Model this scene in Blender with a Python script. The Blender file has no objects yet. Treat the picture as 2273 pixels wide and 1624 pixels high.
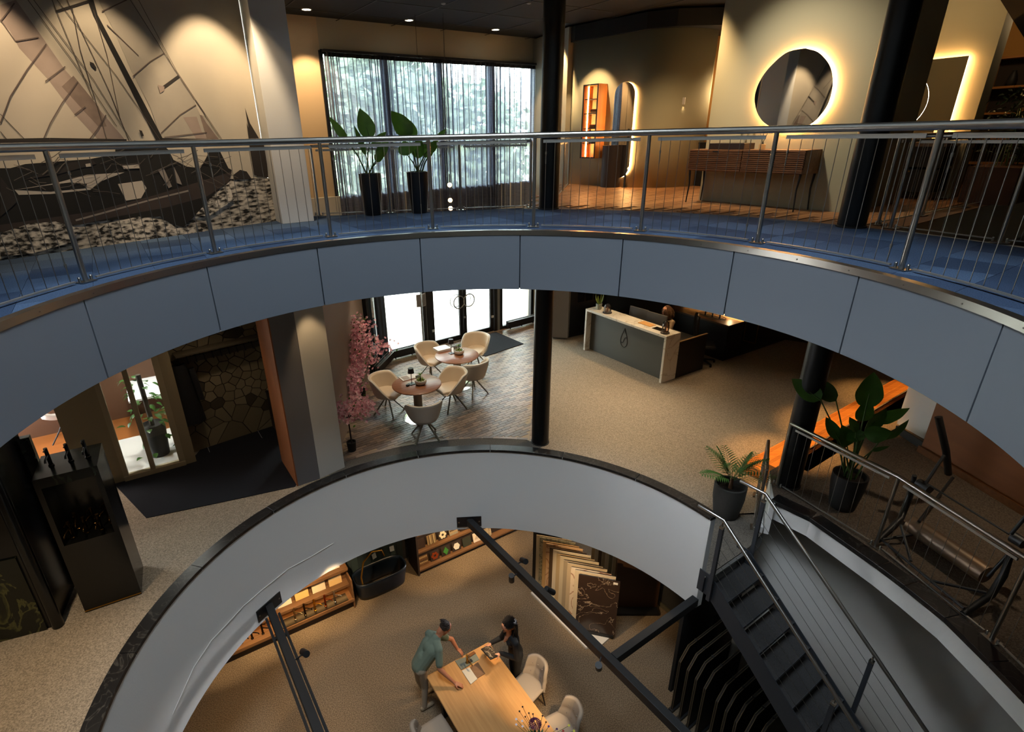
import bpy, bmesh, math, random
from mathutils import Vector, Matrix, noise as mnoise
from math import sin, cos, pi, radians as rad, degrees, hypot, atan2, sqrt

SC = bpy.context.scene
COL = SC.collection
random.seed(7)
# ------------------------------------------------------------------ camera
FPX, TH, RO, PPX, PPY = 1197.2, 0.4018, 0.0240, 1054.5, 812.0
EYE = Vector((0, 0, 1.1))
_f = Vector((0, cos(TH), -sin(TH))); _r = Vector((1, 0, 0)); _d = Vector((0, -sin(TH), -cos(TH)))
CR = cos(RO) * _r + sin(RO) * _d
CD = -sin(RO) * _r + cos(RO) * _d
CF = _f
cam = bpy.data.cameras.new('camera'); camo = bpy.data.objects.new('camera', cam); COL.objects.link(camo)
cam.sensor_width = 36; cam.lens = FPX / 2273 * 36; cam.shift_x = (1136.5 - PPX) / 2273; cam.shift_y = 0
cam.clip_start = .05; cam.clip_end = 200
_m = Matrix((CR, -CD, -CF)).transposed().to_4x4(); _m.translation = EYE
camo.matrix_world = _m
SC.camera = camo
# ------------------------------------------------------------------ view and sky
SC.view_settings.view_transform = 'Standard'; SC.view_settings.look = 'None'
SC.view_settings.gamma = 1; SC.view_settings.use_curve_mapping = False
SC.view_settings.exposure = 1.0
SC.cycles.max_bounces = 8; SC.cycles.diffuse_bounces = 4; SC.cycles.glossy_bounces = 4
SC.cycles.transparent_max_bounces = 16; SC.cycles.transmission_bounces = 6
SC.cycles.sample_clamp_indirect = 6; SC.cycles.caustics_reflective = False; SC.cycles.caustics_refractive = False
world = bpy.data.worlds.new('overcast_sky'); SC.world = world; world.use_nodes = True
nt = world.node_tree; bg = nt.nodes['Background']
tc = nt.nodes.new('ShaderNodeTexCoord'); sp = nt.nodes.new('ShaderNodeSeparateXYZ'); cr = nt.nodes.new('ShaderNodeValToRGB')
nt.links.new(tc.outputs['Generated'], sp.inputs[0]); nt.links.new(sp.outputs['Z'], cr.inputs[0]); nt.links.new(cr.outputs[0], bg.inputs[0])
cr.color_ramp.elements[0].position = 0.0; cr.color_ramp.elements[0].color = (.95, .975, 1.0, 1)
cr.color_ramp.elements[1].position = .9; cr.color_ramp.elements[1].color = (.86, .935, 1.0, 1)
bg.inputs['Strength'].default_value = 17.0

U3 = Vector((cos(rad(33)), sin(rad(33)), 0)); W3 = Vector((-sin(rad(33)), cos(rad(33)), 0)); GA = rad(33)
ZG, ZP, ZB = -3.994, -3.494, -7.95           # ground floor, raised platform, basement floor (upper floor is 0)
CU = Vector((.055, 3.65, 0)); RU = 3.30      # upper opening
CG = Vector((-.005, 4.395, 0)); RG = 3.78    # lower opening
def ray(u, v): return CR * ((u - PPX) / FPX) + CD * ((v - PPY) / FPX) + CF
def at(u, v, z):
    d = ray(u, v); return EYE + d * ((z - EYE.z) / d.z)
def onp(u, v, p0, n):
    d = ray(u, v); n = Vector(n); return EYE + d * ((Vector(p0) - EYE).dot(n) / d.dot(n))
def pol(c, r, deg, z=0): return Vector((c.x + r * sin(rad(deg)), c.y + r * cos(rad(deg)), z))

# ------------------------------------------------------------------ materials
def lin(h):
    h = h.lstrip('#'); o = []
    for i in (0, 2, 4):
        c = int(h[i:i + 2], 16) / 255
        o.append(c / 12.92 if c <= .04045 else ((c + .055) / 1.055) ** 2.4)
    return (*o, 1)
MATS = {}
def mat(name, hexc, rough=.5, metal=0, var=None, bump=None, spec=.5, hex2=None, emit=0, alpha=None, coord='pos', stretch=None):
    """plain principled material; var=(scale, contrast) mixes hexc with hex2 by noise; bump=(scale, strength)"""
    if name in MATS: return MATS[name]
    m = bpy.data.materials.new(name); m.use_nodes = True; MATS[name] = m
    N = m.node_tree.nodes; L = m.node_tree.links; b = N['Principled BSDF']
    b.inputs['Base Color'].default_value = lin(hexc); b.inputs['Roughness'].default_value = rough
    b.inputs['Metallic'].default_value = metal; b.inputs['Specular IOR Level'].default_value = spec
    src = None
    if var or bump:
        if coord == 'pos': g = N.new('ShaderNodeNewGeometry'); src = g.outputs['Position']
        else: g = N.new('ShaderNodeTexCoord'); src = g.outputs['Object']
        if stretch:
            mp = N.new('ShaderNodeMapping'); L.new(src, mp.inputs[0]); mp.inputs['Rotation'].default_value = stretch[0]; mp.inputs['Scale'].default_value = stretch[1]; src = mp.outputs[0]
    if var:
        n = N.new('ShaderNodeTexNoise'); L.new(src, n.inputs['Vector']); n.inputs['Scale'].default_value = var[0]; n.inputs['Detail'].default_value = var[2] if len(var) > 2 else 5
        r = N.new('ShaderNodeValToRGB'); L.new(n.outputs[0], r.inputs[0])
        r.color_ramp.elements[0].position = .5 - var[1]; r.color_ramp.elements[1].position = .5 + var[1]
        r.color_ramp.elements[0].color = lin(hexc); r.color_ramp.elements[1].color = lin(hex2 or hexc)
        L.new(r.outputs[0], b.inputs['Base Color'])
    if bump:
        n2 = N.new('ShaderNodeTexNoise'); L.new(src, n2.inputs['Vector']); n2.inputs['Scale'].default_value = bump[0]; n2.inputs['Detail'].default_value = 4
        bp = N.new('ShaderNodeBump'); bp.inputs['Strength'].default_value = bump[1]; bp.inputs['Distance'].default_value = .01
        L.new(n2.outputs[0], bp.inputs['Height']); L.new(bp.outputs[0], b.inputs['Normal'])
    if emit:
        b.inputs['Emission Color'].default_value = lin(hexc); b.inputs['Emission Strength'].default_value = emit
    return m
def glass(name, tint='ffffff', refl=.08, clear=.9):
    if name in MATS: return MATS[name]
    m = bpy.data.materials.new(name); m.use_nodes = True; MATS[name] = m
    N = m.node_tree.nodes; L = m.node_tree.links; N.clear()
    o = N.new('ShaderNodeOutputMaterial'); t = N.new('ShaderNodeBsdfTransparent'); g = N.new('ShaderNodeBsdfGlossy'); x = N.new('ShaderNodeMixShader')
    c = lin(tint); t.inputs[0].default_value = tuple(v * clear for v in c[:3]) + (1,); g.inputs['Roughness'].default_value = .03
    f = N.new('ShaderNodeFresnel'); f.inputs[0].default_value = 1.35
    a = N.new('ShaderNodeMath'); a.operation = 'ADD'; a.inputs[1].default_value = refl * .3
    L.new(f.outputs[0], a.inputs[0]); L.new(a.outputs[0], x.inputs[0]); L.new(t.outputs[0], x.inputs[1]); L.new(g.outputs[0], x.inputs[2]); L.new(x.outputs[0], o.inputs[0])
    return m
def sheer(name, hexc, open_, stripes=0):
    """woven see-through cloth: part of the light passes straight through, part is scattered"""
    if name in MATS: return MATS[name]
    m = bpy.data.materials.new(name); m.use_nodes = True; MATS[name] = m
    N = m.node_tree.nodes; L = m.node_tree.links; N.clear()
    o = N.new('ShaderNodeOutputMaterial'); t = N.new('ShaderNodeBsdfTransparent'); d = N.new('ShaderNodeBsdfDiffuse'); tl = N.new('ShaderNodeBsdfTranslucent')
    d.inputs[0].default_value = lin(hexc); tl.inputs[0].default_value = lin(hexc)
    x = N.new('ShaderNodeMixShader'); x.inputs[0].default_value = .5; y = N.new('ShaderNodeMixShader')
    L.new(d.outputs[0], x.inputs[1]); L.new(tl.outputs[0], x.inputs[2]); L.new(x.outputs[0], y.inputs[1]); L.new(t.outputs[0], y.inputs[2]); L.new(y.outputs[0], o.inputs[0])
    g = N.new('ShaderNodeNewGeometry'); mp = N.new('ShaderNodeMapping'); mp.inputs['Scale'].default_value = (3, 3, 60); n = N.new('ShaderNodeTexNoise'); n.inputs['Scale'].default_value = 2.2
    L.new(g.outputs['Position'], mp.inputs[0]); L.new(mp.outputs[0], n.inputs['Vector'])
    mr = N.new('ShaderNodeMapRange'); mr.inputs['From Min'].default_value = .3; mr.inputs['From Max'].default_value = .7; mr.inputs['To Min'].default_value = open_ - .16; mr.inputs['To Max'].default_value = open_ + .16
    L.new(n.outputs[0], mr.inputs[0]); L.new(mr.outputs[0], y.inputs[0])
    return m
def leafmat(name, h1, h2, tr=.35):
    m = mat(name, h1, .42, var=(6, .25), hex2=h2, coord='obj'); N = m.node_tree.nodes; L = m.node_tree.links; b = N['Principled BSDF']; o = N['Material Output']
    t = N.new('ShaderNodeBsdfTranslucent'); x = N.new('ShaderNodeMixShader'); x.inputs[0].default_value = tr; t.inputs[0].default_value = lin(h2)
    L.new(b.outputs[0], x.inputs[1]); L.new(t.outputs[0], x.inputs[2]); L.new(x.outputs[0], o.inputs[0]); return m
def wood(name, h1, h2, rough=.45, scale=1.0, rot=GA, axis='x', coord='pos', spec=.4):
    if name in MATS: return MATS[name]
    st = {'x': (.9, 14, 14), 'y': (14, .9, 14), 'z': (14, 14, .9)}[axis]
    return mat(name, h1, rough, var=(1.6 * scale, .22, 6), hex2=h2, bump=(3 * scale, .12), coord=coord, stretch=((0, 0, -rot if coord == 'pos' else 0), st), spec=spec)
def veined(name, h1, h2, scale=1.2, rough=.25, width=.06, coord='pos', warp=1.6, h3=None):
    if name in MATS: return MATS[name]
    m = bpy.data.materials.new(name); m.use_nodes = True; MATS[name] = m
    N = m.node_tree.nodes; L = m.node_tree.links; b = N['Principled BSDF']; b.inputs['Roughness'].default_value = rough
    g = N.new('ShaderNodeNewGeometry' if coord == 'pos' else 'ShaderNodeTexCoord'); src = g.outputs['Position' if coord == 'pos' else 'Object']
    n = N.new('ShaderNodeTexNoise'); n.inputs['Scale'].default_value = scale; n.inputs['Detail'].default_value = 7; n.inputs['Distortion'].default_value = warp
    L.new(src, n.inputs['Vector'])
    r = N.new('ShaderNodeValToRGB'); L.new(n.outputs[0], r.inputs[0]); e = r.color_ramp.elements
    e[0].position = .5 - width; e[0].color = lin(h1); e[1].position = .5; e[1].color = lin(h2)
    k = e.new(.5 + width); k.color = lin(h3 or h1)
    k2 = e.new(.5 + width * .3); k2.color = lin(h1)
    L.new(r.outputs[0], b.inputs['Base Color'])
    return m
def carpet(name, h1, h2, scale=90, big=None, amt=.18):
    return mat(name, h1, .95, var=(scale, amt, 3), hex2=h2, bump=(160, .35), spec=.1)

# ------------------------------------------------------------------ mesh builder
class MB:
    def __init__(s): s.v = []; s.f = []
    def add(s, vs, fs):
        o = len(s.v); s.v += [tuple(x) for x in vs]; s.f += [tuple(i + o for i in f) for f in fs]; return s
    def bx(s, x0, x1, y0, y1, z0, z1):
        v = [(x, y, z) for z in (z0, z1) for y in (y0, y1) for x in (x0, x1)]
        return s.add(v, [(0, 2, 3, 1), (4, 5, 7, 6), (0, 1, 5, 4), (2, 6, 7, 3), (0, 4, 6, 2), (1, 3, 7, 5)])
    def box(s, c, size, rz=0, M=None):
        M = M or Matrix.Rotation(rz, 3, 'Z'); c = Vector(c); h = [a / 2 for a in size]
        v = [c + M @ Vector((x, y, z)) for z in (-h[2], h[2]) for y in (-h[1], h[1]) for x in (-h[0], h[0])]
        return s.add(v, [(0, 2, 3, 1), (4, 5, 7, 6), (0, 1, 5, 4), (2, 6, 7, 3), (0, 4, 6, 2), (1, 3, 7, 5)])
    def beam(s, p0, p1, w, h, up=(0, 0, 1)):
        """box of section w x h along p0-p1"""
        p0 = Vector(p0); p1 = Vector(p1); d = (p1 - p0).normalized(); x = d.cross(Vector(up)).normalized(); y = x.cross(d)
        v = [p + x * a * w / 2 + y * b * h / 2 for p in (p0, p1) for a, b in ((-1, -1), (1, -1), (1, 1), (-1, 1))]
        return s.add(v, [(0, 1, 2, 3), (7, 6, 5, 4), (0, 4, 5, 1), (1, 5, 6, 2), (2, 6, 7, 3), (3, 7, 4, 0)])
    def tube(s, pts, r, n=8, closed=False, cap=True, up=None):
        pts = [Vector(p) for p in pts]; k = len(pts); R = r if isinstance(r, (list, tuple)) else [r] * k
        rings = []; prev = None
        for i, p in enumerate(pts):
            a = pts[(i - 1) % k] if (closed or i) else pts[0]; b = pts[(i + 1) % k] if (closed or i < k - 1) else pts[-1]
            t = (b - a).normalized() if (b - a).length > 1e-9 else Vector((0, 0, 1))
            if prev is None:
                q = Vector((0, 0, 1)) if abs(t.z) < .9 else Vector((1, 0, 0)); x = t.cross(q).normalized()
            else:
                x = prev - t * prev.dot(t)
                x = x.normalized() if x.length > 1e-6 else t.orthogonal().normalized()
            prev = x; y = t.cross(x)
            rings.append([p + (x * cos(2 * pi * j / n) + y * sin(2 * pi * j / n)) * R[i] for j in range(n)])
        vs = [v for g in rings for v in g]; fs = []
        for i in range(k if closed else k - 1):
            for j in range(n):
                a = i * n + j; b = i * n + (j + 1) % n; c = ((i + 1) % k) * n + (j + 1) % n; d = ((i + 1) % k) * n + j
                fs.append((a, b, c, d))
        if cap and not closed: fs += [tuple(range(n))[::-1], tuple((k - 1) * n + j for j in range(n))]
        return s.add(vs, fs)
    def cyl(s, p0, p1, r0, r1=None, n=16): return s.tube([p0, p1], [r0, r0 if r1 is None else r1], n)
    def lathe(s, prof, c=(0, 0, 0), n=24, cap=True):
        """prof: list of (radius, z)"""
        vs = []; fs = []
        for r, z in prof: vs += [(c[0] + r * cos(2 * pi * j / n), c[1] + r * sin(2 * pi * j / n), c[2] + z) for j in range(n)]
        for i in range(len(prof) - 1):
            for j in range(n): fs.append((i * n + j, i * n + (j + 1) % n, (i + 1) * n + (j + 1) % n, (i + 1) * n + j))
        if cap: fs += [tuple(range(n))[::-1], tuple((len(prof) - 1) * n + j for j in range(n))]
        return s.add(vs, fs)
    def prism(s, poly, z0, z1):
        n = len(poly); a = sum(poly[i][0] * poly[(i + 1) % n][1] - poly[(i + 1) % n][0] * poly[i][1] for i in range(n))
        if a < 0: poly = poly[::-1]
        v = [(p[0], p[1], z0) for p in poly] + [(p[0], p[1], z1) for p in poly]
        return s.add(v, [tuple(range(n))[::-1], tuple(range(n, 2 * n))] + [(i, (i + 1) % n, (i + 1) % n + n, i + n) for i in range(n)])
    def plate(s, pts, n, t):
        """flat polygon of 3d points given thickness t along n"""
        n = Vector(n).normalized() * t; k = len(pts); P = [Vector(p) for p in pts]
        v = P + [p + n for p in P]
        return s.add(v, [tuple(range(k))[::-1], tuple(range(k, 2 * k))] + [(i, (i + 1) % k, (i + 1) % k + k, i + k) for i in range(k)])
    def grid(s, fn, nu, nv, closeu=False):
        vs = [fn(i / nu, j / nv) for j in range(nv + 1) for i in range(nu + (0 if closeu else 1))]; w = nu + (0 if closeu else 1); fs = []
        for j in range(nv):
            for i in range(nu): fs.append((j * w + i, j * w + (i + 1) % w, (j + 1) * w + (i + 1) % w, (j + 1) * w + i))
        return s.add(vs, fs)
    def sph(s, c, r, nu=14, nv=8, M=None):
        r = r if isinstance(r, (tuple, list)) else (r, r, r); c = Vector(c); vs = []; fs = []
        for j in range(1, nv):
            a = pi * j / nv
            for i in range(nu):
                b = 2 * pi * i / nu; q = Vector((r[0] * sin(a) * cos(b), r[1] * sin(a) * sin(b), r[2] * cos(a))); vs.append(c + (M @ q if M else q))
        t = len(vs)
        for z in (r[2], -r[2]):
            q = Vector((0, 0, z)); vs.append(c + (M @ q if M else q))
        for j in range(nv - 2):
            for i in range(nu): fs.append((j * nu + i, (j + 1) * nu + i, (j + 1) * nu + (i + 1) % nu, j * nu + (i + 1) % nu))
        for i in range(nu): fs.append((t, i, (i + 1) % nu)); fs.append((t + 1, (nv - 2) * nu + (i + 1) % nu, (nv - 2) * nu + i))
        return s.add(vs, fs)
    def arc(s, c, r0, r1, a0, a1, z0, z1, n=None):
        n = n or max(2, int(abs(a1 - a0) / 2.5)); vs = []; fs = []
        for i in range(n + 1):
            a = a0 + (a1 - a0) * i / n
            for r, z in ((r0, z0), (r1, z0), (r1, z1), (r0, z1)): vs.append(pol(c, r, a, z))
        for i in range(n):
            o = i * 4
            for j in range(4): fs.append((o + j, o + (j + 1) % 4, o + 4 + (j + 1) % 4, o + 4 + j))
        fs += [(3, 2, 1, 0), (n * 4, n * 4 + 1, n * 4 + 2, n * 4 + 3)]
        return s.add(vs, fs)
    def mesh(s, name, m, smooth=None):
        me = bpy.data.meshes.new(name); me.from_pydata(s.v, [], s.f)
        if m: me.materials.append(m)
        if smooth is not None:
            me.shade_smooth(); me.set_sharp_from_angle(angle=rad(smooth))
        return me
    def build(s, name, m, parent=None, smooth=None, bevel=0, sub=0, solid=0, fixn=False):
        me = s.mesh(name, m, smooth)
        if fixn:
            b = bmesh.new(); b.from_mesh(me); bmesh.ops.recalc_face_normals(b, faces=b.faces); b.to_mesh(me); b.free()
        o = bpy.data.objects.new(name, me); COL.objects.link(o)
        if parent: o.parent = parent
        if solid:
            q = o.modifiers.new('solid', 'SOLIDIFY'); q.thickness = solid; q.offset = 0
        if sub:
            q = o.modifiers.new('sub', 'SUBSURF'); q.levels = sub; q.render_levels = sub
        if bevel:
            q = o.modifiers.new('bevel', 'BEVEL'); q.width = bevel; q.segments = 2; q.limit_method = 'ANGLE'
        return o
def tag(o, label=None, cat=None, group=None, kind=None):
    if label: o['label'] = label
    if cat: o['category'] = cat
    if group: o['group'] = group
    if kind: o['kind'] = kind
    return o
def thing(name, label, cat, loc=(0, 0, 0), rz=0, group=None):
    o = bpy.data.objects.new(name, None); o.empty_display_size = .1; COL.objects.link(o)
    o.location = loc; o.rotation_euler = (0, 0, rz)
    return tag(o, label, cat, group)
def struct(o, label=None): return tag(o, label, None, None, 'structure')
def dup(root, loc=None, rz=None, label=None, parent=None):
    r = root.copy(); COL.objects.link(r)
    if parent is not None: r.parent = parent
    if loc is not None: r.location = loc
    if rz is not None: r.rotation_euler = (0, 0, rz)
    if label: r['label'] = label
    for ch in list(root.children): dup(ch, parent=r)
    return r
def inst(name, me, parent=None, loc=(0, 0, 0), rz=0, scale=None, M=None):
    o = bpy.data.objects.new(name, me); COL.objects.link(o)
    if parent: o.parent = parent
    if M is not None: o.matrix_local = M
    else:
        o.location = loc; o.rotation_euler = (0, 0, rz)
        if scale: o.scale = scale
    return o
def slab(name, outer, holes, z0, z1, m):
    b = bmesh.new(); loops = []
    for lp in [outer] + holes:
        vs = [b.verts.new((p[0], p[1], z1)) for p in lp]; es = [b.edges.new((vs[i], vs[(i + 1) % len(vs)])) for i in range(len(vs))]; loops.append((vs, es))
    r = bmesh.ops.triangle_fill(b, use_beauty=True, use_dissolve=False, edges=[e for l in loops for e in l[1]], normal=(0, 0, 1))
    top = [f for f in b.faces]
    ex = bmesh.ops.extrude_face_region(b, geom=top)
    nv = [e for e in ex['geom'] if isinstance(e, bmesh.types.BMVert)]
    bmesh.ops.translate(b, verts=nv, vec=(0, 0, z0 - z1))
    bmesh.ops.recalc_face_normals(b, faces=b.faces)
    me = bpy.data.meshes.new(name); b.to_mesh(me); b.free(); me.materials.append(m)
    o = bpy.data.objects.new(name, me); COL.objects.link(o); return o
def wallseg(name, p0, p1, z0, z1, t, m, side=1):
    """upright wall from p0 to p1 (front face on the line), thickness t away to the left of p0->p1 (side=1)"""
    p0 = Vector((p0[0], p0[1], 0)); p1 = Vector((p1[0], p1[1], 0)); d = (p1 - p0).normalized(); n = Vector((-d.y, d.x, 0)) * side * t
    return MB().prism([(p0).to_2d(), (p1).to_2d(), (p1 + n).to_2d(), (p0 + n).to_2d()], z0, z1).build(name, m)
def spot(name, loc, target, power, color=(1, .78, .5), size=60, blend=.6, radius=.04):
    l = bpy.data.lights.new(name, 'SPOT'); l.energy = power; l.color = color; l.spot_size = rad(size); l.spot_blend = blend; l.shadow_soft_size = radius
    o = bpy.data.objects.new(name, l); COL.objects.link(o); o.location = loc
    d = Vector(target) - Vector(loc); o.rotation_euler = d.to_track_quat('-Z', 'Y').to_euler(); return o
def point(name, loc, power, color=(1, .8, .55), radius=.05):
    l = bpy.data.lights.new(name, 'POINT'); l.energy = power; l.color = color; l.shadow_soft_size = radius
    o = bpy.data.objects.new(name, l); COL.objects.link(o); o.location = loc; return o
def arealight(name, loc, rot, sx, sy, power, color=(1, 1, 1), portal=False, shape='RECTANGLE'):
    l = bpy.data.lights.new(name, 'AREA'); l.energy = power; l.color = color; l.shape = shape; l.size = sx; l.size_y = sy
    if portal: l.cycles.is_portal = True
    o = bpy.data.objects.new(name, l); COL.objects.link(o); o.location = loc; o.rotation_euler = rot; return o
WARM = (1, .68, .36)
# ================================================================== SETTING
M_white = mat('white_plaster', 'e2e3e1', .85, bump=(40, .12))
M_grey = mat('grey_plaster', 'a7a49c', .9, bump=(60, .1))
M_beige = mat('sand_plaster', 'a89f88', .9, bump=(50, .15))
M_olive = mat('olive_plaster', 'a39e84', .9, bump=(50, .12))
M_black = mat('matt_black', '0d0d0e', .6)
M_blackm = mat('black_metal', '101214', .38, metal=.3)
M_steel = mat('brushed_steel', 'a8a6a0', .28, metal=1, bump=(200, .05))
M_steeld = mat('dull_steel', '8d8a84', .4, metal=1)
M_panel = mat('fascia_blue_grey', '6c747e', .55)
M_joint = mat('joint_dark', '1c2733', .8)
M_ceil = mat('black_ceiling_tile', '171614', .9, bump=(120, .2))
M_carpetg = carpet('beige_carpet', '6d6254', '9c8f7c', 70)
M_carpetb = carpet('basement_carpet', '54483a', '8a7861', 60)
M_dark = mat('dark_floor_mat', '1b1c20', .95, bump=(120, .3), spec=.1)
M_wallb = mat('basement_wall', 'b4b6b4', .9)

# outer shell -----------------------------------------------------------
FD = Vector((cos(rad(34.5)), sin(rad(34.5)), 0)); FN = Vector((-FD.y, FD.x, 0)); F0 = Vector((-1.12, 13.37, 0))
def fac(s, off=0): return F0 + FD * s + FN * off            # point on the street front, s along it
sL, sR = -2.15, 3.45                                        # window bay ends
zT = 3.25
out = [fac(-9, 2.2), fac(sL - .02, 2.2), fac(sL - .02, 0), fac(9.5), Vector((14, 14, 0)), Vector((14, -5, 0)), Vector((-10, -5, 0)), Vector((-10, 6, 0))]
def ring(c, r, n=96): return [pol(c, r, 360 * i / n) for i in range(n)]
struct(slab('floor_basement', [(-14, -5), (14, -5), (14, 20), (-14, 20)], [], ZB - .2, ZB, M_carpetb))
# ground floor slab: opening = ring + stair side
kerbR = [at(u, v, ZP) for u, v in ((1712, 1110), (1800, 1150), (1950, 1255), (2010, 1300), (2100, 1372), (2200, 1470), (2273, 1545))]
kerbR += [Vector((4.68, 2.4, ZP)), Vector((4.35, 1.6, ZP)), Vector((3.6, .9, ZP))]
PE = [Vector((3.95, 5.95, 0))] + [k.copy() for k in kerbR[1:]]
arcG = [pol(CG, RG + .09, 61.5 - i * 2.5) for i in range(0, 98)]            # 61.5 down to -181
land = [Vector((3.54, 5.59, 0)), Vector((2.78, 5.10, 0))]
under = [Vector((4.06, 6.28, 0)), Vector((4.65, 5.80, 0)), Vector((5.2, 5.15, 0)), Vector((5.55, 4.4, 0)), Vector((5.75, 3.4, 0)), Vector((5.75, 2.2, 0)), Vector((5.3, .8, 0)), Vector((3.8, .35, 0))]
hole = [Vector((3.43, 6.28, 0))] + arcG + under[::-1]
# keep the loop simple: arc ends near angle -181, platform edge runs back up
struct(slab('floor_ground', [p.to_2d() for p in out], [[p.to_2d() for p in hole]], ZG - .35, ZG, M_carpetg))
# upper floor slab
voidA = [(-2.72, 8.84), (1.02, 9.28), (1.5, 10.3), (2.3, 13.5), fac(3.42, -.12).to_2d(), fac(-3.1, -.12).to_2d(), (-3.55, 11.2)]
voidB = [(4.88, 6.60), (5.42, 5.27), (7.0, 4.3), (11.5, 7.2), (10.6, 10.15)]
M_slab = mat('slab_plaster', 'b5b2a8', .9)
struct(slab('floor_upper', [p.to_2d() for p in out], [[p.to_2d() for p in ring(CU, RU + .06)], voidA, voidB], -.75, -.012, M_slab))
# ceiling above: black tiles, opening to the roof light
struct(slab('ceiling_upper', [p.to_2d() for p in out], [[p.to_2d() for p in ring(CU, RU + .06)]], zT + .03, zT + .3, M_ceil))
CS = Vector((-.65, 2.45, 0)); RS_ = 2.1; ZR = 9.0  # unseen tall shaft and its top, added to narrow the daylight below
struct(slab('ceiling_added_shaft', [p.to_2d() for p in ring(CU, RU + .05)], [[p.to_2d() for p in ring(CS, RS_, 64)]], ZR, ZR + .12, mat('shaft_grey', '8f908e', .8)))
rl = MB().arc(CU, RU, RU + .06, -180, 180, 2.53, 3.2, 96).build('trim_1', mat('roof_ring_white', 'd8dad8', .7)); struct(MB().arc(CU, RU + .02, RU + .08, -180, 180, 3.2, ZR + .02, 96).build('wall_added_shaft', mat('shaft_grey', '8f908e', .8)))
rl = bpy.data.objects['trim_1']; struct(rl)
cap = MB().arc(CU, RU - .01, RU + .10, -180, 180, 2.51, 2.532, 96).build('trim_2', M_steel, smooth=30); struct(cap)
# tinted roof-light glazing over the opening
M_roofgl = glass('roof_light_glass', 'fbfdff', .0, .96)
struct(MB().lathe([(.001, ZR + .14), (RS_ + .02, ZR + .14), (RS_ + .02, ZR + .16), (.001, ZR + .16)], (CS.x, CS.y, 0), 64, cap=False).build('window_roof_light', M_roofgl))
for k in range(-1, 2): MB().bx(CS.x + k * 1.1 - .03, CS.x + k * 1.1 + .03, CS.y - sqrt(RS_ ** 2 - (k * 1.1) ** 2), CS.y + sqrt(RS_ ** 2 - (k * 1.1) ** 2), ZR + .06, ZR + .135).build('glazing_bar', M_steeld, bpy.data.objects['window_roof_light'])
# outer walls
for nm, a, b, z0, z1 in (('wall_back', (-10, -5), (14, -5), ZB, 3.6), ('wall_right', (14, -5), (14, 14), ZB, 3.6), ('wall_left', (-10, 6), (-10, -5), ZB, 3.6)):
    struct(wallseg(nm, a, b, z0, z1, .2, M_grey, side=-1))
struct(wallseg('wall_front_1', fac(-9, 2.2), fac(sL - .02, 2.2), ZG - .35, 3.6, .25, M_beige)); struct(wallseg('wall_front_4', fac(sL - .02, 2.2), fac(sL - .02, .25), ZG - .35, 3.6, .2, M_beige, side=-1))
struct(wallseg('wall_front_5', fac(-4.2), fac(sL), -.75, 3.6, .2, mat('warm_plaster', 'c0a988', .9, bump=(50, .1))))
struct(wallseg('wall_front_2', fac(sR), fac(9.5), ZG - .35, 3.6, .25, M_beige))
struct(wallseg('wall_front_3', fac(sL), fac(sR), 2.72, 3.6, .25, M_beige))
struct(wallseg('wall_corner', fac(9.5), (14, 14), ZG - .35, 3.6, .25, M_beige))
struct(wallseg('wall_basement_front', (-14, 12.0), (14, 20), ZB, ZG - .35, .2, M_grey))

# black ceiling tiles in view ------------------------------------------
ceil = bpy.data.objects['ceiling_upper']
tme = MB().bx(-.594, .594, -.594, .594, 0, .028).mesh('ceiling_tile', M_ceil)
gme = mat('ceiling_grid', '33312c', .7)
for i in range(-6, 7):
    for j in range(7, 15):
        c = U3 * (i * 1.2 + .4) + W3 * (j * 1.2 - .3)
        q = c - F0
        if q.dot(FN) > -.35 or c.y < 7.9 or (c - CU).length < 4.3 or c.x < -4.4 or c.x > 6: continue
        inst('ceiling_tile', tme, ceil, (c.x, c.y, zT), GA)
for a in range(-8, 9):
    p = U3 * (a * 1.2 - .2)
    g = MB()
    g.beam(p + W3 * 7.2 + Vector((0, 0, zT - .004)), p + W3 * 16.0 + Vector((0, 0, zT - .004)), .018, .008)
    g.build('ceiling_grid_bar', gme, ceil)
for b in range(7, 14):
    p = W3 * (b * 1.2 - .9)
    MB().beam(p - U3 * 6 + Vector((0, 0, zT - .004)), p + U3 * 9 + Vector((0, 0, zT - .004)), .018, .008).build('ceiling_grid_bar', gme, ceil)

# steel edge, fascia panels ---------------------------------------------
struct(MB().arc(CU, RU - .006, RU + .075, -125, 128, -.055, .006, 110).build('trim_3', M_steel, smooth=30))
scr = MB()
for k in range(-13, 14):
    p = pol(CU, RU - .007, k * 8.9 + 3, -.026); d = (CU - p); d.z = 0; d.normalize(); scr.cyl(p, p + d * .006, .006, n=6)
scr.build('screw', M_steeld, bpy.data.objects['trim_3'])
fas = MB().arc(CU, RU + .03, RU + .06, -130, 132, -.745, -.05, 110).build('wall_fascia', M_joint); struct(fas)
for k in range(-6, 6):
    a0 = 9.65 + 22.1 * k; MB().arc(CU, RU, RU + .022, a0 + .11, a0 + 22.1 - .11, -.755, -.056, 12).build('fascia_panel', M_panel, fas, smooth=30, bevel=.002)

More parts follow.
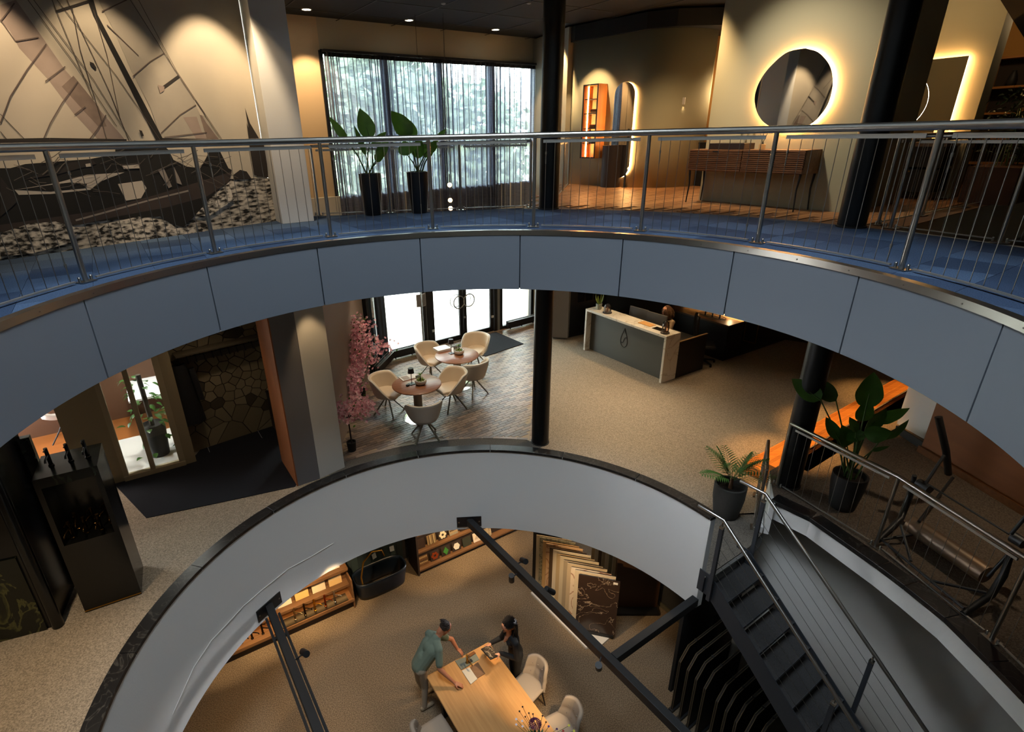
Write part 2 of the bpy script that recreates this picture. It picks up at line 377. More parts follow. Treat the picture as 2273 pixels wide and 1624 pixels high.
# lower opening: white apron + black stone kerb -------------------------
apr = MB().arc(CG, RG, RG + .14, -178, 61.5, -5.70, ZG - .004, 96).build('wall_apron', M_white, smooth=30); struct(apr)
crk = []
for u, v in ((383, 1585), (430, 1480), (470, 1420), (540, 1345), (580, 1310), (640, 1262), (690, 1235), (740, 1205)):
    d = ray(u, v); a = d.x ** 2 + d.y ** 2; e = Vector((EYE.x - CG.x, EYE.y - CG.y, 0)); b_ = 2 * (e.x * d.x + e.y * d.y); c_ = e.x ** 2 + e.y ** 2 - (RG - .002) ** 2
    t = (-b_ + sqrt(b_ * b_ - 4 * a * c_)) / (2 * a); crk.append(EYE + d * t)
MB().tube(crk, .004, 4).build('crack', mat('crack_pale', 'efece4', .9), apr)
ker = MB().arc(CG, RG + .03, RG + .13, -178, 61, ZG - .03, ZG + .004, 96).build('trim_4', M_joint); struct(ker)
M_stone = veined('black_stone', '121213', '3c3a36', 3.0, .35, .03)
for k in range(-11, 4):
    a0 = 3.55 + 19.25 * k; a1 = min(a0 + 19.25, 61.6)
    MB().arc(CG, RG - .012, RG + .165, a0 + .06, a1 - .06, ZG - .028, ZG + .018, 10).build('kerb_stone', M_stone, ker, smooth=30, bevel=.003)
# grey carpet strip outside the kerb at the entrance
struct(MB().arc(CG, RG + .17, 4.18, -38, 16.5, ZG - .01, ZG + .006, 40).build('floor_strip', carpet('grey_carpet', '4a4743', '67635c', 70)))
# landing front edge (thin steel nosing) and apron end wall
M_nos = mat('nosing_grey', '6d6d6b', .5, metal=.5)
lnd = [Vector((3.43, 6.29)), Vector((2.78, 5.10)), Vector((3.58, 5.62)), Vector((3.93, 5.92)), Vector((4.12, 6.32))]
struct(slab('floor_landing', lnd, [], ZG - .03, ZG, carpet('landing_carpet', '4f4a44', '716a60', 80)))
M_stair = mat('stair_anthracite', '2a2e33', .5)
struct(slab('trim_landing', [lnd[0], lnd[1] - Vector((.0, .0)), lnd[2], lnd[3], lnd[4]], [], ZG - .24, ZG - .031, M_stair))

# raised platform with stone edge ----------------------------------------
plat = [p.to_2d() for p in PE]
platp = [(3.98, 5.98)] + [(p.x, p.y) for p in kerbR[1:]] + [(6.2, -2.0), (14, -2), (14, 13.2)]
wst = lambda t: Vector((4.22, 6.60, 0)) + U3 * t
platp = [(platp[0][0] + .04, platp[0][1] + .03)] + [(x + .05, y + .01) for x, y in platp[1:11]] + platp[11:]
struct(slab('floor_platform', platp + [(10.3, 10.55), (4.27, 6.62)], [], ZP - .27, ZP, carpet('platform_carpet', '544b42', '7d7062', 70)))
inner = [Vector((p.x, p.y, 0)) for p in [Vector((3.96, 5.96, 0))] + kerbR[1:]]
sw = MB()
for a, b in zip(inner, inner[1:]):
    d = (b - a).normalized(); n = Vector((d.y, -d.x, 0)); 
    sw.prism([a.to_2d(), b.to_2d(), (b - n * .04).to_2d(), (a - n * .04).to_2d()], ZP - .285, ZP - .05)
struct(sw.build('wall_platform_edge', M_white, fixn=True))
pk = MB()
for a, b in zip(inner, inner[1:]):
    d = (b - a).normalized(); n = Vector((-d.y, d.x, 0))
    MB().prism([(a - n * .015 + d * .002).to_2d(), (b - n * .015 - d * .002).to_2d(), (b + n * .17 - d * .002).to_2d(), (a + n * .17 + d * .002).to_2d()], ZP - .05, ZP + .012).build('kerb_stone', M_stone, bpy.data.objects['wall_platform_edge'], bevel=.003)
# white end wall of the platform beside the landing, with skirting
struct(wallseg('wall_platform_end', (3.90, 5.88), (4.27, 6.60), ZG, ZP - .02, .06, M_white, side=-1))
struct(wallseg('baseboard_platform', (3.885, 5.885), (4.255, 6.605), ZG, ZG + .09, .03, mat('skirting_white', 'c9cac8', .5), side=1))
# basement walls under the stair side
g = MB(); uw = under[:-1]
def sm(P, n=5):
    o = []
    for i in range(len(P) - 1):
        a, b, c, d = P[max(i - 1, 0)], P[i], P[i + 1], P[min(i + 2, len(P) - 1)]
        for k in range(n):
            t = k / n; o.append(.5 * ((2 * b) + (c - a) * t + (2 * a - 5 * b + 4 * c - d) * t * t + (3 * b - a - 3 * c + d) * t ** 3))
    return o + [P[-1]]
uws = sm(uw); g.grid(lambda s, t: uws[round(s * (len(uws) - 1))] + Vector((0, 0, ZB + (ZP - .275 - ZB) * t)), len(uws) - 1, 1)
struct(g.build('wall_basement_right', M_wallb, smooth=60, solid=.06))
# ================================================================== UPPER FLOOR
# carpet tiles, clipped to the ring ---------------------------------------
FU = bpy.data.objects['floor_upper']
M_ct = [carpet('blue_carpet_%d' % i, a, b, 120) for i, (a, b) in enumerate((('2c3a4e', '4a5d78'), ('253246', '3f506a'), ('33435a', '536884')))]
def clip_half(poly, p, n):
    """keep the side where (x-p).n >= 0"""
    o = []
    for i in range(len(poly)):
        a = poly[i]; b = poly[(i + 1) % len(poly)]; da = (a - p).dot(n); db = (b - p).dot(n)
        if da >= 0: o.append(a)
        if (da >= 0) != (db >= 0): o.append(a + (b - a) * (da / (da - db)))
    return o
mA = Vector((-5.02, 5.76)); mB = Vector((-2.97, 8.31)); md = (mB - mA).normalized(); mn = Vector((md.y, -md.x))
Cu2 = Vector((CU.x, CU.y))
for i in range(-16, 24):
    for j in range(-6, 28):
        c = (U3 * (i * .5) + W3 * (j * .5)).to_2d()
        r = (c - Cu2).length
        if r > 6.6 or r < 3.0: continue
        sq = []
        for a, b in (((-1, -1), (1, -1)), ((1, -1), (1, 1)), ((1, 1), (-1, 1)), ((-1, 1), (-1, -1))):
            for k in range(6):
                t = k / 6; sq.append(c + (U3 * .2485 * (a[0] + (b[0] - a[0]) * t) + W3 * .2485 * (a[1] + (b[1] - a[1]) * t)).to_2d())
        rr = [(p - Cu2).length for p in sq]
        if max(rr) < 3.385: continue
        ang = degrees(atan2(c.x - Cu2.x, c.y - Cu2.y))
        if abs(ang) > 112: continue
        Ro = 5.45 if ang > 8 else 99
        if min(rr) > Ro - .01: continue
        sq = [Cu2 + (p - Cu2) * (min(max(q, 3.38), Ro) / q) for p, q in zip(sq, rr)]
        sq = clip_half(sq, mA, mn)
        if len(sq) > 2: sq = clip_half(sq, Vector((0, 9.10)), Vector((.13, -1)))
        if len(sq) > 2 and c.x > 4: sq = clip_half(sq, Vector((4.86, 6.49)), Vector((-.914, -.404)))
        if len(sq) < 3: continue
        sq2 = [sq[0]]
        for p in sq[1:]:
            if (p - sq2[-1]).length > .004: sq2.append(p)
        if len(sq2) < 3: continue
        MB().prism(sq2, -.012, .0).build('carpet_tile', M_ct[(i * 7 + j * 3 + (i * j) % 5) % 3], FU)
# plank floor behind the carpet
def island_mat(name, hexes, rough=.5, spec=.4):
    m = mat(name, hexes[0], rough, spec=spec); N = m.node_tree.nodes; L = m.node_tree.links
    g = N.new('ShaderNodeNewGeometry'); r = N.new('ShaderNodeValToRGB'); L.new(g.outputs['Random Per Island'], r.inputs[0])
    e = r.color_ramp.elements; e[0].color = lin(hexes[0]); e[1].color = lin(hexes[-1])
    for i, h in enumerate(hexes[1:-1]): e.new((i + 1) / (len(hexes) - 1)).color = lin(h)
    r.color_ramp.interpolation = 'CONSTANT' if len(hexes) > 3 else 'LINEAR'
    L.new(r.outputs[0], N['Principled BSDF'].inputs['Base Color']); return m
pl = MB()
for i in range(0, 22):
    for j in range(20, 140):
        c = U3 * ((i + (j % 3) / 3) * .62) + W3 * (j * .0925)
        r = (c - CU).length; a = degrees(atan2(c.x - CU.x, c.y - CU.y))
        if r < 5.75 or a < 10 or c.y > 14.8 or c.y < 6.9 or (c - F0).dot(FN) > -.3: continue
        if c.x < 2.0 + (c.y - 12) * .3 - .3 and c.y > 9.5: continue
        if (c - Vector((4.88, 6.60, 0))).dot(W3) < .12: continue
        pl.box((c.x, c.y, -.002), (.61, .088, .012), GA)
o = pl.build('floor_planks', island_mat('oak_plank', ['8a5f3c', '9c7049', 'a5794f', '7c5434'], .45)); tag(o, 'small oak planks of the floor behind the blue carpet', 'floor planks', None, 'stuff')
struct(slab('floor_plank_base', [pol(CU, 5.45, a).to_2d() for a in range(10, 62, 3)] + [Vector((12, 11.2)), Vector((12, 16)), Vector((2.2, 15.6)), Vector((2.35, 13.5)), Vector((1.55, 10.3))], [], -.014, -.0065, mat('plank_gap', '5b3f29', .7)))

# walls --------------------------------------------------------------------
WM = struct(wallseg('wall_mural', (-6.6, 5.76 - (6.6 - 5.02) * md.y / md.x), (mB + md * .02), -.012, zT + .02, .15, M_beige))
struct(wallseg('wall_void_left', (-3.12, 8.62), fac(-3.6, -.02), -.75, zT, .15, mat('warm_plaster', 'c0a988', .9, bump=(50, .1))))
struct(wallseg('wall_void_right', fac(sR + .02, -.01), (2.36, 13.69), -.75, zT, .15, M_beige, side=-1))
bwp = [(2.36, 13.69), (2.84, 13.12), (3.20, 12.70), (3.46, 12.42), (3.62, 12.29), (3.80, 12.20), (4.02, 12.155), (4.25, 12.17), (4.48, 12.23), (4.78, 12.36), (5.02, 12.52)]
g = MB()
def smooth_pts(P, n=4):
    P = [Vector(p) for p in P]; o = []
    for i in range(len(P) - 1):
        a, b, c, d = P[max(i - 1, 0)], P[i], P[i + 1], P[min(i + 2, len(P) - 1)]
        for k in range(n):
            t = k / n; o.append(.5 * ((2 * b) + (c - a) * t + (2 * a - 5 * b + 4 * c - d) * t * t + (3 * b - a - 3 * c + d) * t ** 3))
    return o + [P[-1]]
bws = smooth_pts([(x, y, 0) for x, y in bwp], 5)
g.grid(lambda s, t: bws[round(s * (len(bws) - 1))] + Vector((0, 0, 2.96 * t)), len(bws) - 1, 1)
o = g.build('wall_curved', M_olive, smooth=60, solid=.06); struct(o)
struct(MB().prism([(1.9, 15.2), (2.32, 13.45), (2.9, 12.9), (3.5, 12.2), (4.0, 11.95), (4.9, 11.95), (5.4, 11.2), (8.5, 11.0), (8.5, 17)], 2.955, 3.24).build('ceiling_drop', M_black))
# mirror wall
dW = Vector((.5435, -.8394, 0)); nW = Vector((-.8394, -.5435, 0)); AW = Vector((3.95, 9.71, 0))
def mw(s, z, off=0): return AW + dW * s + nW * off + Vector((0, 0, z))
struct(MB().prism([mw(0, 0).to_2d(), mw(2.33, 0).to_2d(), (mw(2.33, 0) + U3 * 1.6).to_2d(), (mw(2.25, 0) + U3 * 1.65 + W3 * .2).to_2d(), (mw(2.1, 0) + U3 * .2).to_2d(), (mw(0, 0) + U3 * .2).to_2d()], 0, zT + .02).build('wall_mirror', M_olive))
# golden doorway wall further back
M_gold = mat('ochre_plaster', 'a8793a', .85)
struct(wallseg('wall_doorway', (4.9, 13.5), (7.0, 12.0), 0, 2.95, .1, M_gold))
# upper right room
rW0 = at(2065, 455, 0); rWd = -U3.cross(Vector((0, 0, 1))); rWd = Vector((.5435, -.8394, 0))
# ---------------------------------------------------------------- round columns
def round_column(label, x, y, z0, z1, r):
    t = thing('round_column', label, 'column', (x, y, z0))
    MB().lathe([(r, 0), (r, z1 - z0)], n=40, cap=True).build('shaft', M_blackm, t, smooth=40)
    MB().lathe([(r + .012, 0), (r + .012, .02), (r + .002, .022)], n=40).build('base_ring', M_black, t, smooth=40)
round_column('black round steel column on the blue carpet in front of the curtained window', 1.25, 9.03, 0, zT, .158)
round_column('black round steel column on the carpet beside the pebble mirror wall', 4.57, 6.60, 0, zT, .15)
# white square pillar
t = thing('square_pillar', 'white square pillar standing at the end of the sailing mural', 'pillar', (-2.73, 8.00, 0))
pa, pb, pc = Vector((-3.02, 8.48)), Vector((-2.73, 8.0)), Vector((-2.34, 8.25)); pd = pa + pc - pb
o2 = Vector((-2.73, 8.0))
MB().prism([pa - o2, pb - o2, pc - o2, pd - o2], 0, zT).build('shaft', M_white, t, bevel=.004)
# ---------------------------------------------------------------- main railing
def arc_pts(c, r, a0, a1, z, step=1.5):
    n = max(2, int(abs(a1 - a0) / step)); return [pol(c, r, a0 + (a1 - a0) * i / n, z) for i in range(n + 1)]
RR = 3.60
rail = thing('balcony_railing', 'curved stainless steel railing with upright cables around the upper opening', 'railing', (CU.x, CU.y, 0))
L0 = Vector((CU.x, CU.y, 0))
def rel(P): return [p - L0 for p in P]
MB().tube(rel(arc_pts(CU, RR, -112, 112, 1.10)), .034, 12).build('handrail', M_steel, rail, smooth=60)
pang = [-95.2, -73.4, -51.9, -29.9, -9.0, 12.0, 33.6, 55.0, 77.6, 99.3]
pm = MB().cyl((0, 0, .0), (0, 0, 1.075), .0225, n=14).mesh('post', M_steel, 60)
bm_ = MB().bx(-.05, .05, -.07, .07, 0, .008).mesh('base_plate', M_steel)
bo_ = MB().cyl((0, 0, 0), (0, 0, .03), .012, n=8).sph((0, 0, .032), .013, 8, 6).mesh('bolt', M_steel, 40)
cme = MB().cyl((0, 0, .035), (0, 0, 1.02), .0032, n=5).mesh('cable', M_steeld, 60)
tme = MB().cyl((0, 0, .05), (0, 0, .16), .006, n=6).cyl((0, 0, .16), (0, 0, .19), .011, n=6).cyl((0, 0, .19), (0, 0, .32), .005, n=6).mesh('turnbuckle', M_steel, 60)
M_strip = mat('cable_strip', 'a9a9a4', .4, metal=.8)
for k, a in enumerate(pang):
    p = pol(CU, RR, a, .004) - L0; po = inst('post', pm, rail, p, -rad(a))
    inst('base_plate', bm_, po, (0, 0, 0), pi / 2)
    for s in (-1, 1): inst('bolt', bo_, po, (s * .055, 0, .008))
    if k < len(pang) - 1:
        b = pang[k + 1]
        MB().tube(rel(arc_pts(CU, RR, a + 1.6, b - 1.6, 1.028)), .004, 4).arc(Vector((0, 0, 0)), RR - .003, RR + .003, a + 1.6, b - 1.6, 1.012, 1.048).build('cable_strip', M_strip, rail)
        MB().arc(Vector((0, 0, 0)), RR - .012, RR + .012, a + 1.6, b - 1.6, .018, .032).build('cable_strip', M_strip, rail)
        n = 11
        for i in range(n):
            q = pol(CU, RR, a + 2.2 + (b - a - 4.4) * i / (n - 1), 0) - L0
            inst('cable', cme, rail, q)
            if i == n - 1: inst('turnbuckle', tme, rail, q)
            if i == 0: inst('turnbuckle', tme, rail, q + Vector((0, 0, .72)))
# ---------------------------------------------------------------- straight railings
def railing(name, label, posts, z, h, gap=.13, hand=.022, endret=None, ctop=.06):
    t = thing(name, label, 'railing', (posts[0][0], posts[0][1], z)); o = Vector(t.location)
    P = [Vector((p[0], p[1], z)) - o for p in posts]
    MB().tube([p + Vector((0, 0, h)) for p in P] if not endret else [endret[0] - o] + [p + Vector((0, 0, h)) for p in P], hand, 10).build('handrail', M_steel, t, smooth=60)
    pp = MB().cyl((0, 0, 0), (0, 0, h), .02, n=12).mesh('post', M_steel, 60)
    for i, p in enumerate(P):
        d = (P[min(i + 1, len(P) - 1)] - P[max(i - 1, 0)]); a = atan2(d.y, d.x)
        po = inst('post', pp, t, p, a); inst('base_plate', bm_, po, (0, 0, 0), pi / 2)
        for s in (-1, 1): inst('bolt', bo_, po, (s * .055, 0, .008))
        if i < len(P) - 1:
            v = P[i + 1] - p; n = max(2, int(v.length / gap)); cm = MB().cyl((0, 0, .03), (0, 0, h - ctop), .003, n=5).mesh('cable', M_steeld, 60)
            for s, zz in ((0, .03), (1, h - ctop)):
                MB().beam(p + v * .06 + Vector((0, 0, zz)), p + v * .94 + Vector((0, 0, zz)), .02, .012 if s == 0 else .03).build('cable_strip', M_strip, t)
            for k in range(1, n): inst('cable', cm, t, p + v * (k / n))
    return t
railing('void_railing', 'straight steel cable railing in front of the tall curtain', [(-2.42, 8.86), (-1.3, 8.98), (-.17, 9.13), (.98, 9.27)], 0, 1.02)
railing('void_railing', 'short steel cable railing beside the black column leading to the curved wall', [(1.56, 10.35), (1.95, 12.0), (2.3, 13.4)], 0, 1.0)
railing('stairwell_railing', 'steel cable railing along the dark stairwell at upper right', [(4.98, 6.72), (6.01, 7.36), (7.15, 8.03), (8.36, 8.80), (9.6, 9.6)], 0, 1.0)
railing('stairwell_railing', 'steel cable railing on the carpet edge at far right', [(4.93, 6.44), (5.32, 5.45), (5.9, 4.8)], 0, 1.0)
# ---------------------------------------------------------------- tall window and sheer curtain
wn = thing('window_1', None, None, fac(0, .1)); struct(wn)
def facl(s, off, z): return fac(s, off) + Vector((0, 0, z))
L1 = fac(0, .1)
M_fr = mat('window_frame_black', '0c0d0f', .45)
sx = [sL, -.83, .55, 1.95, sR]
for s in sx:
    MB().beam(facl(s, 0, -.6) - L1, facl(s, 0, 2.72) - L1, .09, .07, up=FD).build('mullion', M_fr, wn)
for z in (-.6, .95, 2.70):
    MB().beam(facl(sL, 0, z) - L1, facl(sR, 0, z) - L1, .07, .08).build('transom', M_fr, wn)
M_gl = glass('window_glass', 'eef6f4')
for a, b in zip(sx, sx[1:]):
    for z0, z1 in ((-.56, .92), (.98, 2.67)):
        MB().plate([facl(a + .04, .02, z0) - L1, facl(b - .04, .02, z0) - L1, facl(b - .04, .02, z1) - L1, facl(a + .04, .02, z1) - L1], FN, .012).build('pane', M_gl, wn)
struct(wallseg('trim_5', fac(sL, -.05), fac(sR, -.05), -.98, -.60, .3, mat('spandrel_dark', '1a1b1d', .6)))
M_sh = sheer('sheer_curtain_cloth', '80869a', .17)
M_shd = mat('curtain_heading_tape', '14161c', .9)
cb = [(sL + .02, -.80), (-.86, .58), (.52, 1.98), (1.92, sR - .02)]
cl = ['sheer grey curtain panel nearest the orange lit wall', 'sheer grey curtain panel behind the two potted plants', 'sheer grey curtain panel right of the plants', 'sheer grey curtain panel next to the black column']
for k, (a, b) in enumerate(cb):
    base = facl((a + b) / 2, -.16, -.85); t = thing('sheer_curtain', cl[k], 'curtain', base, 0, 'sheer curtains in the tall window')
    n = 300; nw = (b - a) / .125; zb = -.85 if k < 3 else -.62
    def fn(u, v, a=a, b=b, k=k, nw=nw, zb=zb, base=base):
        e = 1 - min(1, min(u, 1 - u) * 16)
        uu = u - .075 * sin(2 * pi * u)
        ph = 2 * pi * nw * u + .6 * sin(u * 9 + k)
        w = .040 * (1 + .35 * sin(u * 23 + k * 2)) * (.55 + .45 * min(1, (1 - v) * 6 + .2))
        p = facl(a + (b - a) * uu + .026 * sin(ph * 2), -.16 + (.02 if k % 2 else 0) + w * sin(ph) - .012 * sin(ph * .5), zb + (2.60 - zb) * v)
        return p - base
    MB().grid(fn, n, 6).build('cloth', M_sh, t, smooth=80)
    MB().grid(lambda u, v, fn=fn: Vector((*fn(u, 1).to_2d(), 3.45 + .06 * v)) if False else fn(u, 1) + Vector((0, 0, .075 * v)) - FN * .004, n, 1).build('heading', M_shd, t, smooth=80)
t = thing('curtain_rail', 'black curtain rail under the ceiling edge of the tall window', 'curtain rail', facl(.65, -.16, 2.68))
MB().beam(facl(sL, -.16, 2.70) - facl(.65, -.16, 2.68), facl(sR, -.16, 2.70) - facl(.65, -.16, 2.68), .10, .045).build('track', M_shd, t)
# ---------------------------------------------------------------- downlights in the black ceiling
M_lamp = mat('lamp_disc', 'fff0d8', .5, emit=14)
dl = thing('downlight', 'round recessed downlight in the black ceiling nearest the white pillar', 'ceiling light', at(680, 20, zT), 0, 'ceiling downlights')
MB().lathe([(.075, -.002), (.075, -.012), (.095, -.012), (.095, -.001)], n=24).build('trim_ring', mat('lamp_ring', 'c9c6bf', .4), dl)
MB().lathe([(.001, -.006), (.074, -.006), (.074, -.004), (.001, -.004)], n=24).build('lamp', M_lamp, dl)
for (u, v), lb in zip(((908, 44), (1100, 65), (1258, 83)), ('round recessed downlight second from the white pillar', 'round recessed downlight left of the black column top', 'round recessed downlight just right of the black column')):
    dup(dl, at(u, v, zT), label=lb)
for u, v, lb in ((984, 7, 'small unlit ceiling sensor near the white roof ring'), (1174, 6, 'small unlit ceiling sensor beside the black column top')):
    t = thing('ceiling_sensor', lb, 'sensor', at(u, v, zT)); MB().lathe([(.04, 0), (.04, -.015), (.025, -.02), (.001, -.02)], n=16).build('housing', mat('sensor_grey', '8f8f8c', .5), t)
# pendant with globe bulbs
pp = onp(999, 430, fac(0, -1.6), FN); 
t = thing('globe_pendant', 'slim black pendant rod with small glowing globes before the curtain', 'pendant lamp', (pp.x, pp.y, -.2))
k0 = onp(999, 386, fac(0, -1.6), FN).z + .2
MB().cyl((0, 0, 0), (0, 0, k0), .012, n=8).build('rod', M_black, t); MB().cyl((0, 0, k0), (0, 0, zT + .2), .003, n=4).build('wire', M_black, t)
for v in (410, 444, 462):
    z = onp(999, v, fac(0, -1.6), FN).z + .2; MB().sph((.0, -.02, z), .045, 14, 10).build('globe', mat('globe_glow', 'ffc98a', .4, emit=9), t, smooth=80)
for u in (925, 985):
    q = onp(u, 100, fac(0, -1.2), FN); t = thing('pendant_wire', 'thin wire hanging from the black ceiling, %s of the pair' % ('left' if u < 950 else 'right'), 'wire', (q.x, q.y, .8)); MB().cyl((0, 0, 0), (0, 0, zT - .8), .004, n=4).build('wire', M_black, t)
# ---------------------------------------------------------------- leaves and potted plants
def blade(mb, p0, p1, w, nrm, bend=.12, fold=.18, n=9, prof=None, wave=0):
    p0 = Vector(p0); p1 = Vector(p1); d = p1 - p0; L = d.length; nrm = Vector(nrm); nrm = (nrm - d * nrm.dot(d) / (L * L)).normalized(); s = d.cross(nrm).normalized()
    vs = []
    for i in range(n + 1):
        t = i / n; wd = (prof(t) if prof else (sin(pi * min(1, t * 1.02) ** .72) ** .75 if 0 < t < 1 else 0)) * w / 2
        c = p0 + d * t + nrm * bend * L * 4 * t * (1 - t)
        for q in (-1, -.5, 0, .5, 1): vs.append(c + s * wd * q + nrm * (fold * wd * abs(q) + wave * wd * sin(t * 17 + q * 2) * abs(q)))
    fs = [(i * 5 + j, i * 5 + j + 1, (i + 1) * 5 + j + 1, (i + 1) * 5 + j) for i in range(n) for j in range(4)]
    mb.add(vs, fs); return mb
M_leaf = leafmat('banana_leaf', '35611f', '5c8a30')
M_leafd = leafmat('dark_leaf', '264a1c', '3f6a28', .25)
M_stem = mat('green_stem', '3d5a24', .6)
M_soil = mat('potting_soil', '1c140d', .95, bump=(60, .6))
def big_plant(name, label, base, pot, potm, leaves, leafm, group=None, seed=1, name_pot='pot'):
    """leaves: (base point, tip point, width) in world space, stems spring from the pot"""
    random.seed(seed); t = thing(name, label, 'potted plant', base, 0, group); o = Vector(base)
    r0, r1, h = pot
    MB().lathe([(r0 * .96, 0), (r0, .01), (r1 * .985, h * .7), (r1, h), (r1 - .025, h), (r1 - .035, h - .06), (.001, h - .06)], n=28).build(name_pot, potm, t, smooth=50)
    MB().lathe([(.001, h - .055), (r1 - .034, h - .055)], n=20, cap=False).build('soil', M_soil, t)
    for a, b, w in leaves:
        a = Vector(a) - o; b = Vector(b) - o; s0 = Vector((random.uniform(-.05, .05), random.uniform(-.05, .05), h - .06))
        m1 = s0 + (a - s0) * .5; m1.z = s0.z + (a.z - s0.z) * .62
        MB().tube([s0, m1, a, a + (b - a) * .4], [.012, .010, .007, .003], 6).build('stem', M_stem, t, smooth=60)
        nr = Vector((random.uniform(-.5, .5), -1, random.uniform(.1, .7)))
        blade(MB(), a, b, w, nr, bend=random.uniform(-.05, .10), fold=.22, n=12, wave=.05).build('leaf', leafm, t, smooth=60)
    return t
def pxl(u, v, p0, depth=0):                       # point on the upright plane through p0 that faces the viewer
    n = Vector((p0[0], p0[1], 0)).normalized(); return onp(u, v, Vector(p0) + n * depth, n)
M_pot = mat('anthracite_pot', '1b1d20', .35)
b1 = at(826, 479, 0); b1 = Vector((b1.x, b1.y + .12, 0)); b2 = at(930, 474, 0); b2 = Vector((b2.x, b2.y + .12, 0))
def lv(p0, L): return [(pxl(a[0], a[1], p0, d), pxl(b[0], b[1], p0, d + .05), w) for a, b, w, d in L]
big_plant('potted_banana_plant', 'banana-leaved plant in a black pot nearer the white pillar', b1, (.125, .168, .62), M_pot, lv(b1, [
    ((772, 315), (730, 258), .12, -.1), ((822, 308), (798, 240), .26, 0), ((826, 325), (858, 292), .12, .1), ((838, 352), (862, 308), .16, .05), ((812, 345), (786, 278), .09, .12), ((836, 360), (852, 330), .14, -.1)]), M_leaf, 'banana plants on the blue carpet', 3)
big_plant('potted_banana_plant', 'banana-leaved plant in a black pot right in front of the railing post', b2, (.125, .168, .62), M_pot, lv(b2, [
    ((908, 308), (868, 246), .30, 0), ((918, 312), (902, 262), .2, .12), ((905, 345), (896, 312), .24, -.1), ((928, 352), (932, 305), .22, .05), ((944, 350), (952, 312), .2, .1), ((968, 312), (990, 286), .09, 0), ((955, 340), (972, 308), .14, -.08)]), M_leaf, 'banana plants on the blue carpet', 5)
# ---------------------------------------------------------------- pebble mirror, backlit
M_mir = mat('mirror_glass', 'c8c8c6', .02, metal=1); M_led = mat('warm_led', 'ffbf76', .5, emit=60)
def backlit(name, label, outline, nrm, m_off=.07):
    """outline: points on the wall face"""
    c = sum(outline, Vector()) / len(outline); t = thing(name, label, 'mirror', c); n = Vector(nrm)
    P = [p - c for p in outline]
    MB().plate([p + n * m_off for p in P], n, .012).build('mirror_glass', M_mir, t, fixn=True)
    MB().plate([p * .9 + n * .002 for p in P], n, m_off - .004).build('backing', M_black, t, fixn=True)
    MB().tube([p * .985 + n * (m_off * .5) for p in P], .009, 6, closed=True).build('led_strip', M_led, t)
    return t
peb = [(1795, 108), (1758, 115), (1729, 136), (1702, 166), (1685.5, 199), (1682, 226), (1689, 253), (1703, 272), (1730, 287), (1765, 289), (1805, 276), (1829, 254), (1845, 229), (1854, 196), (1854, 166), (1845, 140), (1822, 116)]
ol = [onp(u, v, AW, nW) for u, v in peb]
c_ = sum(ol, Vector()) / len(ol); ols = smooth_pts(ol + [ol[0]], 4)[:-1]
backlit('pebble_mirror', 'large pebble-shaped mirror with a warm halo above the ribbed vanity', ols, nW)
# vanity -------------------------------------------------------------
t = thing('vanity_cabinet', 'wall-hung walnut vanity with ribbed front and thin dark legs', 'cabinet', mw(.95, 0, .22), atan2(dW.y, dW.x))
M_wal = wood('walnut', '5a3a26', '7d5538', axis='x', coord='obj'); M_waln = wood('walnut_side', '6b4a30', '8a6341', axis='x', coord='obj')
hw = .93
MB().bx(-hw, hw, -.2, .21, .51, .83).build('body', M_waln, t, bevel=.004)
for s in (-1, 1):
    d_ = MB().bx(s * hw / 2 - hw / 2 + .006, s * hw / 2 + hw / 2 - .006, -.212, -.2, .515, .825).build('drawer', M_wal, t)
    for k in range(11):
        z = .525 + k * .0275; MB().bx(s * hw / 2 - hw / 2 + .008, s * hw / 2 + hw / 2 - .008, -.226, -.211, z, z + .017).build('slat', M_wal, d_)
    MB().bx(s * .45 - .05, s * .45 + .05, -.232, -.222, .795, .81).build('handle', M_black, d_)
for x, y in ((-hw + .03, -.19), (hw - .03, -.19), (-hw + .03, .19), (hw - .03, .19)):
    MB().tube([(x, y, .52), (x * 1.0 + (.02 if x < 0 else -.02), y, .3), (x + (.0 if x < 0 else 0), y * 1.05, 0)], [.018, .012, .009], 8).build('leg', M_black, t)
t = thing('counter_basin', 'flat dark brown box basin on the walnut vanity', 'basin', mw(.62, .83, .24), atan2(dW.y, dW.x)); MB().bx(-.3, .3, -.14, .14, 0, .09).build('bowl', mat('dark_brown', '2a1d17', .5), t, bevel=.006); MB().bx(-.27, .27, -.11, .11, .089, .0905).build('well', M_black, t)
t = thing('reed_diffuser', 'small glass reed diffuser on the walnut vanity', 'diffuser', mw(1.12, .83, .24)); MB().bx(-.035, .035, -.035, .035, 0, .075).build('bottle', mat('amber_glass', 'c9a878', .2), t, bevel=.005); MB().cyl((0, 0, .075), (0, 0, .095), .014, n=8).build('cap', M_black, t)
for k in range(5): MB().cyl((0, 0, .08), (.06 * cos(k * 1.3), .06 * sin(k * 1.3), .26), .003, n=4).build('reed', M_black, t)
t = thing('wall_tap', 'black wall tap above the walnut vanity', 'tap', mw(.72, 1.07, .0), atan2(dW.y, dW.x))
MB().tube([(0, 0, 0), (0, -.17, 0), (0, -.19, -.02)], .011, 8).build('spout', M_steel, t)
for s in (-.1, .1): MB().cyl((s, 0, 0), (s, -.05, 0), .017, n=10).cyl((s, -.05, 0), (s, -.06, .05), .006, n=6).build('handle', M_steel, t)
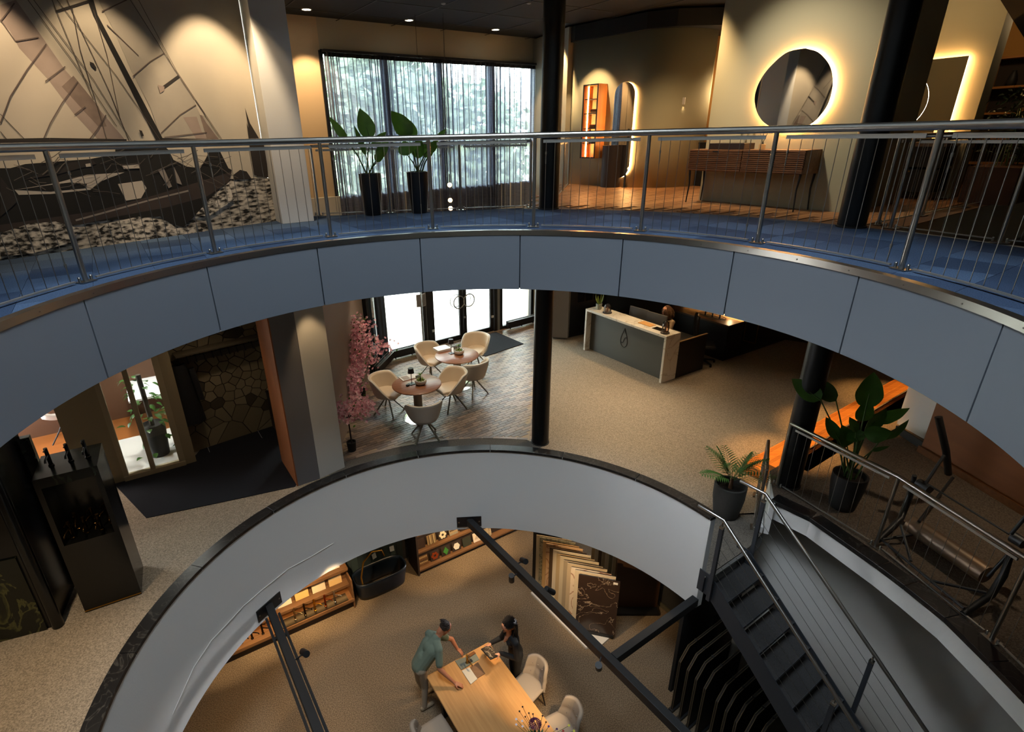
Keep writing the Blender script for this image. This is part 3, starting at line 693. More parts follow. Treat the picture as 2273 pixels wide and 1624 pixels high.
# ---------------------------------------------------------------- on the curved wall
AB = Vector((2.36, 13.69, 0)); dB = Vector((.65, -.76, 0)).normalized(); nB = Vector((-.76, -.65, 0)).normalized()
def bwl(s, z, off=0): return AB + dB * s + nB * off + Vector((0, 0, z))
rzB = atan2(dB.y, dB.x)
t = thing('display_cabinet', 'tall oak wall cabinet with lit shelves and black glass front', 'cabinet', bwl(.79, .60, 0), rzB)
M_oak = wood('oak_orange', 'a8672c', 'c58444', axis='z', coord='obj')
MB().bx(-.19, .19, -.012, .0, 0, 1.47).build('back', M_oak, t)
for x in (-.2, .18): MB().bx(x, x + .02, -.34, 0, 0, 1.47).build('side', M_oak, t)
for z in (0, 1.455): MB().bx(-.2, .2, -.34, 0, z, z + .015).build('side', M_oak, t)
for z in (.3, .6, .9, 1.18): MB().bx(-.18, .18, -.31, -.01, z, z + .012).build('shelf', M_black, t)
for a in ((-.2, -.175, 0, 1.47), (.175, .2, 0, 1.47), (-.2, .2, 0, .025), (-.2, .2, 1.445, 1.47)): MB().bx(a[0], a[1], -.355, -.34, a[2], a[3]).build('door_frame', M_black, t)
MB().bx(-.18, -.172, -.20, -.175, .03, 1.44).build('led_strip', mat('warm_led2', 'ffb066', .5, emit=70), t)
for z in (.31, .61, .915): 
    b_ = thing('folded_towel', 'small stack of folded cloth on %s lit cabinet shelf' % {.31: 'the lowest', .61: 'the middle', .915: 'the upper'}[z], 'towels', bwl(.79, .60 + z + .003, .16), rzB); 
    for k in range(3): MB().bx(-.09, .09, -.06, .06, k * .026, k * .026 + .023).build('towel', mat('cloth_tan', '9b7c5e', .9), b_, bevel=.008)
cap_ = [bwl(1.465 + .245 * cos(a), 1.83 + .245 * sin(a)) for a in [pi * i / 14 for i in range(15)]] + [bwl(1.465 - .245 * cos(a), .44 - .245 * sin(a)) for a in [pi * i / 14 for i in range(15)]]
backlit('capsule_mirror', 'upright capsule mirror with a warm halo on the curved wall', cap_, nB)
q = at(1354, 417, 0); t = thing('pedestal_basin', 'dark brown cylinder washbasin standing before the capsule mirror', 'basin', (q.x + .05, q.y + .22, 0))
MB().lathe([(.21, 0), (.215, .85), (.215, .86), (.19, .86), (.17, .80), (.001, .79)], n=32).build('body', mat('brown_black', '241915', .55), t, smooth=40)
q = at(1388, 417, 0); t = thing('floor_tap', 'tall black floor-standing tap beside the cylinder basin', 'tap', (q.x, q.y + .1, 0))
MB().cyl((0, 0, 0), (0, 0, 1.18), .022, n=12).build('pole', M_black, t); MB().lathe([(.06, 0), (.06, .012), (.001, .012)], n=16).build('foot', M_black, t); MB().tube([(0, 0, 1.1), (-.2, .05, 1.1)], .012, 8).build('spout', M_black, t)
q = onp(1516, 224, (4.48, 12.23, 0), (-.25, -.97, 0)); t = thing('wall_lamp', 'small white cylinder wall lamp on the olive curved wall', 'lamp', q + Vector((-.02, -.06, -.07)))
MB().cyl((0, 0, 0), (0, 0, .13), .045, n=18).build('shade', mat('lamp_white', 'cfcac0', .5), t, smooth=40); MB().bx(-.02, .02, .0, .12, .05, .08).build('bracket', M_white, t)
spot('wall_lamp_light', q + Vector((-.02, -.075, -.08)), q + Vector((.0, .08, -1.2)), 6, WARM, 50, .6)
# dark sideboard with plants seen in the doorway
t = thing('dark_sideboard', 'dark sideboard glimpsed in the golden doorway', 'sideboard', at(1545, 414, 0) + Vector((.25, .35, 0)), GA); MB().bx(-.3, .3, -.2, .2, 0, .86).build('body', M_black, t); MB().bx(-.31, .31, -.21, .21, .86, .88).build('top', M_black, t)
point('doorway_glow', (5.35, 12.45, 1.9), 14, WARM, .1)
# ---------------------------------------------------------------- mural print (flat)
mn3 = Vector((mn.x, mn.y, 0)); mA3 = Vector((mA.x, mA.y, 0)); md3 = Vector((md.x, md.y, 0))
mur = thing('sailing_mural', 'large greyscale wall print of a racing sailing yacht in rough sea', 'mural', mA3 + md3 * 1.2)
MO = Vector(mur.location)
def zm(x, y): return (x / 2.707, y / 2.707)
def wallp(u, v, off): return onp(u, v, mA3, mn3) + mn3 * off - MO
_lay = [0]
def layer(name, pts, m, par=mur, off=None):
    if off is None: _lay[0] += 1; off = .002 + _lay[0] * .0007
    P = [wallp(*zm(x, y), off) for x, y in pts]
    return MB().plate(P, mn3, .0005).build(name, m, par, fixn=True)
def ribbon(mb, pts, w, off):
    P = [wallp(*zm(x, y), off) for x, y in pts]
    for a, b in zip(P, P[1:]):
        d = (b - a).normalized(); s = d.cross(mn3).normalized() * w / 2; mb.add([a - s, b - s, b + s, a + s], [(0, 1, 2, 3)])
    return mb
def line(name, pts, w, off, m, par=mur): return ribbon(MB(), pts, w, off).build(name, m, par)
def pm(n, h, h2=None, sc=5, k=.2, st=None): return mat(n, h, .8, var=(sc, k, 7), hex2=h2 or h, stretch=st)
sky_ = pm('print_sky', 'b3aa9a', 'c4bba9', 1.5, .3)
P0 = [mA3 + md3 * -.9, mA3 + md3 * 3.29]
MB().plate([p + Vector((0, 0, z)) + mn3 * .001 - MO for p, z in ((P0[0], .01), (P0[1], .01), (P0[1], zT), (P0[0], zT))], mn3, .0005).build('paper', sky_, mur, fixn=True)
sea = mat('print_sea', '100f0e', .8, var=(7, .10, 9), hex2='c9c2b6', stretch=((0, 0, -atan2(md.y, md.x)), (1.1, 1.1, 3.6)))
layer('sea', [(-300, 1100), (0, 1090), (1390, 1075), (1640, 1068), (1660, 1334), (1200, 1398), (0, 1566), (-300, 1610)], sea)
sail1 = pm('print_sail_mauve', '8b7c74', '9d8d83', 6, .3); sail2 = pm('print_sail_pale', '9c958a', 'aaa294', 4, .3); sail3 = pm('print_sail_white', 'c2b8a8', 'b5ab9b', 2, .3)
layer('sail', [(-300, 850), (-300, 200), (0, 130), (90, 10), (130, 60), (300, 280), (770, 852)], sail3)
layer('sail_band', [(0, 30), (95, 0), (240, 205), (390, 420), (500, 545), (760, 850), (600, 850), (440, 680), (290, 480), (115, 290), (60, 190), (0, 120)], sail1)
layer('sail_patch', [(370, 520), (440, 455), (590, 640), (640, 760), (590, 760), (480, 640)], pm('print_sail_dark', '6f6058', '857469', 9, .3))
layer('jib', [(590, 0), (790, 0), (990, 330), (1180, 620), (1320, 848), (970, 838), (900, 640), (790, 430), (690, 200)], sail2)
layer('jib_patch', [(1100, 705), (1180, 700), (1210, 790), (1260, 845), (1180, 840)], sail1)
layer('jib_patch', [(1190, 660), (1240, 740), (1320, 845), (1240, 830)], pm('print_sail_dark', '6f6058'))
layer('small_sail', [(1160, 600), (1200, 605), (1235, 700), (1200, 690)], sail3)
ink = mat('print_black', '0d0b0a', .75); ink2 = mat('print_dark', '241f1d', .75); ink3 = mat('print_line', '4d443f', .8)
layer('mast', [(525, 0), (560, 0), (585, 90), (985, 848), (940, 848), (560, 95)], ink)
g = MB(); o_ = .0115
for L in ([(340, 0), (700, 460), (960, 840)], [(200, 0), (560, 480), (790, 850)], [(400, 0), (660, 560), (775, 850)], [(165, 0), (460, 400), (700, 760)], [(310, 0), (345, 85), (560, 600)], [(560, 60), (640, 330), (720, 720)],
          [(780, 0), (1075, 460), (1330, 845)], [(830, 0), (1060, 430), (1340, 850)], [(0, 685), (150, 840)], [(0, 790), (50, 850)], [(430, 40), (480, 300), (600, 700), (640, 850)]): line('rigging', L, .0065, o_, ink3)
for L in ([(335, 70), (530, 8)],): line('spreader', L, .02, o_, ink2)

g = MB()
M_seam = mat('print_seam', '5e514b', .8)
for L in ([(275, 265), (160, 420), (60, 580), (0, 740)], [(465, 490), (370, 620), (300, 740), (255, 845)], [(635, 690), (580, 780), (530, 845)], [(270, 490), (390, 400)], [(445, 690), (510, 640)], [(85, 20), (0, 130)], [(230, 225), (90, 248), (0, 120)],
          [(985, 320), (900, 370), (795, 460)], [(1175, 630), (1080, 690), (965, 800)], [(985, 825), (1240, 795)], [(610, 70), (760, 0)], [(640, 150), (830, 335)]): line('sail_seam', L, .010, .0118, M_seam)

line('pennant_staff', [(980, 525), (1072, 458)], .03, .012, ink2); line('boom', [(-300, 856), (0, 850), (300, 843), (760, 850)], .05, .012, ink2); line('boom', [(970, 838), (1340, 846)], .035, .012, ink2)
layer('pennant', [(945, 510), (985, 520), (985, 545), (960, 560)], sail1, off=.0122)
layer('block', [(535, 370), (560, 380), (578, 410), (570, 420), (545, 395)], ink2, off=.0122); layer('block', [(832, 780), (850, 785), (862, 815), (850, 820)], ink2, off=.0122)
layer('far_sail', [(1470, 648), (1500, 740), (1560, 840), (1590, 860), (1610, 1065), (1540, 1060), (1520, 900), (1490, 760)], ink2); layer('far_sail', [(1480, 740), (1530, 860), (1560, 1060), (1525, 1050), (1500, 900)], ink2)
layer('far_crew', [(1400, 1050), (1440, 1020), (1480, 1030), (1510, 1075), (1400, 1080)], ink2)
layer('hull', [(-300, 1030), (0, 1010), (60, 1010), (150, 985), (540, 955), (690, 925), (690, 870), (760, 850), (950, 850), (1010, 900), (1040, 960), (1120, 1000), (1200, 1010), (1230, 960), (1260, 900), (1310, 890), (1370, 1010), (1390, 1020), (1380, 1070), (1260, 1190), (1170, 1295), (1100, 1365), (1020, 1340), (960, 1300), (560, 1330), (330, 1330), (0, 1370), (-300, 1420)], ink)
layer('hull_side', [(-300, 1410), (0, 1350), (560, 1270), (900, 1180), (1200, 1090), (1390, 1030), (1372, 1092), (1240, 1180), (1000, 1245), (700, 1300), (500, 1345), (0, 1395), (-300, 1440)], pm('print_hull', '2f2826', '3d3431', 3, .3))
layer('gunwale', [(450, 1318), (900, 1196), (1130, 1140), (1132, 1150), (900, 1206), (455, 1328)], pm('print_grey', '8a827b'))
layer('deckhouse', [(85, 1140), (330, 1100), (520, 1050), (745, 1035), (600, 1090), (540, 1140), (300, 1165), (110, 1170)], pm('print_white', 'b5ada2'))
layer('plate', [(705, 1105), (850, 1085), (878, 1130), (845, 1190), (755, 1205)], pm('print_white', 'b5ada2'))
layer('cockpit', [(90, 1140), (300, 1110), (420, 1095), (520, 1105), (510, 1130), (300, 1150)], ink); layer('canopy', [(140, 1080), (430, 975), (550, 955), (575, 985), (330, 1050)], ink2); layer('hatch', [(510, 985), (540, 980), (545, 1000), (515, 1003)], pm('print_white', 'b5ada2'))
layer('deck_gear', [(0, 1060), (110, 1200), (60, 1250), (0, 1300)], ink2); layer('deck_gear', [(980, 1010), (1030, 1120), (1010, 1130), (945, 1020)], pm('print_grey', '8a827b')); layer('deck_gear', [(1040, 1000), (1070, 1060), (1090, 1110), (1060, 1100)], pm('print_grey', '8a827b')); layer('deck_gear', [(730, 995), (830, 985), (835, 1010), (740, 1015)], pm('print_white', 'b5ada2'))
random.seed(4); g = MB()
for k in range(46):
    x = random.uniform(20, 1320); y = random.uniform(915, 1120) + (0 if x > 600 else 40); a = random.uniform(-.9, .7); l = random.uniform(40, 190)
    ribbon(g, [(x, y), (x + l * .5 * cos(a), y + l * .5 * sin(a) + random.uniform(-15, 15)), (x + l * cos(a), y + l * sin(a))], random.uniform(.004, .009), .0235)
g.build('deck_lines', mat('print_pale_line', '5e5852', .8), mur)['kind'] = 'stuff'
foam = mat('print_foam', '1b1917', .8, var=(11, .10, 9), hex2='d8d1c5', stretch=((0, 0, -atan2(md.y, md.x)), (1.3, 1.3, 2.6)))
layer('foam', [(560, 1400), (640, 1340), (830, 1300), (980, 1320), (1060, 1370), (1200, 1360), (1230, 1395), (700, 1470), (580, 1480)], foam); layer('foam', [(0, 1400), (180, 1340), (330, 1330), (470, 1370), (440, 1450), (200, 1520), (0, 1540)], foam); layer('foam', [(1170, 1290), (1260, 1190), (1370, 1095), (1400, 1200), (1250, 1300)], foam)
# mural and pillar wash lights (recessed ceiling spots)
for s, u in ((.35, 1.0), (1.5, .55), (2.75, 1.25)):
    p = mA3 + md3 * s + mn3 * .85 + Vector((0, 0, zT - .03)); q = mA3 + md3 * (s + .0) + Vector((0, 0, 1.2))
    t = thing('spot_downlight', 'recessed ceiling spot washing the sailing mural, %s one' % {.35: 'left', 1.5: 'middle', 2.75: 'right'}[s], 'ceiling light', p); MB().lathe([(.05, .03), (.05, 0), (.062, 0), (.062, .03)], n=18).build('trim_ring', M_black, t)
    spot('mural_wash_light', p - Vector((0, 0, .03)), q, 95 * u, (1, .74, .46), 62, .5, .03)
# ---------------------------------------------------------------- room at upper right
R0 = at(2108, 441, 0)
def rw(s, z, off=0): return R0 + dW * s + nW * off + Vector((0, 0, z))
struct(MB().prism([rw(0, 0).to_2d(), rw(-3.2, 0).to_2d(), (rw(-3.2, 0) + U3 * .15).to_2d(), (rw(0, 0) + U3 * .35).to_2d()], 0, zT).build('wall_bathroom', M_olive))
def rpx(u, v): return onp(u, v, R0, nW)
pr, pl_ = rpx(2156, 124), rpx(2116, 262); top = pr.z; bot = pl_.z - .35; s1 = (pr - R0).dot(dW); s0_ = s1 - 1.7
backlit('rectangular_mirror', 'rectangular mirror with a warm glowing edge at upper right', [rw(s0_, bot), rw(s1, bot), rw(s1, top), rw(s0_, top)], nW)
a1, a2, a3 = [onp(u, v, R0 + nW * .075, nW) for u, v in ((2047, 172), (2062, 212), (2038, 263))]
def circ3(a, b, c):
    A = Vector((a.dot(dW), a.z)); B_ = Vector((b.dot(dW), b.z)); C_ = Vector((c.dot(dW), c.z))
    d = 2 * (A.x * (B_.y - C_.y) + B_.x * (C_.y - A.y) + C_.x * (A.y - B_.y))
    ux = ((A.length_squared) * (B_.y - C_.y) + (B_.length_squared) * (C_.y - A.y) + (C_.length_squared) * (A.y - B_.y)) / d
    uy = ((A.length_squared) * (C_.x - B_.x) + (B_.length_squared) * (A.x - C_.x) + (C_.length_squared) * (B_.x - A.x)) / d
    return ux, uy, (A - Vector((ux, uy))).length
cx_, cz_, cr_ = circ3(a1, a2, a3)
t = thing('ring_lamp', 'thin glowing ring lamp hanging before the rectangular mirror', 'lamp', a2); base_ = a2 + dW * (cx_ - a2.dot(dW)); base_.z = cz_
MB().tube([base_ + dW * cr_ * cos(2 * pi * k / 40) + Vector((0, 0, cr_ * sin(2 * pi * k / 40))) - a2 for k in range(40)], .008, 8, closed=True).build('light_ring', mat('ring_glow', 'fff1dd', .5, emit=5), t)
MB().cyl(base_ + Vector((0, 0, cr_)) - a2, Vector((base_.x, base_.y, zT)) - a2, .003, n=4).build('wire', M_black, t)
t = thing('black_vanity', 'black double-drawer vanity under the rectangular mirror', 'cabinet', rw(-1.05, 0, .27), atan2(dW.y, dW.x))
MB().bx(-.95, .95, -.25, .25, .12, .46).build('lower_drawer', M_black, t); MB().bx(-.95, .95, -.25, .25, .50, .80).build('upper_drawer', M_black, t); MB().bx(-.97, .97, -.27, .26, .80, .86).build('top', mat('taupe_top', '6b5747', .5), t); MB().bx(.5, .58, -.26, -.25, .42, .44).build('handle', M_gold, t)
t = thing('table_lantern', 'small glowing square lantern on the black vanity', 'lamp', rw(-.28, .86, .3), GA); MB().bx(-.07, .07, -.07, .07, .02, .24).build('shade', mat('lantern_glow', 'e8a85e', .6, emit=1.6), t); MB().bx(-.08, .08, -.08, .08, 0, .02).build('base', M_black, t); MB().bx(-.075, .075, -.075, .075, .24, .255).build('lid', M_black, t)
q = rw(.55, 0, -.1); t = thing('planter_box', 'rust brown planter box full of dark leafy plants at upper right', 'planter', q, GA)
MB().bx(-.6, .6, -.3, .3, 0, .52).build('box', mat('rust_metal', '3d2517', .7, var=(4, .25), hex2='5a3820'), t)
random.seed(11); g = MB()
for k in range(420):
    a = random.uniform(0, 2 * pi); r = random.uniform(0, .62); z = .62 + random.random() ** .8 * .95
    p = Vector((r * cos(a), r * sin(a) * .7, z)); d = Vector((random.gauss(0, 1), random.gauss(0, 1), random.gauss(.1, .6))).normalized() * random.uniform(.07, .15); blade(g, p, p + d, .035, (random.gauss(0, 1), random.gauss(0, 1), 1.2), n=3)
o = g.build('foliage', mat('dark_foliage', '26361a', .5), t); o['kind'] = 'stuff'
for k in range(7): MB().tube([(random.uniform(-.3, .3), random.uniform(-.1, .1), .5), (random.uniform(-.4, .4), random.uniform(-.2, .2), 1.3)], .008, 5).build('stem', M_stem, t)
# shelf unit behind
q = R0 * 1.22; t = thing('wooden_shelf_unit', 'dark shelf unit with thin oak frame at the upper right edge', 'shelf', (q.x + .3, q.y - 1.0, 0), atan2(dW.y, dW.x))
M_oakd = wood('oak_shelf', '8a5a2a', 'a87038', axis='x', coord='obj')
MB().bx(-1.5, 1.5, .28, .3, 0, 2.2).build('back', mat('shelf_back', '2a211a', .8), t)
for z in (.0, .42, .84, 1.26, 1.68, 2.15): MB().bx(-1.5, 1.5, 0, .3, z, z + .035).build('shelf', M_oakd, t)
for x in (-1.5, -.9, -.3, .3, .9, 1.465): MB().bx(x, x + .035, 0, .3, 0, 2.18).build('upright', M_oakd, t)
for x, z in ((-.6, 1.72), (.05, 1.72), (.6, 1.30)):
    v_ = thing('dark_vase', 'small dark vase on the oak framed shelf, %s' % {-.6: 'far left', .05: 'middle', .6: 'right'}[x], 'vase', t.matrix_basis @ Vector((x, .15, z))); MB().lathe([(.05, 0), (.08, .08), (.05, .18), (.03, .22), (.04, .24)], n=14).build('body', M_black, v_, smooth=60)
struct(wallseg('wall_far_right', (q.x - 2.2, q.y + 2.6), (q.x + 2.2, q.y - 2.6), 0, zT, .1, M_gold, side=1))
A_ = at(2208, -20, 2.75); B_ = at(2288, 108, 2.15); C3 = B_ + Vector((3.5, .6, .0)); D3 = A_ + Vector((3.5, .6, 0))
struct(MB().plate([A_, B_, C3, D3], (0, .2, 1), .2).build('ceiling_stair_soffit', mat('soffit_grey', '6d675f', .9), fixn=True))
point('bathroom_light', rw(-.6, 2.7, 1.1), 12, WARM, .12)
point('shelf_light', (q.x - .9, q.y - 1.6, 2.6), 10, WARM, .1)
# wall-wash spots on the upper floor: left void wall, curved wall
for loc, tg, pw, sz in (((-2.84, 11.30, zT - .03), (-2.95, 11.95, 1.2), 150, 70), ((1.75, 13.6, zT - .05), (2.3, 14.6, .8), 200, 64), ((2.3, 12.6, 2.92), (2.75, 13.2, .8), 90, 70)):
    spot('ceiling_spot_and_fill', loc, tg, pw, WARM, sz, .45, .03)
spot('ceiling_spot_and_fill', (3.2, 9.6, zT - .05), (4.0, 10.8, 0), 200, WARM, 95, .8, .05)
spot('ceiling_spot_and_fill', (3.0, 7.9, zT - .05), (4.75, 8.5, 1.3), 130, (1, .88, .7), 80, .9, .08)  # added fill on the mirror wall, stands in for daylight
spot('pillar_wash_light', (-3.05, 7.35, zT - .04), (-2.72, 8.1, 1.6), 26, WARM, 44, .5, .03)
# ================================================================== GROUND FLOOR
G3 = Vector((0, 0, ZG))
def gpt(u, v, h=0): return at(u, v, ZG + h)
# brick paving ------------------------------------------------------------
BK = ['7d685a', '8c7766', '6d5f56', '96816d']
M_bk = [mat('clay_brick_%d' % i, h, .42, var=(14, .3), hex2=['4d443f', '8a7766', '6f625a', '6a5a4d'][i], bump=(70, .3), spec=.6) for i, h in enumerate(BK)]
M_bkall = island_mat('clay_brick_mix', BK + BK[::-1], .42, .6)
rb0 = Vector((.98, 8.42, 0)); rb1 = Vector((2.0, 15.4, 0)); rbd = (rb1 - rb0).normalized(); rbn = Vector((-rbd.y, rbd.x, 0))
base = slab('floor_brick', [(-2.5, 8.0)] + [pol(CG, 4.17, a).to_2d() for a in range(-35, 15, 2)] + [rb0.to_2d(), fac(3.6, .02).to_2d(), fac(-1.5, .02).to_2d(), Vector((-2.5, 11.6))], [], ZG - .01, ZG + .005, mat('mortar_sand', 'a08f78', .9)); struct(base)
bl, bw_, a_ = .2, .066, rad(34.5); bu = Vector((cos(a_), sin(a_), 0)); bv = Vector((-sin(a_), cos(a_), 0)); cand = []
for j in range(40, 190):
    for i in range(-8, 62):
        c = bu * ((i + .5 * (j % 2)) * (bl + .008)) + bv * (j * (bw_ + .008))
        if c.x < -2.38 or (c - F0).dot(FN) > -.06 or (c - rb0).dot(rbn) < .06 or (c - CG).length < 4.27: continue
        if c.y > 11.5 and (c - Vector((-2.44, 11.57, 0))).dot(Vector((.97, -.24, 0))) < .05: continue
        cand.append(c)
for k in range(-37, 15):
    a = k * 2.85 / 1.0
    if -34.5 < a < 13.5: cand.append(('arc', a))
k = 0
while k * .208 < 7.0:
    cand.append(('edge', k * .208 + .1)); k += 1
def near(c):
    if isinstance(c, tuple): return 0 if c[0] == 'arc' else c[1] * 2
    return c.length - 8.2
cand.sort(key=near)
bme = [MB().bx(-bl / 2, bl / 2, -bw_ / 2, bw_ / 2, -.01, 0).mesh('brick', m) for m in M_bk]
rest = MB(); random.seed(5)
for n, c in enumerate(cand):
    if isinstance(c, tuple):
        if c[0] == 'arc': p = pol(CG, 4.215, c[1]); rz = -rad(c[1])
        else: p = rb0 + rbd * c[1] + rbn * .0; rz = atan2(rbd.y, rbd.x)
    else: p = c; rz = a_
    z = ZG + .011 + random.uniform(-.0015, .0015)
    if n < 300: inst('brick', bme[random.randrange(4)], base, (p.x, p.y, z), rz)
    else: rest.box((p.x, p.y, z - .005), (bl, bw_, .01), rz)
o = rest.build('brick_field', M_bkall, base); o['kind'] = 'stuff'
# walls at ground level -----------------------------------------------------
M_pink = mat('warm_grey_plaster', 'a8988c', .9)
struct(wallseg('wall_entrance_left', (-2.44, 7.9), (-2.47, 11.57), ZG, -.75, .15, M_pink))
t = thing('square_pillar', 'white square pillar beside the cherry trees on the ground floor', 'pillar', (-2.58, 7.43, ZG)); o2 = Vector((-2.58, 7.43))
qa, qb = Vector((-2.58, 7.43)), Vector((-2.24, 7.74)); w2 = W3.to_2d()
MB().prism([qa - o2, qb - o2, qb + w2 * .4 - o2, qa + w2 * .4 - o2], 0, 3.24).build('shaft', mat('pillar_white', 'c4c2bb', .85), t, bevel=.004)
t = thing('sliding_panel', 'tall grey panel with oak edge against the white ground-floor pillar', 'panel', (-2.88, 7.24, ZG)); o2 = Vector((-2.88, 7.24)); qc = Vector((-2.88, 7.24))
MB().prism([qc - o2, qa - o2 - (qa - qc) * .01, qa + w2 * .3 - o2, qc + w2 * .3 - o2], 0, 3.24).build('panel', mat('slate_grey', '6d6b6c', .7), t)
MB().prism([qc - o2 - (qa - qc) * .05, qc - o2 - Vector((0, 0)), qc + w2 * .9 - o2, qc - o2 - (qa - qc) * .05 + w2 * .9], 0, 3.24).build('oak_edge', wood('oak_edge_wood', '7a4520', '96582a', axis='z', coord='obj'), t)
# glazed street front ---------------------------------------------------------
def sof(u, v): return (gpt(u, v) - F0).dot(FD)
dr = thing('door_1', None, None, fac(.95) + G3); struct(dr); DO = fac(.95) + G3
ztop = 2.95
def fbar(par, s0, s1, z0, z1, d=.10, m=M_fr, name='frame_bar', O=DO, off=0):
    return MB().prism([(fac(s0, off - d / 2) - O).to_2d(), (fac(s1, off - d / 2) - O).to_2d(), (fac(s1, off + d / 2) - O).to_2d(), (fac(s0, off + d / 2) - O).to_2d()], z0, z1).build(name, m, par, bevel=.003)
dL, dR = -.03, 2.02; dm = (dL + dR) / 2
for s in (dL - .10, dR + .0): fbar(dr, s, s + .10, 0, ztop, .14, name='jamb')
M_gl2 = glass('door_glass', 'f6faf8')
for k, (a, b) in enumerate(((dL + .01, dm - .004), (dm + .004, dR - .01))):
    lf = fbar(dr, a, a + .11, .01, ztop - .05, .06, name='stile'); fbar(dr, b - .11, b, .01, ztop - .05, .06, name='stile'); fbar(dr, a + .11, b - .11, .01, .14, .06, name='rail'); fbar(dr, a + .11, b - .11, ztop - .2, ztop - .05, .06, name='rail')
    MB().plate([fac(a + .11) - fac(.95) + Vector((0, 0, .14)), fac(b - .11) - fac(.95) + Vector((0, 0, .14)), fac(b - .11) - fac(.95) + Vector((0, 0, ztop - .2)), fac(a + .11) - fac(.95) + Vector((0, 0, ztop - .2))], FN, .012).build('pane', M_gl2, dr)
    hs = (b - .055) if k == 0 else (a + .055)
    for sd in (-1, 1):
        c = fac(hs + (-.1 if k == 0 else .1), sd * .09) - fac(.95) + Vector((0, 0, 1.08)); 
        MB().tube([c + FD * .17 * cos(2 * pi * i / 28) + Vector((0, 0, .17 * sin(2 * pi * i / 28))) for i in range(28)], .016, 8, closed=True).build('ring_handle', M_steel, dr, smooth=60)
    for z in (.45, 1.95):
        p = fac((a + .05) if k == 0 else (b - .05), -.05) - fac(.95) + Vector((0, 0, z)); MB().box(p, (.07, .03, .06), rad(34.5)).build('hinge', M_white, dr)
p = fac(dm + .03, -.045) - fac(.95) + Vector((0, 0, .62)); MB().cyl(p, p - FN * .02, .03, n=12).build('lock', M_steel, dr)
def glazed(name, s0, s1, O, extra=()):
    w = thing(name, None, None, fac((s0 + s1) / 2) + G3); struct(w); OO = fac((s0 + s1) / 2) + G3
    for s in (s0, s1 - .09, *extra): fbar(w, s, s + .09, 0, ztop, .12, O=OO, name='mullion')
    for z in (0, ztop - .1): fbar(w, s0 + .09, s1 - .09, z, z + .09, .12, O=OO, name='transom')
    MB().plate([fac(s0 + .09) - OO + G3 + Vector((0, 0, .09)), fac(s1 - .09) - OO + G3 + Vector((0, 0, .09)), fac(s1 - .09) - OO + G3 + Vector((0, 0, ztop - .1)), fac(s0 + .09) - OO + G3 + Vector((0, 0, ztop - .1))], FN, .012).build('pane', M_gl2, w)
glazed('window_2', -1.42, -.16, None); glazed('window_3', 2.22, sR, None)
for a, b in ((-.16, -.13), (2.12, 2.22)): fbar(dr, a, b, 0, ztop, .1, m=mat('frame_grey', '7d7d7a', .5), name='filler')
cA, cB = Vector((-2.44, 11.57, ZG)), Vector((-2.2, 12.62, ZG)); cd_ = (cB - cA).normalized(); cn = Vector((-cd_.y, cd_.x, 0))
w = thing('window_4', None, None, cA); struct(w)
for s, ww in ((0, .13), (.72, .13), (.98, .09)): MB().beam(cd_ * (s + ww / 2), cd_ * (s + ww / 2) + Vector((0, 0, ztop)), ww, .12, up=cn).build('mullion', M_fr, w)
MB().plate([cd_ * .13, cd_ * .98, cd_ * .98 + Vector((0, 0, ztop)), cd_ * .13 + Vector((0, 0, ztop))], cn, .012).build('pane', M_gl2, w)
MB().beam(cd_ * .05, cd_ * 1.0, .1, .1).build('transom', M_fr, w)
# low convector radiators
M_rad = mat('radiator_black', '15171a', .45)
def radiator(label, c, L, rz):
    t = thing('convector_radiator', label, 'radiator', c, rz, 'low radiators along the glazing'); h = .085
    for y0, y1 in ((-.07, -.06), (.06, .07)): MB().bx(-L / 2, L / 2, y0, y1, h, h + .16).build('panel', M_rad, t)
    for x in (-L / 2, L / 2 - .012): MB().bx(x, x + .012, -.07, .07, h, h + .16).build('end_plate', M_rad, t)
    for y in (-.022, .022): MB().bx(-L / 2, L / 2, y - .005, y + .005, h + .02, h + .158).build('divider', mat('radiator_edge', '9aa0a6', .4), t)
    MB().bx(-L / 2, L / 2, -.06, .06, h + .005, h + .03).build('fin_bed', M_black, t)
    for x in (-L * .4, 0, L * .4): MB().cyl((x, 0, 0), (x, 0, h + .01), .012, n=6).build('foot', M_rad, t)
    for y in (-.065, .065): MB().bx(-L / 2, L / 2, y - .007, y + .007, h + .16, h + .166).build('lip', mat('radiator_edge', '9aa0a6', .4), t)
radiator('low black radiator under the window left of the glass door', fac(-.72, -.2) + G3, 1.15, rad(34.5))
radiator('low black radiator under the window right of the glass door', fac(2.9, -.2) + G3, 1.05, rad(34.5))
radiator('low black radiator in the narrow corner bay by the cherry trees', cA + cd_ * .45 - cn * .17, .95, atan2(cd_.y, cd_.x))
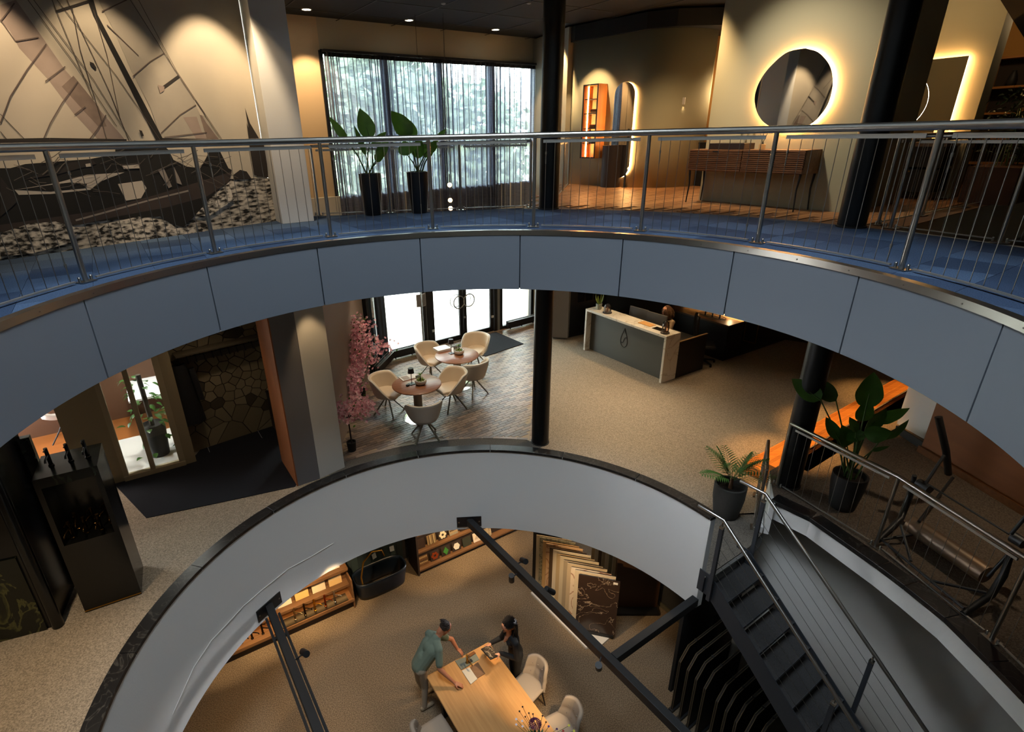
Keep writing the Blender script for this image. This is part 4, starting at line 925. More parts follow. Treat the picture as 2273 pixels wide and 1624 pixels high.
# sign stand, doormat
q = gpt(941, 778); t = thing('sign_stand', 'slim steel sign stand with two white panels left of the door', 'sign', q, rad(34.5))
MB().cyl((0, 0, 0), (0, 0, 1.45), .022, n=10).build('pole', mat('pole_grey', 'b8bab9', .4), t); MB().lathe([(.13, 0), (.13, .012), (.001, .012)], n=20).build('foot', mat('pole_grey', 'b8bab9', .4), t)
for s in (-1, 1): MB().box((s * .075, -.03, 1.36), (.12, .025, .32), s * .35).build('sign_panel', mat('sign_grey', 'c3c0ba', .5), t); MB().box((s * .075, -.046, 1.36), (.09, .004, .27), s * .35).build('sign_face', mat('sign_face_grey', '9b9791', .5), t)
t = thing('door_mat', 'dark grey entrance mat in front of the glass door', 'mat', gpt(1090, 765) + Vector((0, 0, .013)), 0)
mp_ = [gpt(1101, 738), gpt(1162, 764), gpt(1078, 792), gpt(1000, 772)]; MB().prism([(p - Vector(t.location)).to_2d() for p in mp_], 0, .012).build('mat', carpet('mat_pile', '2b2d31', '3d4045', 120), t)
# outside: paving, planter, trees
M_pave = mat('street_paving', 'bdb8b0', .9, var=(9, .2), hex2='a39d95', bump=(20, .3))
struct(slab('ground_street', [fac(-30, .3).to_2d(), fac(30, .3).to_2d(), fac(30, 40).to_2d(), fac(-30, 40).to_2d()], [], ZG - .2, ZG - .03, M_pave))
q = onp(1165, 675, F0 + FN * 2.6, FN); t = thing('street_planter', 'large white round planter outside the entrance glass', 'planter', (q.x, q.y, ZG - .03)); MB().lathe([(.62, 0), (.72, .7), (.72, .72), (.66, .72), (.64, .6), (.001, .6)], n=36).build('tub', M_white, t, smooth=40); MB().lathe([(.001, .62), (.64, .62)], n=24, cap=False).build('soil', M_soil, t)
M_tl = [mat('tree_leaf_%d' % i, a, .6, var=(3, .3), hex2=b) for i, (a, b) in enumerate((('8b9a7c', 'bcc6ac'), ('96a386', 'c6ceb6'), ('84937a', 'b2bda4')))]
def tree(label, s, off, h, r, i, seed):
    random.seed(seed); p = fac(s, off); t = thing('street_tree', label, 'tree', (p.x, p.y, ZG - .03), 0, 'trees outside the window')
    MB().tube([(0, 0, 0), (.1, 0, h * .35), (0, .1, h * .6)], [.16, .13, .07], 8).build('trunk', mat('bark', '5a4a3c', .9), t, smooth=60)
    g = MB()
    for k in range(3200):
        d = Vector((random.gauss(0, 1), random.gauss(0, 1), random.gauss(0, 1))).normalized(); q = d * random.random() ** .4; q = Vector((q.x * r, q.y * r, h * .62 + q.z * h * .46)) + Vector((random.gauss(0, .12), random.gauss(0, .12), 0))
        a = Vector((random.gauss(0, 1), random.gauss(0, 1), random.gauss(0, .6))).normalized() * random.uniform(.22, .42); b = a.cross(Vector((random.gauss(0, 1), random.gauss(0, 1), random.gauss(0, 1)))).normalized() * random.uniform(.12, .2)
        g.add([q - a, q + b, q + a, q - b], [(0, 1, 2, 3)])
    o = g.build('crown', M_tl[i], t); o['kind'] = 'stuff'
for a in (('leafy tree outside behind the leftmost curtain panel', -5.5, 12.5, 6.8, 3.4, 0, 21), ('leafy tree outside behind the second curtain panel', -.8, 14.2, 8.0, 3.6, 1, 22), ('leafy tree outside behind the third curtain panel', 4.4, 12.2, 8.6, 3.8, 2, 23), ('leafy tree outside behind the rightmost curtain panel', 9.6, 12.8, 7.2, 3.8, 0, 24), ('low bush outside at the foot of the trees', 2.2, 10.6, 4.8, 3.2, 1, 25), ('tall distant tree outside between the curtain panels', 7.6, 18.5, 9.0, 4.4, 2, 26)): tree(*a)
# ---------------------------------------------------------------- bistro tables and chairs
M_tt = wood('walnut_table', '7d4f33', '9c6947', rough=.35, axis='x', coord='obj', spec=.5)
M_tb = mat('table_base_champagne', '9a9080', .35, metal=.4); M_disc = mat('polished_disc', 'cfcac2', .15, metal=.9)
def bistro(label, p, r):
    t = thing('round_table', label, 'table', (p.x, p.y, ZG), .5, 'bistro tables')
    MB().lathe([(.001, .715), (r - .02, .715), (r, .73), (r, .742), (r - .012, .75), (.001, .75)], n=56, cap=False).build('table_top', M_tt, t, smooth=35)
    MB().lathe([(.085, .012), (.085, .715)], n=24).build('pedestal', M_tb, t, smooth=40); MB().lathe([(.33, 0), (.33, .008), (.30, .014), (.001, .014)], n=40).build('base_disc', M_disc, t, smooth=40)
    return t
tp1, tp2 = gpt(925, 851, .75), gpt(1014, 787, .75)
bistro('round walnut table nearer the railing kerb with a low base disc', tp1, .475); bistro('round walnut table nearer the glass door', tp2, .475)
M_sh1 = mat('chair_shell_ivory', 'd2ccc2', .45); M_pad = mat('chair_pad_cream', 'd8c6ac', .55); M_leg = mat('chair_leg_khaki', '8d8774', .4, metal=.3)
def tub_chair():
    t = thing('tub_chair', 'x', 'chair', (0, 0, 0), 0, 'ivory tub chairs')
    def prof(a):                                       # rim height by angle from the back (0) to the front (pi)
        k = abs(a) / pi; return .80 - .04 * k - .34 * max(0, min(1, (k - .38) / .32)) ** 1.4
    def shell(u, v, dr=0.0):
        a = (u - .5) * 2 * pi * .80; z1 = prof(a); z0 = .40; zz = z0 + (z1 - z0) * v
        k = abs(a) / pi; r = .205 + .115 * (v ** .65) + dr
        rx = r * (1.03 - .02 * v); ry = r * (1 + .10 * k)
        return Vector((-cos(a) * ry, sin(a) * rx, zz))
    MB().grid(lambda u, v: shell(u, v, .014), 36, 8).build('shell', M_sh1, t, smooth=80, solid=.022)
    MB().grid(lambda u, v: shell(.015 + u * .97, .06 + v * .92, -.012) + Vector((0, 0, .004)), 36, 8).build('back_pad', M_pad, t, smooth=80, solid=.026)
    MB().grid(lambda u, v: Vector((-.215 + .50 * v, (u - .5) * (.40 + .08 * v) * (1 - .25 * (2 * abs(v - .5)) ** 3), .455 - .035 * max(0, v - .8) * 5 * (v - .8) * 5 + .012 * sin(pi * u))), 12, 14).build('seat', M_pad, t, smooth=80, solid=.06)
    MB().lathe([(.19, .40), (.15, .375), (.05, .36), (.05, .33), (.001, .33)], n=20, cap=False).build('under_shell', M_sh1, t, smooth=60)
    for k in range(4):
        a = pi / 4 + k * pi / 2; MB().beam((.03 * cos(a), .03 * sin(a), .36), (.31 * cos(a), .31 * sin(a), .012), .028, .022).cyl((.31 * cos(a), .31 * sin(a), 0), (.31 * cos(a), .31 * sin(a), .014), .016, n=8).build('leg', M_leg, t)
    return t
ch = [(860, 872, tp1, 'ivory tub chair at the near table, left side by the cherry trees'), (942, 925, tp1, 'ivory tub chair at the near table with its back to the viewer'), (1001, 862, tp1, 'ivory tub chair between the two round tables facing left'),
      (955, 800, tp2, 'ivory tub chair at the far table, left side'), (1056, 778, tp2, 'ivory tub chair at the far table nearest the door mat'), (1050, 832, tp2, 'ivory tub chair at the far table with its back to the black column')]
proto = tub_chair()
for k, (u, v, tp, lb) in enumerate(ch):
    p = gpt(u, v, .44); a = atan2(tp.y - p.y, tp.x - p.x); o = proto if k == 0 else dup(proto)
    o.location = (p.x, p.y, ZG + .011); o.rotation_euler = (0, 0, a); o['label'] = lb
# things on the tables
M_white2 = mat('glazed_white', 'd9d3c8', .3)
M_lampb = mat('lamp_black_red', '1d1214', .45)
def table_lamp(label, p):
    t = thing('table_lamp', label, 'lamp', p, .6, 'cordless table lamps'); MB().bx(-.055, .055, -.055, .055, 0, .012).build('foot', M_lampb, t, bevel=.003); MB().cyl((0, 0, .01), (0, 0, .26), .006, n=8).build('stem', M_lampb, t); MB().lathe([(.062, .235), (.05, .33), (.046, .33), (.058, .235)], n=24).build('shade', M_lampb, t, smooth=40); MB().lathe([(.001, .328), (.048, .328)], n=20, cap=False).build('shade_top', M_lampb, t)
def succulent(label, p, sc=1, seed=1):
    random.seed(seed); t = thing('planted_bowl', label, 'potted plant', p, 0, 'succulent bowls')
    MB().lathe([(.07, 0), (.105, .025), (.115, .06), (.10, .09), (.088, .09), (.09, .07), (.001, .07)], n=28).build('bowl', M_white2, t, smooth=50)
    MB().cyl((0, 0, .07), (.0, 0, .18), .012, n=6).build('stem', M_stem, t)
    for k in range(22):
        a = k * 2.4; r = .02 + .05 * random.random(); p0 = Vector((0, 0, .17)) if k < 11 else Vector((r * cos(a), r * sin(a), .08)); d = Vector((cos(a), sin(a), random.uniform(.2, 1.2))).normalized() * (.085 if k < 11 else .06)
        blade(MB(), p0, p0 + d, .02, (0, 0, 1), n=4).build('leaf', mat('succulent_green', '5a7a34', .5), t, smooth=60)
    for k in range(6): MB().sph((.05 * cos(k), .05 * sin(k), .085), .022, 8, 6).build('succulent', mat('succulent_lime', '8a9a3c', .5), t, smooth=60)
def block(name, label, cat, p, size, rz, m, extra=None):
    t = thing(name, label, cat, p, rz); MB().bx(-size[0] / 2, size[0] / 2, -size[1] / 2, size[1] / 2, 0, size[2]).build('body', m, t, bevel=.002)
    if extra: MB().bx(-size[0] / 2 + .004, size[0] / 2 + .002, -size[1] / 2 + .004, size[1] / 2 - .004, size[2] * .12, size[2] * .88).build('pages', extra, t)
    return t
zt = .7505
table_lamp('small dark red cordless lamp on the near round table', gpt(914, 852, zt)); table_lamp('small dark red cordless lamp on the far round table', gpt(1002, 784, zt))
succulent('white bowl of succulents on the near round table', gpt(934, 852, zt), 1, 3); succulent('white bowl of succulents on the far round table', gpt(1019, 785, zt), 1, 4)
t = block('magazine', 'white magazine lying on the near round table', 'magazine', gpt(905, 838, zt), (.30, .22, .012), .55, mat('paper_white', 'd6d0ca', .6)); MB().bx(-.12, .02, -.09, .09, .0121, .0125).build('cover_print', mat('print_taupe', '9b8c80', .6), t)
t = block('large_book', 'thick white book lying on the far round table', 'book', gpt(981, 776, zt), (.32, .26, .05), .55, mat('book_white', 'e2dfda', .5), mat('pages_grey', '3a3c40', .8))
t = thing('black_puck', 'small black round charger on the near round table', 'charger', gpt(905, 856, zt)); MB().lathe([(.035, 0), (.036, .02), (.03, .028), (.001, .028)], n=20).build('body', M_black, t, smooth=40)
for (u, v), lb in (((929, 836), 'small menu card standing on the near round table'), ((1012, 770), 'small menu card standing on the far round table')):
    t = thing('menu_card', lb, 'card', gpt(u, v + 12, zt), .55); MB().bx(-.055, .055, -.002, .002, 0, .15).build('card', mat('card_grey', 'b8b2b4', .5), t); MB().bx(-.06, .06, -.02, .02, 0, .01).build('stand', M_black, t)
# ---------------------------------------------------------------- cherry trees
M_petal = island_mat('blossom_pink', ['e79aab', 'f2b9c4', 'f7d3d8', 'd9708a'], .6, .2)
def blossom_tree(label, pot, potr, trunk, branches, blobs, n, seed, ph=.22):
    random.seed(seed); t = thing('cherry_tree', label, 'tree', pot, 0, 'artificial cherry trees'); O = Vector(pot)
    MB().lathe([(potr * .8, 0), (potr, ph), (potr - .012, ph), (potr - .02, ph - .04), (.001, ph - .04)], n=22).build('pot', M_black, t, smooth=40)
    MB().tube([p - O for p in trunk], [.016, .013, .010, .006][:len(trunk)], 7).build('trunk', mat('dark_bark', '2b2020', .9), t, smooth=60)
    for b in branches: MB().tube([p - O for p in b], [.009, .006, .003][:len(b)], 5).build('branch', mat('dark_bark', '2b2020', .9), t, smooth=60)
    g = MB(); gl = MB()
    for k in range(n):
        c, ru, rz_ = random.choices(blobs, [b[1] * b[2] for b in blobs])[0]
        d = Vector((random.gauss(0, .5), random.gauss(0, .5), random.gauss(0, .5))); p = c - O + Vector((d.x * ru, d.y * ru * .7, d.z * rz_))
        if p.x + O.x < -2.41: p.x = -2.41 - O.x + random.random() * .05
        nr = Vector((random.gauss(0, .6), random.gauss(-1, .6), random.gauss(.5, .6))).normalized(); x = nr.orthogonal().normalized(); y = nr.cross(x); s = random.uniform(.022, .036)
        if k % 14 == 0: blade(gl, p, p + x * .06, .03, nr, n=3); continue
        for i in range(5):
            a = i * 2 * pi / 5; a0, a1 = a - .55, a + .55
            g.add([p, p + (x * cos(a0) + y * sin(a0)) * s * .8 + nr * .004, p + (x * cos(a) + y * sin(a)) * s * 1.15 + nr * .008, p + (x * cos(a1) + y * sin(a1)) * s * .8 + nr * .004], [(0, 1, 2, 3)])
    g.build('blossoms', M_petal, t)['kind'] = 'stuff'; gl.build('leaves', M_leaf, t)['kind'] = 'stuff'
def bl_(b, L): return [(pxl(u, v, b, d), ru, rz_) for u, v, ru, rz_, d in L]
b = gpt(782, 1000); pv = lambda u, v, d=0: pxl(u, v, b, d)
blossom_tree('small cherry blossom tree in a black pot nearest the kerb', b, .085, [pv(781, 985), pv(776, 950), pv(772, 925), pv(785, 905)], [[pv(773, 930), pv(760, 915)], [pv(773, 928), pv(800, 900), pv(815, 900)]], bl_(b, [(765, 915, .26, .16, 0), (790, 905, .30, .2, .05), (808, 900, .2, .12, 0)]), 330, 31, .19)
b = gpt(804, 884); b = Vector((b.x, b.y, ZG))
blossom_tree('tall cherry blossom tree in a black pot beside the corner radiator', b, .095, [pv(804, 872), pv(798, 830), pv(795, 790), pv(790, 730)], [[pv(802, 845), pv(815, 805), pv(838, 775)], [pv(799, 832), pv(783, 800)], [pv(806, 835), pv(825, 795)]], bl_(b, [(790, 722, .34, .26, 0), (795, 745, .34, .30, 0), (800, 762, .24, .24, 0), (800, 782, .34, .24, 0), (824, 782, .32, .2, .0), (843, 768, .28, .18, .05), (822, 797, .2, .14, 0), (783, 775, .3, .3, 0)]), 620, 32, .22)
b = gpt(768, 905); b = Vector((b.x + .05, b.y + .1, ZG))
blossom_tree('bushy cherry blossom tree against the left wall behind the white pillar', b, .1, [pv(765, 890), pv(762, 840), pv(758, 790), pv(755, 750)], [[pv(763, 850), pv(785, 820)], [pv(762, 845), pv(745, 815)]], bl_(b, [(756, 765, .42, .36, 0), (772, 785, .42, .36, .1), (752, 790, .42, .36, 0), (770, 815, .42, .36, 0), (756, 840, .42, .34, 0)]), 900, 33, .22)
b = gpt(757, 930); b = Vector((b.x, b.y, ZG))
blossom_tree('drooping cherry blossom tree half hidden by the white pillar', b, .1, [pv(757, 915), pv(762, 880), pv(765, 850), pv(765, 825)], [[pv(764, 860), pv(785, 855), pv(798, 850)]], bl_(b, [(768, 840, .36, .26, 0), (758, 862, .32, .26, 0), (772, 878, .34, .18, 0), (784, 860, .24, .2, 0), (797, 850, .1, .08, 0)]), 420, 34, .2)
# ---------------------------------------------------------------- round columns below
round_column('black round steel column between the brick floor and the beige carpet', 1.14, 8.42, ZG, -.75, .152)
round_column('black round steel column rising through the wooden steps', 4.36, 6.30, ZP, -.75, .15)
# ================================================================== RECEPTION
cBL = gpt(1294.6, 775.6); cBR = gpt(1467, 850.4); cdir = (cBR - cBL).normalized(); LC = (cBR - cBL).length; rzC = atan2(cdir.y, cdir.x)
# local frame: x along the front, +y away from the viewer
M_marb = veined('cream_marble', 'd8d2c6', 'b5a997', 2.2, .3, .03, coord='obj', warp=.6)
t = thing('reception_counter', 'reception counter with cream marble frame and dark grey front bearing a drop emblem', 'counter', cBL, rzC); RC = t
dp = .46
MB().bx(0, LC, 0, dp, 1.04, 1.092).build('marble_top', M_marb, t, bevel=.003)
for x in (0, LC - .055): MB().bx(x, x + .055, 0, dp, 0, 1.04).build('marble_side', M_marb, t, bevel=.003)
M_front = mat('counter_front_grey', '4b4b46', .55)
fr = MB().bx(.055, LC - .055, .16, .20, .0, 1.04).build('front_panel', M_front, t)
lx, lz = LC * .475, .63
drop = [(0, .245), (-.035, .16), (-.075, .07), (-.10, -.02), (-.105, -.09), (-.085, -.16), (-.045, -.205), (0, -.22), (.045, -.205), (.085, -.16), (.105, -.09), (.10, -.02), (.075, .07), (.035, .16)]
MB().tube([(lx + x, .157, lz + z) for x, z in smooth_pts([(a, b, 0) for a, b in drop] + [(0, .245, 0)], 3)[:-1] for x, z in [(x, z)]] if False else [(lx + p.x, .157, lz + p.y) for p in smooth_pts([(a, b, 0) for a, b in drop] + [(0, .245, 0)], 3)[:-1]], .009, 6, closed=True).build('drop_emblem', M_black, fr)
MB().tube([(lx + p.x, .157, lz + p.y) for p in smooth_pts([(-.098, -.115, 0), (-.055, -.125, 0), (-.02, -.09, 0), (.0, -.03, 0), (.03, .02, 0), (.07, .03, 0), (.095, .005, 0)], 4)], .009, 6).build('emblem_wave', M_black, fr)
MB().bx(LC - .03, LC, dp, dp + .95, 0, .86).build('side_panel', mat('counter_black_wood', '171411', .6), t); MB().bx(.0, .05, dp, dp + .95, 0, .86).build('side_panel', mat('counter_black_wood', '171411', .6), t)
MB().bx(.05, LC - .03, dp + .12, dp + .9, .70, .735).build('desk_top', M_black, t); MB().bx(LC - .04, LC + .005, dp, dp + .96, .86, .875).build('side_cap', wood('oak_cap', '6d5638', '8a7049', axis='y', coord='obj'), t)
MB().bx(.055, LC - .055, .2, .45, .0, 1.03).build('carcass', M_black, t)
def oc(x, y, z): return RC.matrix_basis @ Vector((x, y, z))
# items on the counter
p = gpt(1329, 686, 1.092); t = thing('patterned_pot_plant', 'green plant in a blue-grey patterned pot on the counter', 'potted plant', p); MB().lathe([(.055, 0), (.072, .03), (.075, .15), (.066, .15), (.064, .12), (.001, .12)], n=24).build('pot', mat('mottled_blue_pot', '6f7f80', .5, var=(30, .12), hex2='a9a48f', coord='obj'), t, smooth=40)
random.seed(2)
for k in range(9): a = k * 2.4; blade(MB(), (0, 0, .12), (.10 * cos(a), .10 * sin(a), .33 + .05 * (k % 3)), .035, (cos(a), sin(a), .6), n=5).build('leaf', mat('yellow_green_leaf', '6f7f2a', .5), t, smooth=60)
M_gd = glass('cloche_glass', 'e8e0d8', .35)
def cloche(label, p, h, r):
    t = thing('glass_cloche', label, 'cloche', p, 0, 'glass cloches on the counter'); MB().lathe([(r + .02, 0), (r + .022, .018), (r + .005, .03), (.001, .03)], n=28).build('base', mat('dark_wood_base', '2b1d14', .5), t, smooth=40)
    MB().lathe([(r, .03), (r, h * .62)] + [(r * cos(a), h * .62 + (h * .38) * sin(a)) for a in [pi / 2 * i / 6 for i in range(1, 6)]] + [(.004, h)], n=28, cap=False).build('dome', M_gd, t, smooth=60)
    MB().lathe([(.03, .03), (.018, .06), (.012, .12), (.02, h * .55), (.001, h * .62)], n=14).build('figure', mat('copper_figure', '6d3a22', .35, metal=.7), t, smooth=60)
cloche('wide glass cloche near the potted plant on the counter', gpt(1348, 694, 1.092), .24, .09); cloche('tall glass cloche at the right end of the counter', gpt(1476, 739, 1.092), .28, .075)
block('wooden_tray', 'light oak board lying on the counter', 'board', gpt(1436, 719, 1.0925), (.36, .2, .012), rzC, wood('light_oak_board', 'c08a4a', 'd6a261', axis='x', coord='obj')); block('tablet', 'dark tablet lying on the counter beside the oak board', 'tablet', gpt(1462, 730, 1.0925), (.24, .17, .008), rzC, mat('tablet_black', '17140f', .25))
for (x, lb) in ((LC * .41, 'computer monitor behind the counter, left of the two'), (LC * .63, 'computer monitor behind the counter, next to the receptionist')):
    t = thing('monitor', lb, 'monitor', oc(x, dp + .30, .735), rzC + .08); MB().box((0, 0, .33), (.54, .035, .32), M=Matrix.Rotation(-.12, 3, 'X')).build('screen', mat('monitor_back', '4a4640', .5), t, bevel=.01); MB().box((0, .028, .33), (.5, .004, .28), M=Matrix.Rotation(-.12, 3, 'X')).build('display', M_black, t); MB().bx(-.03, .03, -.015, .015, 0, .22).build('neck', M_black, t); MB().bx(-.11, .11, -.07, .07, 0, .012).build('foot', M_black, t)
t = thing('office_chair', 'black high-backed office chair behind the receptionist', 'chair', oc(LC * .90, dp + 1.25, 0), rzC + 2.3); OCH = t
MB().bx(-.24, .24, -.24, .22, .42, .5).build('seat', M_black, t, bevel=.03); MB().grid(lambda u, v: Vector(((u - .5) * (.46 - .08 * v), .22 + .05 * sin(v * 2) + .05 * (2 * u - 1) ** 2 * -1, .5 + .68 * v)), 8, 8).build('backrest', M_black, t, smooth=70, solid=.06); MB().cyl((0, 0, .1), (0, 0, .42), .03, n=10).build('gas_lift', M_black, t)
for k in range(5): a = k * 2 * pi / 5; MB().beam((0, 0, .1), (.3 * cos(a), .3 * sin(a), .06), .04, .03).cyl((.3 * cos(a), .3 * sin(a), 0), (.3 * cos(a), .3 * sin(a), .06), .025, n=8).build('leg', M_black, t)
# back counter with lit marble splashback
bq = gpt(1604, 801); t = thing('back_counter', 'black back counter with a lit marble splashback behind reception', 'counter', bq, rzC)
MB().bx(-1.75, 0, 0, .62, 0, .86).build('body', mat('back_counter_black', '0f0e0d', .5), t); MB().bx(-1.77, .02, -.02, .64, .86, .90).build('top', wood('dark_oak_top', '4a3420', '5f452c', axis='x', coord='obj'), t)
MB().bx(-1.75, .0, .615, .64, .90, 1.25).build('splashback', veined('warm_marble', 'b79f80', '6d5238', 3, .3, .06, coord='obj'), t); MB().bx(-1.74, -.01, .595, .612, .905, .918).build('led_strip', mat('counter_led', 'ffb45e', .5, emit=16), t)
tb = t; OB = tb.matrix_basis
t = thing('oval_tray', 'black oval wire tray on the back counter', 'tray', OB @ Vector((-.62, .25, .902)), rzC); MB().tube([(.36 * cos(a), .15 * sin(a), .03) for a in [2 * pi * i / 28 for i in range(28)]], .007, 6, closed=True).build('rim', M_black, t); MB().lathe([(.001, 0), (.15, 0)], n=24, cap=False).build('plate', M_black, t).scale = (2.4, 1, 1)
def mixer_tap(name, label, p, rz, m, h=.26, group=None, cat='tap', base=True):
    t = thing(name, label, cat, p, rz, group)
    MB().lathe([(.028, 0), (.028, .012), (.02, .018), (.019, h)], n=14).build('body', m, t, smooth=40); MB().tube([(0, 0, h * .68), (0, -.13, h * .70), (0, -.155, h * .66), (0, -.16, h * .58)], .011, 8).build('spout', m, t, smooth=50)
    MB().cyl((0, 0, h), (0, 0, h + .02), .019, n=12).cyl((0, 0, h + .012), (0, -.09, h + .022), .007, n=6).build('lever', m, t, smooth=50)
    return t
for x, lb in ((-.82, 'left'), (-.62, 'middle'), (-.42, 'right')): mixer_tap('display_tap', 'tall black tap standing on the oval tray, %s one' % lb, OB @ Vector((x, .25, .905)), rzC - 1.2, M_black, .24, 'taps on the oval tray')
# walls, cabinets behind
struct(MB().prism([gpt(1222, 752).to_2d(), gpt(1259, 754).to_2d(), (gpt(1259, 754) + Vector((.12, .3, 0))).to_2d(), (gpt(1222, 752) + Vector((.05, .4, 0))).to_2d()], ZG + .05, -.75).build('wall_pier', mat('taupe_plaster', '7a6f62', .85)))
t = thing('tall_black_cabinet', 'tall black cabinet with small glass doors beside the taupe pier', 'cabinet', gpt(1262, 749), .0)
e0 = gpt(1262, 749); e1 = gpt(1332, 733); MB().prism([(e0 - e0).to_2d(), (e1 - e0).to_2d(), (e1 - e0 + Vector((.25, .6, 0))).to_2d(), (Vector((.25, .6, 0))).to_2d()], 0, 2.6).build('body', M_black, t)
ed = (e1 - e0).normalized(); en = Vector((ed.y, -ed.x, 0))
for k in range(3): a = ed * (.25 + k * .28); MB().plate([a + Vector((0, 0, .95)), a + ed * .22 + Vector((0, 0, .95)), a + ed * .22 + Vector((0, 0, 1.6)), a + Vector((0, 0, 1.6))], en, .012).build('glass_door', mat('smoked_glass', '1a1b1d', .1), t)
# darker floor, brass frame, wall behind
struct(MB().prism([gpt(1641, 789).to_2d(), gpt(1745, 753).to_2d(), (gpt(1745, 753) + Vector((2.0, 3.4, 0))).to_2d(), (gpt(1600, 760) + Vector((0, 2.5, 0))).to_2d(), gpt(1600, 775).to_2d()], ZG, ZG + .006).build('floor_dark_area', mat('dark_floor', '181512', .7)))
q = gpt(1676, 763); q2 = gpt(1649, 756); t = thing('brass_frame', 'thin brass frame standing on the dark floor behind reception', 'frame', q)
v = q2 - q; M_brass = mat('brass', 'a87a2c', .35, metal=.9)
for a, b in ((Vector(), v), (Vector(), Vector((0, 0, 1.3))), (v, v + Vector((0, 0, 1.3))), (Vector((0, 0, 1.3)), v + Vector((0, 0, 1.3)))): MB().beam(a + Vector((0, 0, .01)), b + Vector((0, 0, .01)), .02, .02, up=(.3, .2, .9)).build('frame_bar', M_brass, t)
struct(wallseg('wall_behind_reception', (3.6, 16.2), (9.2, 12.6), ZG, -.75, .15, mat('dark_wall', '2e2a26', .9)))
spot('reception_light', (3.9, 12.3, -.8), (3.6, 12.0, ZG + 1.1), 75, WARM, 75, .6, .05); spot('reception_light', (4.6, 11.3, -.8), (4.25, 11.2, ZG + 1.1), 45, WARM, 70, .6, .05)
point('splash_glow', OB @ Vector((-.3, .5, 1.05)), 3, WARM, .03)
# ================================================================== WOODEN STEPS, PLATFORM, RIGHT SIDE
M_stepw = wood('honey_oak', 'b0682a', 'cd863c', rough=.35, axis='x', rot=GA)
st0 = Vector((4.30, 7.36, 0)); stL = 6.2
stp = struct(thing('floor_wooden_steps', None, None, (st0.x, st0.y, ZG), GA))
for k in range(3):
    y1 = -.0 - k * .31; z = (k + 1) * .5 / 3
    MB().bx(0, stL, y1 - .86 + k * .31 if False else -.93, y1, z - .5 / 3, z).build('step', M_stepw, stp, bevel=.004)
    for gx in (.03, .05, .07): MB().bx(0.01, stL, y1 - gx - .004, y1 - gx, z - .001, z + .0015).build('groove', mat('groove_dark', '6b3a14', .6), stp)
# orange spill lamps above the steps
for x in (.7, 2.6, 4.6): 
    p = st0 + U3 * x - W3 * .35; spot('step_light', (p.x, p.y, -.8), (p.x, p.y, ZG), 300 if x < 3 else 220, (1, .52, .17), 44, .7, .04)
# stair landing railing beside the palm
sp_ = gpt(1680, 1174)
railing('landing_railing', 'short steel cable railing between the palm pot and the stair', [(3.83, 6.0), (4.22, 6.72)], ZG, .95, gap=.12)
rp = [(at(u, v, ZP + 1.0).x, at(u, v, ZP + 1.0).y) for u, v in ((1754, 942),)] + [(p.x + .06, p.y) for p in (at(1932, 1212, ZP), at(2187, 1418, ZP))]
rp = [(4.20, 6.28), rp[1], rp[2], (4.95, 2.6), (4.6, 1.6)]
railing('platform_railing', 'long steel cable railing along the raised platform edge', rp, ZP, .98, gap=.12, hand=.026, endret=[Vector((4.40, 6.42, ZP + .98))])
# palm and big plant in pots
M_pot2 = mat('concrete_pot', '34332f', .8, bump=(40, .15)); M_pot3 = mat('black_round_pot', '17181a', .6)
def palm(label, base):
    random.seed(9); t = thing('potted_palm', label, 'potted plant', base); r0, r1, h = .155, .215, .52
    MB().lathe([(r0, 0), (r0 + .015, .04), (r1 - .005, h * .6), (r1, h), (r1 - .028, h), (r1 - .04, h - .08), (.001, h - .08)], n=32).build('pot', M_pot2, t, smooth=45); MB().lathe([(.001, h - .07), (r1 - .04, h - .07)], n=20, cap=False).build('soil', M_soil, t)
    MB().tube([(0, 0, h - .1), (0, .0, h + .1)], [.03, .022], 8).build('trunk', mat('palm_trunk', '6b4a30', .8), t, smooth=60)
    for k, (a, tilt, L) in enumerate(((-2.2, .45, .55), (-1.2, .25, .62), (-.4, .55, .58), (.6, .9, .55), (1.5, .7, .5), (2.4, .6, .55), (3.0, .35, .6), (-2.9, .9, .5), (.1, 1.25, .5))):
        g = MB(); d = Vector((cos(a), sin(a), 0)); P = []
        for i in range(15): s = i / 14; P.append(Vector((0, 0, h + .05)) + d * (L * sin(tilt) * s + .25 * L * s * s * tilt) + Vector((0, 0, L * cos(tilt) * s - .22 * L * s * s * tilt)))
        g.tube(P, [.005 - .0035 * i / 14 for i in range(15)], 5); side = d.cross(Vector((0, 0, 1)))
        for i in range(3, 15):
            tn = (P[i] - P[i - 1]).normalized()
            for s in (-1, 1):
                ll = .17 * sin(pi * (i / 14) ** .8 * .92 + .1) + .03; blade(g, P[i], P[i] + (side * s * .85 + tn * .6 + Vector((0, 0, -.12))).normalized() * ll, .022, (0, 0, 1), bend=.06, n=3)
        g.build('frond', mat('palm_green', '2c5a26', .5, var=(5, .3), hex2='5b7a34', coord='obj'), t, smooth=60)
palm('small palm in a grey concrete pot beside the stair landing', Vector((3.56, 6.30, ZG)))
bp = at(1868, 1128, ZP); bp = Vector((bp.x + .03, bp.y + .05, ZP))
